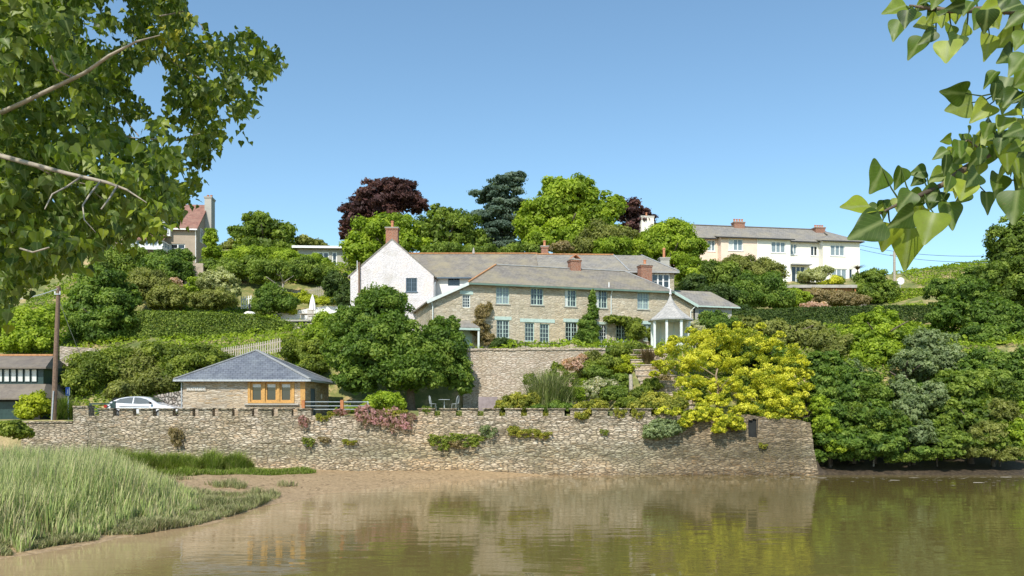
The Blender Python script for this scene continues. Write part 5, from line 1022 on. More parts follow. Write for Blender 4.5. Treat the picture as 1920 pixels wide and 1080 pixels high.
# short marsh grass between the reeds and the water, on the spit
n = 30000; y = rng.uniform(22.5, 41, n); x0 = np.interp(y, RX[:, 0], RX[:, 1])-.8; x1_ = shore_x(y)-np.interp(y, [22, 30, 36, 41], [.25, .3, .5, 3.2]); x = x0+(x1_-x0)*rng.uniform(0, 1, n)
nz = np.array([mnoise.noise(Vector((a*.6, b_*.6, 3)))+.5*mnoise.noise(Vector((a*2, b_*2, 3))) for a, b_ in zip(x, y)]); k = (nz > -.30) & (x1_ > x0) & ((y < 37.5) | (nz > .25)); x, y, nz = x[k], y[k], nz[k]
P = np.stack([x, y, zs(x, y)-.03], 1)
o = blades('marsh_grass', P, (.18+.35*np.clip(nz+.3, 0, 1))*rng.uniform(.6, 1.2, len(x)), np.full(len(x), .03), 'marsh_blade', rng, lean=.8, tint=rng.uniform(.1, 1, len(x))); tag(o, 'short straggly marsh grass on the mud spit', 'grass', kind='stuff')
# lush tussocks under the wall, counted mounds as one mass of grass
def tuss(name, label, spots, nper, h, mt, w=.035, lean=.6):
    Ps = []; Hs = []
    for (px, py, Y, rx, ry) in spots:
        c = at(px, py, Y); a = rng.uniform(0, 2*math.pi, nper); r = np.sqrt(rng.uniform(0, 1, nper)); x = c.x+np.cos(a)*r*rx/F*Y; y = c.y+np.sin(a)*r*ry
        Ps.append(np.stack([x, y, zs(x, y)-.02], 1)); Hs.append(h*(1.1-.6*r*r)*rng.uniform(.6, 1.15, nper))
    P = np.concatenate(Ps); Hs = [h_*(.75+.5*random.Random(i).random()) for i, h_ in enumerate(Hs)]; return tag(blades(name, P, np.concatenate(Hs), np.full(len(P), w), mt, rng, lean=lean, wind=(.1, -.1)), label, 'grass', kind='stuff')
tuss('tussock_grass', 'lush dark green tussock grass along the foot of the river wall', [(x_+random.Random(x_).uniform(-9, 9), 0, 47.6+random.Random(x_+1).uniform(-.9, .6), random.Random(x_+2).uniform(12, 27), random.Random(x_+3).uniform(.5, 1.1)) for x_ in range(190, 475, 13)], 1300, 1.15, 'grass_blade')
tuss('meadow_grass', 'lighter short grass between the tussocks and the mud', [(x_, 0, yy, 30, 1.1) for x_, yy in ((260, 44.5), (300, 43.8), (345, 43.4), (390, 45.2), (420, 44.6), (450, 45.0), (480, 45.4), (510, 46.1), (540, 46.8), (562, 47.4), (240, 46), (215, 47), (185, 48), (150, 48.5), (110, 49), (80, 49))], 1700, .42, 'grass_blade')
tuss('verge_grass', 'tall pale grass behind the low wall beside the utility pole', [(120, 0, 52.2, 14, .7), (135, 0, 52.6, 10, .6)], 900, 1.5, 'grass_blade')
c = at(1215, 672, 59); zb = gz(c.x, c.y); rr = nextrng(); P = np.zeros((170, 3)); P[:, :2] = rr.normal(size=(170, 2))*.12
o = blades('phormium', P, rr.uniform(1.2, 2.1, 170), np.full(170, .11), 'phormium_blade', rr, lean=.95, seg=5); o.location = (c.x, c.y, c.z-.7); tag(o, 'bronze spiky sword-leaved plant in front of the gazebo post', 'plant')
rr = nextrng(); plant('willow_shrub', 'loose light green bush around the feathery upright shrub', 'shrub', 'ivy', .13, [(1052, 742, 52.8, 26, 20), (1015, 735, 53, 22, 18), (1068, 712, 54, 16, 16), (1035, 712, 53.6, 20, 18), (992, 712, 53.8, 12, 14), (1045, 690, 54.2, 12, 12)], nl=44, lobe=.22, jit=1.0, cover=.7, core=False, flat=1.0)
c = at(1028, 766, 52.2); P = np.zeros((1500, 3)); P[:, :2] = rr.normal(size=(1500, 2))*np.array([.7, .4]); hh_ = rr.uniform(1.8, 4.3, 1500)*np.exp(-(P[:, 0]/2.2)**2)
o = blades('willow_shrub', P, hh_, np.full(1500, .085), 'willow_blade', rr, lean=.62, seg=4); o.location = (c.x, c.y, 3.4); tag(o, 'feathery upright green shrub in front of the retaining wall', 'shrub')
c = at(1608, 508, 99); pt = empty('palm_tree', (c.x, c.y, gz(c.x, c.y)), 0, 'small spiky palm at the right corner of the cream house', 'palm'); hh = c.z-gz(c.x, c.y)
MB().tube([(0, 0, -.2), (.05, 0, hh*.5), (0, 0, hh)], [.16, .12, .1], 7).build('trunk', 'bark', pt)
P = np.zeros((140, 3)); P[:, 2] = hh; o = blades('crown', P, rr.uniform(.7, 1.2, 140), np.full(140, .07), 'phormium_blade', rr, lean=1.6, seg=4); o.parent = pt
# leafy ground cover over the whole hillside
rng = nextrng(); n = 230000; x = rng.uniform(-46, 60, n); y = rng.uniform(53.5, 112, n)**1.0; keep = abs(x) < .68*y
fp = [(24, 48, 87, 113), (-21.5, -12, 51, 58), (-14.5, 18, 63, 80), (-7.5, 9.5, 50, 60.2), (-21.8, -14.0, 71.5, 77.2), (-30, -20, 50, 55.8), (24, 50, 99, 113), (-40, -30, 88, 99), (14.5, 20.5, 66, 76)]
for a in fp: keep &= ~((x > a[0]) & (x < a[1]) & (y > a[2]) & (y < a[3]))
keep &= ~((x < -33) & (y < 60)); keep &= ~((x > 8.6) & (x < 11.6) & (y > 53.5) & (y < 62))
keep &= ~((x > Xp(440, y)) & (x < Xp(625, y)) & (y > 77.5) & (y < 84)); dry = np.array([mnoise.noise(Vector((a*.16, b_*.16, 2))) for a, b_ in zip(x, y)]); keep &= dry < .28
x, y = x[keep], y[keep]; lump = np.array([mnoise.noise(Vector((a*.55, b_*.55, 5)))+.5*mnoise.noise(Vector((a*1.4, b_*1.4, 6))) for a, b_ in zip(x, y)])
P = np.stack([x, y, tz(x, y)+.12+.55*np.clip(lump+.4, 0, 1)*rng.uniform(.4, 1.05, len(x))], 1); Nn = nrm(rng.normal(size=P.shape)*.7+np.array([0, -.4, .7]))
V, Fc = quads_for(P, Nn, .26*rng.uniform(.6, 1.3, len(P)), rng); T = np.clip(.35+.5*dry[keep]+rng.uniform(-.3, .4, len(P)), 0, 1)
tag(np_mesh('ground_cover', V, Fc, np.concatenate([T, T]), 'leaf_bright'), 'low leafy ground cover and grass over the hillside gardens', 'ground cover', kind='stuff')
# ------------------------------------------------------------------ car
def car():
    Y = 53.2; x0 = Xp(207, Y); zb = 3.44; L = 4.75
    r = empty('parked_car', (x0, Y, zb), 0, 'white hatchback parked behind the crenellated wall with its nose behind the annex', 'car')
    # stations: x, half width, sill z, shoulder z, roof z, roof half width
    st = [(0.00, .62, .50, .88, .90, .60), (.10, .80, .38, .98, 1.02, .66), (.35, .88, .30, 1.04, 1.22, .62), (.75, .90, .26, 1.05, 1.46, .60), (1.30, .91, .24, 1.04, 1.57, .62), (1.90, .91, .24, 1.02, 1.60, .63), (2.50, .91, .24, 1.00, 1.57, .62), (2.95, .91, .24, .99, 1.42, .60), (3.35, .91, .25, .98, 1.16, .62), (3.62, .90, .26, .97, 1.00, .68), (4.10, .88, .28, .92, .95, .66), (4.50, .80, .32, .80, .84, .60), (4.72, .62, .42, .66, .70, .50)]
    vs = []; K = 12
    for x, w, zs_, zh, zr, wr in st:
        half = [(w*.9, zs_), (w, zs_+.18), (w*1.0, (zs_+zh)/2), (w*.985, zh-.05), (wr+(w-wr)*.30+.02, zh+(zr-zh)*.55 if zr-zh > .1 else (zh+zr)/2), (wr, zr-.03)]
        vs += [(x, -a, b) for a, b in half]+[(x, a, b) for a, b in reversed(half)]
    fs = [(i*K+j, (i+1)*K+j, (i+1)*K+(j+1) % K, i*K+(j+1) % K) for i in range(len(st)-1) for j in range(K)]
    fs += [tuple(range(K-1, -1, -1)), tuple((len(st)-1)*K+j for j in range(K))]
    b = MB().add(vs, fs).build('body', 'car_paint', r, smooth=True)
    b.modifiers.new('s', 'SUBSURF').levels = 2; b.modifiers['s'].render_levels = 2
    # side windows on both flanks
    for s in (-1, 1):
        g = [(.62, 1.13), (1.0, 1.36), (1.6, 1.46), (2.3, 1.45), (2.75, 1.34), (3.22, 1.07), (2.4, 1.04), (1.4, 1.07)]
        def wy(x, z):
            w = .905; wr = .62; t = min(1, max(0, (z-1.0)/.58)); return w-.03-(w-wr)*t*.93
        for (a, sel, nm) in ((0, [(.62, 1.13), (1.0, 1.36), (1.6, 1.46), (1.86, 1.47), (1.86, 1.05), (1.4, 1.07)], 'window'), (1, [(1.93, 1.47), (2.3, 1.45), (2.75, 1.34), (3.22, 1.07), (2.4, 1.04), (1.93, 1.05)], 'window')):
            MB().quad(*[(x, s*(wy(x, z)+.012), z) for x, z in sel]).build(nm, 'car_glass', r)
        MB().lathe([(0, .1), (.05, .09), (.09, .05), (.1, 0), (.08, -.05), (0, -.08)], (3.12, s*1.02, 1.08), 10).build('wing_mirror', 'black_metal', r)
        MB().box(-.03+.05, .22, s*.84-.05, s*.84+.05, .78, .96).build('tail_light', 'tail_red', r)
        for wx in (.82, 3.72):
            w = MB().lathe([(.12, -.1), (.33, -.1), (.33, .1), (.12, .1)], (0, 0, 0), 22).build('wheel', 'tyre', r); w.matrix_local = Matrix.Translation((wx, s*.82, .33)) @ Matrix.Rotation(R(90), 4, 'X')
            MB().lathe([(.0, .095), (.12, .1), (.21, .105), (.22, .08)], (0, 0, 0), 14).build('rim', 'steel', w)
        MB().bar((1.05, s*.915, .86), (2.98, s*.915, .84), .012, .03).build('side_trim', 'black_metal', r)
    MB().quad((3.30, -.56, 1.18), (3.30, .56, 1.18), (2.86, .52, 1.46), (2.86, -.52, 1.46)).build('windscreen', 'car_glass', r).location = (.04, 0, .03)
    MB().quad((.16, -.56, 1.10), (.60, -.54, 1.40), (.60, .54, 1.40), (.16, .56, 1.10)).build('rear_window', 'car_glass', r).location = (-.03, 0, .04)
car()
# ------------------------------------------------------------------ poles, signs, fences
def pole():
    b = at(100, 0, 51.0); t = at(110, 537, 51.0); zb = 3.3; b.z = zb
    r = empty('utility_pole', b, 0, 'tall brown wooden utility pole at the left above the low wall', 'pole')
    MB().tube([(0, 0, -.3), ((t.x-b.x)*.5, 0, (t.z-zb)*.5), (t.x-b.x, 0, t.z-zb)], [.17, .15, .12], 10).build('shaft', 'pole_wood', r)
    MB().tube([(-.0, -.19, 0), (.12, -.18, 2.0)], .045, 6).build('cable_guard', 'grey_metal', r)
    MB().box((t.x-b.x)-.2, (t.x-b.x)+.2, -.16, -.10, t.z-zb-.55, t.z-zb-.47).build('crossarm', 'grey_metal', r)
    for s in (-.16, .16): MB().lathe([(.03, 0), (.05, .04), (.02, .08), (.05, .12), (0, .16)], ((t.x-b.x)+s, -.13, t.z-zb-.47), 8).build('insulator', 'white_paint', r)
pole()
def wire(name, a, b, sag, label, r=.018, m='grey_metal'):
    a = Vector(a); b = Vector(b); pts = [a.lerp(b, t/12)-Vector((0, 0, sag*4*(t/12)*(1-t/12))) for t in range(13)]
    return tag(MB().tube(pts, r, 5).build(name, m), label, 'wire')
wire('overhead_wire', at(109, 541, 51), at(-60, 565, 40), .3, 'pale overhead wire running left from the top of the brown utility pole', .022, 'white_paint')
wire('stay_wire', at(110, 560, 51), at(152, 668, 57), .1, 'thin stay wire dropping right from the brown utility pole', .02)
for i, (ya, yb, lb) in enumerate(((465, 474, 'upper thin wire crossing the sky right of the cream house'), (473, 486, 'lower thin wire crossing the sky right of the cream house'))):
    wire('overhead_wire', at(1610, ya-6, 110), at(1850, yb+6, 86), .5, lb, .03, 'slate_blue_paint')
p = at(1677, 545, 92); q = at(1675, 470, 92); r = empty('street_pole', (p.x, p.y, gz(p.x, p.y)), 0, 'grey wooden street pole rising behind the low green hedge', 'pole'); hh = q.z-gz(p.x, p.y)
MB().tube([(0, 0, -.2), (0, 0, hh)], [.17, .13], 8).build('shaft', 'grey_wood', r); MB().bar((-.5, 0, hh-.5), (.5, 0, hh-.5), .09).build('crossarm', 'grey_wood', r)
p = at(1688, 545, 91); zb = gz(p.x, p.y); q = at(1688, 527, 91); r = empty('round_sign', (p.x, p.y, zb), 0, 'round white sign board beside the grey street pole', 'sign'); hh = q.z-zb
MB().tube([(0, 0, -.2), (0, 0, hh)], .04, 6).build('post', 'grey_metal', r)
d = MB().lathe([(0, 0), (.42, 0), (.42, .04), (0, .04)], (0, 0, 0), 20).build('board', 'white_paint', r); d.matrix_local = Matrix.Translation((0, -.05, hh)) @ Matrix.Rotation(R(90), 4, 'X')
# blue information sign
p = at(128, 762, 52.0); r = empty('road_sign', (p.x, p.y, 3.3), 0, 'narrow blue road sign on a pale post right of the brown pole', 'sign'); h0 = Zp(742, 52)-3.3; h1 = Zp(726, 52)-3.3
MB().tube([(0, 0, -.1), (0, 0, h1-.1)], .04, 7).build('post', 'white_paint', r); s = MB().box(-.14, .14, -.06, -.045, h0, h1).build('board', 'blue_sign', r)
MB().box(-.02, .02, -.066, -.0605, h0+.1, h1-.16).box(.085, .125, -.066, -.0605, h0+.02, h1-.03).build('white_stripe', 'white_paint', s)
# green field gate between pier and car
p = at(168, 0, 51.6); r = empty('iron_gate', (p.x, p.y, 3.3), 0, 'dark green wooden gate between the square pier and the car', 'gate'); w = 1.45
g = MB(); g.box(0, w, -.03, .03, 1.12, 1.22); g.box(0, w, -.03, .03, .15, .25); g.box(0, .09, -.03, .03, .25, 1.12).box(w-.09, w, -.03, .03, .25, 1.12); g.bar((.06, -.035, .25), (w-.05, -.035, 1.1), .05).bar((.06, .035, 1.1), (w-.05, .035, .25), .05).box(0, w, -.02, .02, .66, .74)
g.build('frame', 'dark_green_paint', r); MB().box(w+.05, w+.22, -.08, .08, -.1, 1.35).build('gate_post', 'dark_green_paint', r)
def picket(name, label, pts, h, gap=.13, w=.08, m='grey_wood'):
    P3 = [at(*p) for p in pts]; o0 = P3[0]; r = empty(name, (o0.x, o0.y, o0.z-h), 0, label, 'fence'); off = Vector((o0.x, o0.y, o0.z-h)); rails = MB(); k = 0
    for a, b in zip(P3, P3[1:]):
        L = (b-a).length; n = max(2, int(L/gap)); dx = (b-a).normalized(); nn = Vector((dx.y, -dx.x, 0)).normalized()
        for f in (.25, .75): rails.bar(a-off-Vector((0, 0, h*f))+nn*-.04, b-off-Vector((0, 0, h*f))+nn*-.04, .04, .08)
        for i in range(n):
            if k >= 95: break
            c = a.lerp(b, i/n)-off; x1 = c+dx*w; mb = MB(); t = Vector((0, 0, 1))
            v = [c-t*h, x1-t*h, x1-t*.06, (c+x1)/2, c-t*.06]; mb.add([q+nn*.01 for q in v]+[q-nn*.012 for q in v], [(0, 1, 2, 3, 4), (9, 8, 7, 6, 5)]+[(j, j+5, (j+1) % 5+5, (j+1) % 5) for j in range(5)])
            mb.build('picket', m, r); k += 1
    rails.build('rail', m, r)
picket('picket_fence', 'weathered picket fence climbing behind the annex roof ridge', [(415, 652, 61), (458, 646, 61), (492, 640, 61), (528, 633, 61)], 1.05, .17, .09)
picket('picket_fence', 'pale picket fence above the white curved patio wall', [(545, 548, 80), (608, 535, 81)], 1.0, .2, .1)
picket('picket_fence', 'short white picket fence behind the pizza oven', [(452, 556, 75.5), (474, 553, 75.5)], 1.2, .2, .1, 'white_paint')
# tall stone pier in the garden
wall_box('stone_pier', at(346, 0, 80), at(381, 0, 80), gz(at(360, 0, 80).x, 80)-.3, Zp(493, 80), .8, 'tan_render', 'weathered plastered pier between the green banks under the tan house', 'pier')
wall_box('bank_wall', at(112, 0, 59.5), at(200, 0, 60.5), 6.0, Zp(650, 60), .4, 'terrace_stone', 'fragment of rough stone walling on the bank behind the utility pole', zt2=Zp(655, 60.5))
# ------------------------------------------------------------------ patio with curved white wall
def patio():
    zf = 12.0
    cx, cy = Xp(590, 74.5), 74.2; Rr = 4.9; r = empty('patio_wall', (cx, cy, zf), 0, 'curved white rendered patio wall behind the closed parasol', 'wall'); n = 30; vs = []
    for i in range(n+1):
        a = R(196-205*i/n); t = i/n; h = .35+1.75*min(1, t*1.9)-.15*max(0, t-.8)*5
        h += .06*mnoise.noise(Vector((i*.4, 0, 0)))
        for q, z in ((Rr, -.3), (Rr, h), (Rr+.35, h), (Rr+.35, -.3)): vs.append((math.cos(a)*q*1.0, math.sin(a)*q*.62, z))
    fs = [(i*4+j, i*4+(j+1) % 4, (i+1)*4+(j+1) % 4, (i+1)*4+j) for i in range(n) for j in range(4)]+[(0, 1, 2, 3), (n*4+3, n*4+2, n*4+1, n*4)]
    MB().add(vs, fs).build('render_face', 'lime_wash', r)
    s = MB(); m_ = 24; s.add([(cx+math.cos(2*math.pi*k/m_)*Rr, cy-.6+math.sin(2*math.pi*k/m_)*3.4, zf) for k in range(m_)]+[(cx+math.cos(2*math.pi*k/m_)*Rr, cy-.6+math.sin(2*math.pi*k/m_)*3.4, zf-.15) for k in range(m_)], [tuple(range(m_))]+[(k, m_+k, m_+(k+1) % m_, (k+1) % m_) for k in range(m_)])
    tag(s.build('terrace', 'concrete'), kind='structure')
    wall_box('patio_retaining_wall', at(543, 0, 70.4), at(603, 0, 70.4), 9.8, Zp(605, 70.4), .5, 'boulder_stone', 'rough pinkish boulder wall below the patio table')
    # closed parasol
    p = at(586, 605, 72.5); u = empty('closed_parasol', (p.x, p.y, zf), 0, 'closed white parasol standing over the patio table', 'parasol')
    MB().tube([(0, 0, 0), (0, 0, 1.3)], .03, 7).build('pole', 'grey_wood', u)
    v = []; K = 16
    for (rr_, z) in ((.05, 1.05), (.27, 1.12), (.24, 1.5), (.15, 2.1), (.05, 2.45), (.01, 2.55)):
        for k in range(K): a = 2*math.pi*k/K; q = rr_*(1.18 if k % 2 else .8); v.append((math.cos(a)*q, math.sin(a)*q, z))
    MB().add(v, [(i*K+k, i*K+(k+1) % K, (i+1)*K+(k+1) % K, (i+1)*K+k) for i in range(5) for k in range(K)]).build('canopy', 'canvas', u)
    MB().lathe([(0, 0), (.3, 0), (.3, .06), (.05, .1), (0, .1)], (0, 0, 0), 14).build('base', 'black_metal', u)
    t = empty('garden_table', (p.x-.1, p.y-.1, zf), 0, 'dark wooden patio table under the closed parasol', 'table')
    tt = MB(); [tt.box(-1.0, 1.0, -.5+i*.17, -.5+i*.17+.15, .70, .74) for i in range(6)]; tt.build('table_top', 'grey_wood', t)
    for sx in (-.85, .85):
        for sy in (-.4, .4): MB().box(sx-.04, sx+.04, sy-.04, sy+.04, 0, .70).build('leg', 'grey_wood', t)
    def chair(x, y, rz, label):
        c = empty('garden_chair', (x, y, zf), rz, label, 'chair')
        sl2 = MB(); [sl2.box(-.25, .25, -.24+i*.1, -.24+i*.1+.08, .42, .45) for i in range(5)]; sl2.build('seat', 'grey_wood', c)
        bk = MB(); [bk.box(-.25+i*.1, -.25+i*.1+.05, -.27, -.24, .46, .92) for i in range(6)]; bk.box(-.27, .27, -.285, -.235, .92, 1.0); bk.build('backrest', 'grey_wood', c)
        for sx in (-.23, .23):
            for sy in (-.25, .2): MB().box(sx-.025, sx+.025, sy-.025, sy+.025, 0, .42).build('leg', 'grey_wood', c)
    chair(p.x+.12, p.y-1.0, 0, 'slatted wooden patio chair with its back to the river')
    # pizza oven
    q = at(468, 586, 72.6); z0 = 12.2; o = empty('pizza_oven', (q.x, q.y, z0), R(20), 'white domed outdoor oven with brick mouth and small chimney above the clipped hedge', 'oven')
    pr = [(.72, 0), (.72, .15), (.68, .38), (.55, .60), (.36, .75), (.15, .82), (0, .83)]; MB().lathe(pr, (0, 0, 0), 24).build('dome', 'white_render', o, smooth=True)
    ar = MB(); K = 10; pts = [(-.28, 0)]+[(.28*math.cos(math.pi-math.pi*k/K), .25+.24*math.sin(math.pi*k/K)) for k in range(K+1)]+[(.28, 0)]
    ar.add([(x, -.74, z+.02) for x, z in pts]+[(x, -.3, z+.02) for x, z in pts], [tuple(range(len(pts)))]+[(i, i+1, i+1+len(pts), i+len(pts)) for i in range(len(pts)-1)]); ar.build('mouth', 'terracotta', o)
    pts2 = [(x*1.3, z*1.22) for x, z in pts]; rm = MB(); n_ = len(pts); rm.add([(x, -.78, z+.02) for x, z in pts]+[(x, -.78, z+.02) for x, z in pts2]+[(x, -.5, z+.02) for x, z in pts2], [(i, i+1, i+1+n_, i+n_) for i in range(n_-1)]+[(i+n_, i+1+n_, i+1+2*n_, i+2*n_) for i in range(n_-1)]); rm.build('arch', 'white_render', o)
    MB().tube([(0, -.25, .7), (0, -.25, 1.45)], .08, 8).build('flue', 'black_metal', o)
    MB().box(-.85, .85, -.9, .85, -.12, 0).box(-.7, .7, -.7, .7, -1.4, -.12).build('plinth', 'white_render', o)
patio()
# ------------------------------------------------------------------ railing, bistro set, bench on the terrace behind the wall
def railing():
    Y = 50.3; r = empty('steel_railing', (Xp(569, Y), Y, 3.7), 0, 'steel rail fence with two orange wooden posts on the river wall', 'railing'); X0 = Xp(569, Y); z = lambda py: Zp(py, Y)-3.7
    for px in (569, 641.5): MB().box(Xp(px, Y)-X0-.1, Xp(px, Y)-X0+.1, -.1, .1, -.05, z(750)).build('post', 'orange_post', r)
    for py in (753.5, 761, 767.5): MB().tube([(.0, -.0, z(py)), (Xp(690, Y)-X0, 0, z(py))], .028, 7).build('rail', 'steel', r)
    MB().box(Xp(690, Y)-X0-.03, Xp(690, Y)-X0+.03, -.03, .03, -.02, z(752)).build('end_post', 'steel', r)
railing()
def bistro():
    zf = 4.03; Y = 52.6
    t = empty('bistro_table', (Xp(833, Y), Y, zf), 0, 'round light metal bistro table under the broad dark tree', 'table')
    MB().lathe([(0, .70), (.36, .70), (.38, .72), (.36, .74), (0, .74)], (0, 0, 0), 20).build('table_top', 'grey_metal', t); MB().tube([(0, 0, 0), (0, 0, .70)], .03, 7).build('pedestal', 'grey_metal', t)
    for a in (0, 120, 240): MB().tube([(0, 0, .2), (math.cos(R(a))*.28, math.sin(R(a))*.28, 0)], .015, 6).build('foot', 'grey_metal', t)
    for px, rz, lb in ((812, -1.2, 'light metal bistro chair at the end nearer the annex'), (853, 1.2, 'light metal bistro chair at the end nearer the stone planter')):
        c = empty('bistro_chair', (Xp(px, Y), Y, zf), rz, lb, 'chair'); b = MB(); b.lathe([(0, .43), (.2, .43), (.21, .45), (.2, .46), (0, .46)], (0, 0, 0), 14); b.build('seat', 'grey_metal', c)
        bk = MB(); bk.tube([(-.19, -.16, .45), (-.2, -.22, .75), (-.14, -.25, .93), (0, -.26, .98), (.14, -.25, .93), (.2, -.22, .75), (.19, -.16, .45)], .014, 6)
        for x in (-.08, 0, .08): bk.tube([(x, -.19, .46), (x, -.25, .95)], .009, 5)
        bk.build('backrest', 'grey_metal', c)
        for sx in (-.16, .16):
            for sy in (-.15, .15): MB().tube([(sx*.9, sy*.9, .44), (sx*1.15, sy*1.15, 0)], .012, 5).build('leg', 'grey_metal', c)
bistro()
Y = 55; r = empty('stone_planter', (Xp(915, Y), Y, 4.0), 0, 'low mauve-grey stone trough against the retaining wall', 'planter')
MB().box(-.65, .65, -.3, -.22, 0, Zp(744, Y)-4.0).box(-.65, .65, .22, .3, 0, Zp(744, Y)-4.0).box(-.65, -.57, -.22, .22, 0, Zp(744, Y)-4.0).box(.57, .65, -.22, .22, 0, Zp(744, Y)-4.0).box(-.56, .56, -.215, .215, .05, .8).build('trough', 'mauve_stone', r)
# steps and weathered post
def steps():
    a = at(1262, 752, 53.5); b = at(1212, 680, 60.5); n = 11; r = empty('garden_steps', (a.x, a.y, gz(a.x, a.y)), 0, 'wide rustic stone and timber steps climbing beside the golden tree', 'steps'); o = Vector((a.x, a.y, gz(a.x, a.y)))
    for i in range(n):
        c = a.lerp(b, i/(n-1)); z = 4.0+4.6*(i+1)/n-o.z+.05; x = c.x-o.x; y = c.y-o.y; w = 1.5
        s = MB().box(x-w, x+w, y, y+.9, z-.6, z-.06).build('riser', 'terrace_stone', r); MB().box(x-w-.05, x+w+.05, y-.06, y+.8, z-.055, z).build('tread', 'grey_wood', s)
steps()
p = at(1183, 745, 54.5); zb = gz(p.x, p.y); r = tag(MB().tube([(0, 0, -.2), (.02, 0, .8), (-.02, 0, Zp(702, 54.5)-zb)], [.17, .15, .12], 9).build('gate_post', 'grey_wood', None, (0, 0, 0)), 'weathered grey wooden post at the foot of the garden steps', 'post'); r.location = (p.x, p.y, zb)
# black railing on the retaining wall
Y = 59.9; X0 = Xp(963, Y); zt_ = Zp(655, 59.4); r = empty('iron_railing', (X0, Y, zt_), 0, 'low black iron railing on top of the retaining wall', 'railing'); w = Xp(1054, Y)-X0; h = Zp(643, Y)-zt_
MB().tube([(0, 0, h), (w, 0, h-.05)], .02, 6).build('rail', 'black_metal', r); [MB().tube([(w*i/4, 0, -.1), (w*i/4, 0, h)], .018, 5).build('baluster', 'black_metal', r) for i in range(5)]
# ------------------------------------------------------------------ gazebo
def gazebo():
    Y = 62.5; cx = Xp(1257, Y); z = lambda py: Zp(py, Y)-zb; zb = Zp(656, Y); r = empty('gazebo', (cx, Y, zb), 0, 'small open gazebo with bell-shaped slate roof and pale posts', 'gazebo')
    Rr = 42/F*Y; ze = z(600); zt_ = z(546); prof = []
    for i in range(13):
        t = i/12; prof.append((Rr*((1-t)**1.9*.96+.04*(1-t)), ze+(zt_-ze)*(t**1.02)))
    ro = MB().lathe(prof, (0, 0, 0), 8, R(22.5)).build('roof', 'pale_slate', r); MB().lathe([(Rr-.02, ze-.1), (Rr+.02, ze-.1), (Rr+.02, ze), (Rr-.02, ze)], (0, 0, 0), 8, R(22.5)).build('fascia', 'lead', ro)
    MB().lathe([(.10, zt_-.25), (.05, zt_), (.07, zt_+.06), (.02, zt_+.2), (0, zt_+.22)], (0, 0, 0), 8).build('finial', 'white_paint', ro)
    MB().lathe([(Rr-.05, ze-.06), (0, ze-.02)], (0, 0, 0), 8, R(22.5)).build('ceiling', 'pale_paint', r)
    rp = Rr*.83
    for k in range(8):
        a = R(22.5+45*k); x, y = math.cos(a)*rp, math.sin(a)*rp; MB().box(x-.09, x+.09, y-.09, y+.09, -.4, ze-.09).build('post', 'pale_paint', r)
    for k in range(8):
        a, b = R(22.5+45*k), R(67.5+45*k); p, q = Vector((math.cos(a)*rp, math.sin(a)*rp, 0)), Vector((math.cos(b)*rp, math.sin(b)*rp, 0))
        mid = (p+q)/2
        if mid.y > .5 and mid.x > -1.0: MB().bar(p+Vector((0, 0, ze/2)), q+Vector((0, 0, ze/2)), .06, ze-.1).build('back_panel', 'white_render', r)
        elif abs(mid.x) < .8 or mid.x > .8: MB().bar(p+Vector((0, 0, .22)), q+Vector((0, 0, .22)), .05, .46).build('front_panel', 'pale_paint', r)
    MB().lathe([(0, -.05), (rp+.1, -.05), (rp+.1, -.5), (0, -.5)], (0, 0, 0), 8, R(22.5)).build('floor', 'concrete', r)
    c = empty('metal_chair', (cx+.1, Y-.2, zb-.05), .5, 'dark ornate metal chair inside the gazebo', 'chair')
    MB().box(-.24, .24, -.24, .24, .5, .54).build('seat', 'black_metal', c)
    bk = MB(); [bk.tube([(x, .24, .54), (x*1.1, .3, .98-abs(x)*.4)], .02, 5) for x in (-.22, -.11, 0, .11, .22)]; bk.tube([(-.25, .29, .85), (-.12, .3, .97), (.12, .3, .97), (.25, .29, .85)], .025, 5); bk.build('backrest', 'black_metal', c)
    for sx in (-.2, .2):
        for sy in (-.2, .2): MB().tube([(sx, sy, .5), (sx*1.1, sy*1.1, 0)], .02, 5).build('leg', 'black_metal', c)
gazebo()
# ------------------------------------------------------------------ carport under the cream house
def carport():
    Y = 90; x0 = Xp(1462, Y); x1 = Xp(1606, Y); zt_ = Zp(535, Y); zb = zt_-2.5; r = empty('flat_carport', (x0, Y, zb), 0, 'flat-roofed carport with grey fascia and brown boards under the cream house', 'carport'); w = x1-x0
    MB().box(0, w, 0, 5, 2.3, 2.5).build('roof', 'felt_roof', r); MB().box(-.05, w+.05, -.06, -.003, 2.22, 2.56).build('fascia', 'concrete', r)
    for i in range(5): MB().box(w*i/4*.98, w*i/4*.98+.15, .1, .25, 0, 2.3).build('post', 'orange_post', r)
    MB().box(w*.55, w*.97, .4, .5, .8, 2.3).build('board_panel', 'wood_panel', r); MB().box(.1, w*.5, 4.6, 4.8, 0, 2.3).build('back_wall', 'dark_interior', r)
carport()
wall_box('garden_wall', at(1570, 0, 86), at(1625, 0, 86), gz(at(1590, 0, 86).x, 86)-.5, Zp(553, 86), .4, 'boulder_stone', 'dark stone wall below the carport beside the round dark tree', zt2=Zp(556, 86))
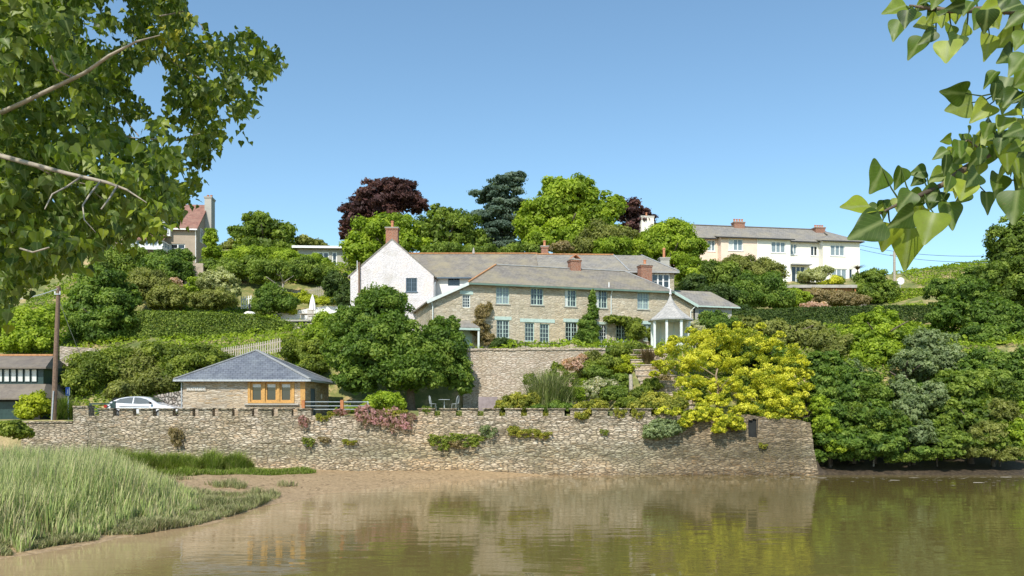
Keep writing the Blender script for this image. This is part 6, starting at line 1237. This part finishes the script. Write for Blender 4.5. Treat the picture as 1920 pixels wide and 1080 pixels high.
# stems under the right bank trees
rr = random.Random(8)
for i in (0, 2, 4, 6, 7, 9, 10):
    px = [1560, 1590, 1637, 1648, 1662, 1702, 1706, 1757, 1800, 1867, 1875][i]; p = at(px, 880, 52.3+rr.uniform(-.4, .8)); zb = gz(p.x, p.y)
    h = rr.uniform(2.2, 3.2); mb = MB(); mb.tube([(0, 0, -.2), (rr.uniform(-.15, .15), 0, h*.5), (rr.uniform(-.5, .5), .3, h)], [.07, .055, .04], 6)
    o = mb.build('bare_stem', 'pale_bark' if i in (2, 3, 8) else 'bark'); o.location = (p.x, p.y, zb); tag(o, {0: 'first', 2: 'second', 4: 'third', 6: 'fourth', 7: 'fifth', 9: 'sixth', 10: 'seventh'}[i]+' bare stem from the wall end under the overhanging bank trees', 'stem', 'bare stems on the shaded bank')

# scum and leaves floating by the right bank, driftwood on the mud
rng = nextrng(); mb = MB()
for i in range(150):
    x = rng.uniform(14, 36); y = 49.4-abs(rng.normal())*2.6; rr_ = rng.uniform(.04, .14)*(3.0 if rng.uniform() < .08 else 1); n = 7; el = rng.uniform(.3, .6)
    mb.add([(x+math.cos(2*math.pi*k/n)*rr_*rng.uniform(.6, 1.3), y+math.sin(2*math.pi*k/n)*rr_*el*rng.uniform(.6, 1.3), .006+.0004*i*.02) for k in range(n)], [tuple(range(n))])
tag(mb.build('floating_debris', 'grey_wood'), 'pale flecks of scum and leaves floating near the right bank', 'debris', kind='stuff')
mb = MB()
for i in range(260):
    y = rng.uniform(33, 49); x = shore_x(y)-rng.uniform(.3, 9); z = gz(x, y)+.01; L = rng.uniform(.08, .4); a = rng.uniform(0, 3.14)
    mb.bar((x, y, z), (x+math.cos(a)*L, y+math.sin(a)*L, z+rng.uniform(0, .05)), rng.uniform(.01, .035), .02)
tag(mb.build('mud_debris', 'brown_twig'), 'broken stalks and weed strewn over the mud beach', 'debris', kind='stuff')
# ------------------------------------------------------------------ foreground poplars
m, nt, b, o = mat('poplar_leaf')
t = nt.nodes.new('ShaderNodeAttribute'); t.attribute_name = 'tint'; rb = nt.nodes.new('ShaderNodeAttribute'); rb.attribute_name = 'rib'
c = ramp(nt, t.outputs['Fac'], [(0, (.030, .062, .008)), (.4, (.10, .165, .014)), (.75, (.31, .37, .03)), (.93, (.24, .30, .10)), (1, (.50, .46, .05))])
tc = nt.nodes.new('ShaderNodeTexCoord'); nz = N(nt, 'ShaderNodeTexNoise', Scale=60.0, Detail=4.0); nt.links.new(tc.outputs['Object'], nz.inputs[0])
c = mixc(nt, .5, c, ramp(nt, nz.outputs[0], [(.3, (.7, .7, .7)), (.7, (1.2, 1.2, 1.2))]), 'MULTIPLY')
c = mixc(nt, ramp(nt, rb.outputs['Fac'], [(0, (.75, .75, .75)), (.045, (.4, .4, .4)), (.09, (0, 0, 0))]), c, (.26, .31, .12))
al_ = nt.nodes.new('ShaderNodeAttribute'); al_.attribute_name = 'along'
vn = mth(nt, 'ABSOLUTE', mth(nt, 'SUBTRACT', mth(nt, 'FRACT', mth(nt, 'MULTIPLY', mth(nt, 'SUBTRACT', al_.outputs['Fac'], mth(nt, 'MULTIPLY', rb.outputs['Fac'], .9)), 6.5)), .5))
c = mixc(nt, ramp(nt, vn, [(0, (.30, .30, .30)), (.07, (0, 0, 0))]), c, (.22, .28, .09))
n3 = N(nt, 'ShaderNodeTexNoise', Scale=220.0, Detail=3.0); nt.links.new(tc.outputs['Object'], n3.inputs[0]); c = mixc(nt, ramp(nt, n3.outputs[0], [(.66, (0, 0, 0)), (.74, (.6, .6, .6))]), c, (.20, .14, .05))
geo = nt.nodes.new('ShaderNodeNewGeometry'); c = mixc(nt, mth(nt, 'MULTIPLY', geo.outputs['Backfacing'], .35), c, (.22, .28, .12))
nt.links.new(c, b.inputs['Base Color']); b.inputs['Roughness'].default_value = .46; b.inputs['Specular IOR Level'].default_value = .35
tr = nt.nodes.new('ShaderNodeBsdfTranslucent'); nt.links.new(mixc(nt, 1.0, c, (1.6, 1.7, .5), 'MULTIPLY'), tr.inputs[0]); mx = nt.nodes.new('ShaderNodeMixShader'); mx.inputs[0].default_value = .38
nt.links.new(b.outputs[0], mx.inputs[1]); nt.links.new(tr.outputs[0], mx.inputs[2]); nt.links.new(mx.outputs[0], o.inputs[0])
# leaf outline: (across, along)
LO = np.array([(0, 0), (.20, -.07), (.42, .06), (.49, .24), (.40, .48), (.20, .74), (.06, .90), (0, 1.04)])
MID = np.array([(0, 0), (0, .25), (0, .5), (0, .75)])
def leaf_mesh(name, Bp, T, Nn, L, rng, parent=None, loc=(0, 0, 0), tint=None, wd=None):
    """Bp base points, T tip directions, Nn normals, L lengths"""
    n = len(Bp); T = nrm(T); Nn = nrm(Nn-T*np.sum(Nn*T, 1, keepdims=True)); S = np.cross(T, Nn)
    pts = [(0, 0), (0, .3), (0, .62), (0, 1.16)]; R_ = [(.24, -.07), (.50, .04), (.52, .27), (.37, .52), (.15, .80)]
    al = pts+R_+[(-a, b_) for a, b_ in R_]; k = len(al)
    fold = rng.uniform(.10, .45, n)[:, None]; cu = rng.uniform(-.30, .35, n)[:, None]; tw = rng.uniform(-.25, .25, n)[:, None]; wdt = (rng.uniform(.80, 1.08, n) if wd is None else wd)[:, None]
    V = np.empty((n, k, 3)); rib = np.empty((n, k)); alo = np.empty((n, k))
    for i, (a, t_) in enumerate(al):
        lift = abs(a)*fold+cu*t_*t_*.5+tw*a*t_+(.05*math.sin(9*t_) if a else 0)
        V[:, i] = Bp+(S*(a*wdt)+T*t_+Nn*lift)*L[:, None]; rib[:, i] = abs(a); alo[:, i] = t_
    # faces: 0 base,1,2 mid,3 tip ; 4..8 right ; 9..13 left
    q = [(0, 4, 5, 1), (1, 5, 6, 2), (2, 6, 7, 8), (2, 8, 3, 3), (9, 0, 1, 10), (10, 1, 2, 11), (11, 2, 13, 12), (13, 2, 3, 3)]
    quad = np.array([x for x in q if x[2] != x[3]]); tri = np.array([x[:3] for x in q if x[2] == x[3]]); b0 = np.arange(n)*k
    Fq = (b0[:, None, None]+quad[None]).reshape(-1, 4); Ft = (b0[:, None, None]+tri[None]).reshape(-1, 3)
    T_ = rng.uniform(0, 1, n) if tint is None else tint
    o = np_mesh(name, V.reshape(-1, 3), [Fq, Ft], np.concatenate([np.repeat(T_, len(quad)), np.repeat(T_, len(tri))]), 'poplar_leaf', None, loc, vatt=('rib', rib.ravel()))
    q_ = o.data.attributes.new('along', 'FLOAT', 'POINT'); q_.data.foreach_set('value', alo.ravel().astype(np.float32))
    o.data.polygons.foreach_set('use_smooth', [True]*len(o.data.polygons))
    if parent: o.parent = parent; o.location = (0, 0, 0)
    return o
def inpoly(x, y, P):
    r = np.zeros(len(x), bool); j = len(P)-1
    for i in range(len(P)):
        xi, yi = P[i]; xj, yj = P[j]; c_ = ((yi > y) != (yj > y)) & (x < (xj-xi)*(y-yi)/(yj-yi+1e-9)+xi); r ^= c_; j = i
    return r
def left_poplar():
    rng = np.random.default_rng(42); base = (-5.6, 6.0, gz(-5.6, 6.0)); root = empty('poplar_tree', base, 0, 'large leafy poplar filling the upper corner over the reeds', 'tree')
    P = [(-900, -700), (330, -700), (335, -20), (360, 40), (395, 62), (440, 72), (470, 62), (500, 88), (522, 98), (540, 118), (538, 132), (500, 150), (475, 195), (448, 232), (462, 245), (458, 262), (425, 270), (395, 300), (375, 340), (385, 350), (362, 362), (345, 385), (345, 408), (318, 425), (300, 448), (262, 436), (240, 468), (215, 452), (195, 470), (155, 480), (155, 512), (95, 520), (90, 540), (50, 545), (25, 580), (5, 600), (0, 640), (-20, 650), (-900, 700)]
    holes = [(277, 160, 34, 30), (290, 130, 20, 16), (214, 74, 28, 18), (168, 72, 22, 12), (145, 246, 22, 13), (255, 240, 26, 16), (295, 195, 15, 24), (225, 20, 20, 20), (180, 20, 16, 12), (375, 20, 10, 20), (120, 190, 14, 8), (330, 215, 14, 12), (60, 225, 12, 8), (350, 250, 12, 12), (170, 55, 12, 10)]
    n = 14500; x = rng.uniform(-900, 545, n); y = rng.uniform(-700, 650, n); k = inpoly(x, y, P)
    k &= np.array([mnoise.noise(Vector((a*.022, b_*.022, 3))) for a, b_ in zip(x, y)]) > -.22
    x, y = x[k], y[k]; infr = (x > -60) & (y > -60)
    k = infr | (rng.uniform(0, 1, len(x)) < .22); x, y = x[k], y[k]
    for hx, hy, a, b_ in holes:
        k = ((x-hx)/a)**2+((y-hy)/b_)**2 > 1.5; x, y = x[k], y[k]
    depth = np.where((x > 330) | ((y < 280) & (x > 200)), rng.uniform(6.2, 8.2, len(x)), rng.uniform(4.8, 8.2, len(x)))
    near = (y > 230) & (x < 320) | (x < 150); depth = np.where(near & (rng.uniform(0, 1, len(x)) < .3), rng.uniform(4.2, 5.2, len(x)), depth)
    C = np.stack([(x-960)/F*depth, depth, H+(YH-y)/F*depth], 1); m_ = 13; nC = len(C)
    Bp = np.repeat(C, m_, 0)+rng.normal(size=(nC*m_, 3))*np.array([.042, .08, .042]); px = Bp[:, 0]/Bp[:, 1]*F+960; py = YH-(Bp[:, 2]-H)/Bp[:, 1]*F
    keep = inpoly(px, py+8, P) | (rng.uniform(0, 1, len(px)) < .25)
    for hx, hy, a, b_ in holes: keep &= (((px-hx)/a)**2+((py+8-hy)/b_)**2 > .95) | (rng.uniform(0, 1, len(px)) < .12)
    Bp = Bp[keep]; ct = np.repeat(rng.uniform(0, 1, nC), m_)[keep]
    nn = len(Bp); T = rng.normal(size=(nn, 3))*.55+np.array([0, 0, -1]); Nn = rng.normal(size=(nn, 3))+np.array([0, -.6, .5])
    tint = np.clip(.35*ct+.6*rng.uniform(0, 1, nn)**1.2, 0, .90); tint = np.where(rng.uniform(0, 1, nn) < .05, .93, tint); yl = np.exp(-(((px[keep]-320)/50)**2+((py[keep]-75)/45)**2)); tint = np.where(rng.uniform(0, 1, nn) < yl*.5, 1.0, tint)
    # keep the two main boughs clear of leaves hanging in front of them
    bp = np.array([(0, 212), (48, 190), (110, 160), (160, 136), (205, 104), (255, 78), (0, 292), (60, 308), (125, 325), (200, 342), (238, 356), (24, 201), (80, 175), (135, 148), (182, 120), (230, 91), (30, 300), (92, 316), (162, 333)])
    pk = np.stack([px[keep], py[keep]+8], 1); dm = np.min(np.linalg.norm(pk[:, None]-bp[None], axis=2), 1); kk = ~((dm < 10) & (Bp[:, 1] < 5.2)); Bp = Bp[kk]; T = T[kk]; Nn = Nn[kk]; tint = tint[kk]; nn = len(Bp)
    leaf_mesh('crown', Bp, T, Nn, rng.uniform(.036, .070, nn), rng, root, base, tint)
    nS = 9000; cS = np.stack([rng.uniform(-7.5, .2, 520), rng.uniform(2.0, 6.5, 520), np.zeros(520)], 1); cS[:, 2] = 4.2+.5124*cS[:, 1]+.75+rng.uniform(0, 2.6, 520)
    cS = cS[np.array([mnoise.noise(Vector((a*.6, b_*.6, 8+c_*.4))) for a, b_, c_ in cS]) > .0]
    Bs = cS[rng.integers(0, len(cS), nS)]+rng.normal(size=(nS, 3))*.16; Bs = Bs[Bs[:, 2] > 4.2+.5124*Bs[:, 1]+.25]; nS = len(Bs)
    leaf_mesh('shade_crown', Bs, rng.normal(size=(nS, 3))*.6+np.array([0, 0, -1]), rng.normal(size=(nS, 3))+np.array([0, -.3, .7]), rng.uniform(.07, .10, nS), rng, root, base, rng.uniform(0, .8, nS))
    def br(name, pts, rad, mt='pale_bark'):
        q = [at(a, b_, d-(.75 if a < 320 else .1))-Vector(base) for a, b_, d in pts]; return MB().tube(q, rad, 7).build(name, mt, root, smooth=True)
    mb = trunk_mesh((0, 0, 0), (-.2, 0, 7.5), .22, np.random.default_rng(1), 0, 1); mb.build('trunk', 'bark', root, smooth=True)
    br('branch', [(-640, 420, 6.0), (-200, 260, 5.6), (0, 212, 5.2), (48, 190, 5.1), (110, 160, 5.0), (160, 136, 4.9), (205, 104, 4.8), (255, 78, 4.7), (300, 66, 4.7)], [.03, .022, .014, .012, .011, .0095, .0075, .0055, .002])
    br('branch', [(-640, 420, 6.0), (-200, 290, 5.4), (0, 292, 5.0), (60, 308, 4.9), (125, 325, 4.8), (200, 342, 4.7), (238, 356, 4.7), (275, 380, 4.6)], [.03, .022, .014, .012, .010, .008, .0055, .002])
    for pts in ([(150, 333, 4.75), (125, 350, 4.6), (98, 364, 4.5), (84, 392, 4.4)], [(188, 340, 4.7), (170, 362, 4.5), (155, 385, 4.4), (158, 412, 4.3), (180, 436, 4.3)], [(38, 466, 4.6), (62, 473, 4.5), (92, 464, 4.4)], [(135, 146, 4.95), (105, 130, 4.9), (96, 105, 4.8)],
                [(60, 308, 4.9), (110, 335, 5.1), (160, 345, 5.2), (200, 380, 5.2)], [(220, 348, 4.7), (205, 372, 4.5), (190, 392, 4.4)], [(400, 160, 6.6), (380, 150, 6.6), (330, 120, 6.8), (240, 60, 7)], [(300, 30, 6.6), (350, 20, 6.6), (378, 48, 6.5), (390, 75, 6.5)], [(260, 255, 6.6), (235, 225, 6.8), (215, 200, 7.0)], [(200, 250, 6.6), (260, 260, 6.6), (330, 262, 6.6), (375, 250, 6.6)]):
        br('twig', pts, [.005, .0042, .0034, .0026, .0015][:len(pts)])
left_poplar()
def right_poplar():
    rng = np.random.default_rng(17); base = (3.1, 1.9, gz(3.1, 1.9)); root = empty('poplar_branch_tree', base, 0, 'poplar branch hanging into the upper corner above the right bank', 'tree')
    LV = [(1676, 22, 56, 205), (1682, 60, 52, 255), (1712, 30, 30, 240), (1716, 90, 52, 235), (1738, 72, 42, 215), (1752, 26, 50, 220), (1728, 50, 46, 200), (1776, 100, 56, 262), (1792, 82, 50, 245), (1806, 58, 46, 235), (1780, 62, 44, 250), (1852, 88, 64, 255), (1885, 72, 72, 210), (1884, 108, 54, 215), (1870, 15, 52, 225), (1908, 122, 60, 230), (1914, 140, 56, 245), (1835, 40, 46, 240), (1905, 40, 52, 220), (1850, 20, 46, 200), (1815, 15, 44, 230), (1790, 12, 38, 190), (1770, 40, 40, 255), (1890, 8, 50, 250), (1915, 80, 56, 235),
          (1788, 174, 60, 182), (1796, 200, 60, 195), (1856, 150, 40, 235), (1880, 172, 64, 250), (1892, 188, 48, 235), (1838, 212, 58, 222), (1842, 238, 54, 232), (1895, 217, 48, 178), (1912, 160, 44, 200), (1915, 190, 50, 250), (1900, 245, 50, 262),
          (1772, 262, 30, 200), (1762, 292, 36, 215), (1786, 292, 36, 262), (1838, 262, 52, 192), (1862, 262, 42, 205), (1842, 300, 50, 245), (1897, 292, 74, 262), (1904, 325, 66, 272), (1912, 262, 50, 240), (1878, 318, 50, 258), (1720, 325, 36, 190), (1681, 335, 48, 252), (1643, 338, 74, 240), (1602, 392, 74, 192), (1622, 432, 84, 207), (1690, 412, 66, 212), (1696, 378, 50, 232), (1738, 368, 54, 200), (1792, 330, 52, 232), (1768, 376, 32, 250), (1806, 360, 54, 245), (1820, 338, 52, 225), (1866, 350, 56, 255), (1848, 382, 50, 270), (1780, 406, 62, 275), (1662, 446, 60, 262), (1714, 412, 42, 240), (1742, 430, 72, 252), (1700, 468, 86, 268), (1905, 390, 74, 262), (1745, 388, 32, 240), (1756, 332, 40, 215), (1800, 300, 44, 235), (1830, 318, 46, 250), (1778, 350, 44, 225), (1880, 235, 46, 240), (1918, 345, 60, 250), (1775, 310, 40, 235)]
    tw = [[(2200, -40, 1.75), (1990, 10, 1.7), (1920, 22, 1.66), (1850, 18, 1.62), (1780, 20, 1.6), (1730, 14, 1.6), (1705, 10, 1.6)], [(2500, 60, 1.85), (2100, 150, 1.8), (1960, 215, 1.75), (1915, 245, 1.72), (1880, 272, 1.7), (1850, 290, 1.66), (1800, 322, 1.62), (1770, 345, 1.6), (1720, 368, 1.58), (1680, 385, 1.56), (1650, 400, 1.55)], [(1960, 215, 1.75), (1915, 190, 1.7), (1890, 178, 1.66), (1865, 172, 1.64)], [(1850, 290, 1.66), (1815, 262, 1.66), (1795, 275, 1.66), (1775, 285, 1.66)], [(1915, 245, 1.72), (1912, 300, 1.7), (1905, 350, 1.68)]]
    tp = []
    for i, pts in enumerate(tw):
        q = [at(*p)-Vector(base) for p in pts]; n = len(q); r0 = [.012, .014, .004, .0025, .003][i]; MB().tube(q, [r0*(1-.85*k/(n-1)) for k in range(n)], 7).build('branch' if i < 2 else 'twig', 'bark' if i < 2 else 'brown_twig', root, smooth=True)
        for a, b_ in zip(pts, pts[1:]): tp += [tuple(a[j]+(b_[j]-a[j])*t for j in range(3)) for t in (0, .25, .5, .75)]
    LV2 = list(LV)
    for t in tp:
        if t[0] < 1925 and rng.uniform() < .95: LV2.append((t[0]+rng.normal()*16, t[1]+rng.normal()*16+6, rng.uniform(26, 46), rng.uniform(195, 290)))
    for _ in range(60):   # more foliage off the frame
        LV2.append((rng.uniform(1930, 2400), rng.uniform(-250, 420), rng.uniform(40, 70), rng.uniform(200, 290)))
    Bs, Ts, Ns, Ls = [], [], [], []; pet = MB()
    for (cx, cy, L, an) in LV2:
        d = rng.uniform(1.48, 1.78); td = Vector((math.cos(R(an)), rng.uniform(-.35, .35), math.sin(R(an)))).normalized(); l = L*.86/F*d
        b_ = at(cx, cy, d)-td*l*.5; Bs.append(b_); Ts.append(td); Ns.append(Vector((rng.normal()*.55, -1, rng.normal()*.5+.25))); Ls.append(l)
        bx, by = b_.x/b_.y*F+960, YH-(b_.z-H)/b_.y*F; t = min(tp, key=lambda q: (q[0]-bx)**2+(q[1]-by)**2+rng.uniform(0, 150)); e = at(*t)
        if (e-b_).length < .14: mid = (e+b_)/2+Vector((0, 0, -.006)); pet.tube([e-Vector(base), mid-Vector(base), b_-Vector(base)], [.002, .0015, .0012], 5)
    tag(pet.build('petioles', 'leaf_mid', root), kind='stuff')
    leaf_mesh('foliage', np.array(Bs), np.array(Ts), np.array(Ns), np.array(Ls), rng, root, base, np.clip(rng.uniform(0, 1, len(Bs))**1.25*.88, 0, .88), wd=rng.uniform(.8, 1.05, len(Bs)))
    fo = root.children[-1] if False else [c_ for c_ in root.children if c_.name.startswith('foliage')][0]; ms = fo.modifiers.new('s', 'SUBSURF'); ms.levels = 2; ms.render_levels = 2
    trunk_mesh((0, 0, 0), (.2, 0, 6), .16, np.random.default_rng(1), 0, 1).build('trunk', 'bark', root, smooth=True)
right_poplar()
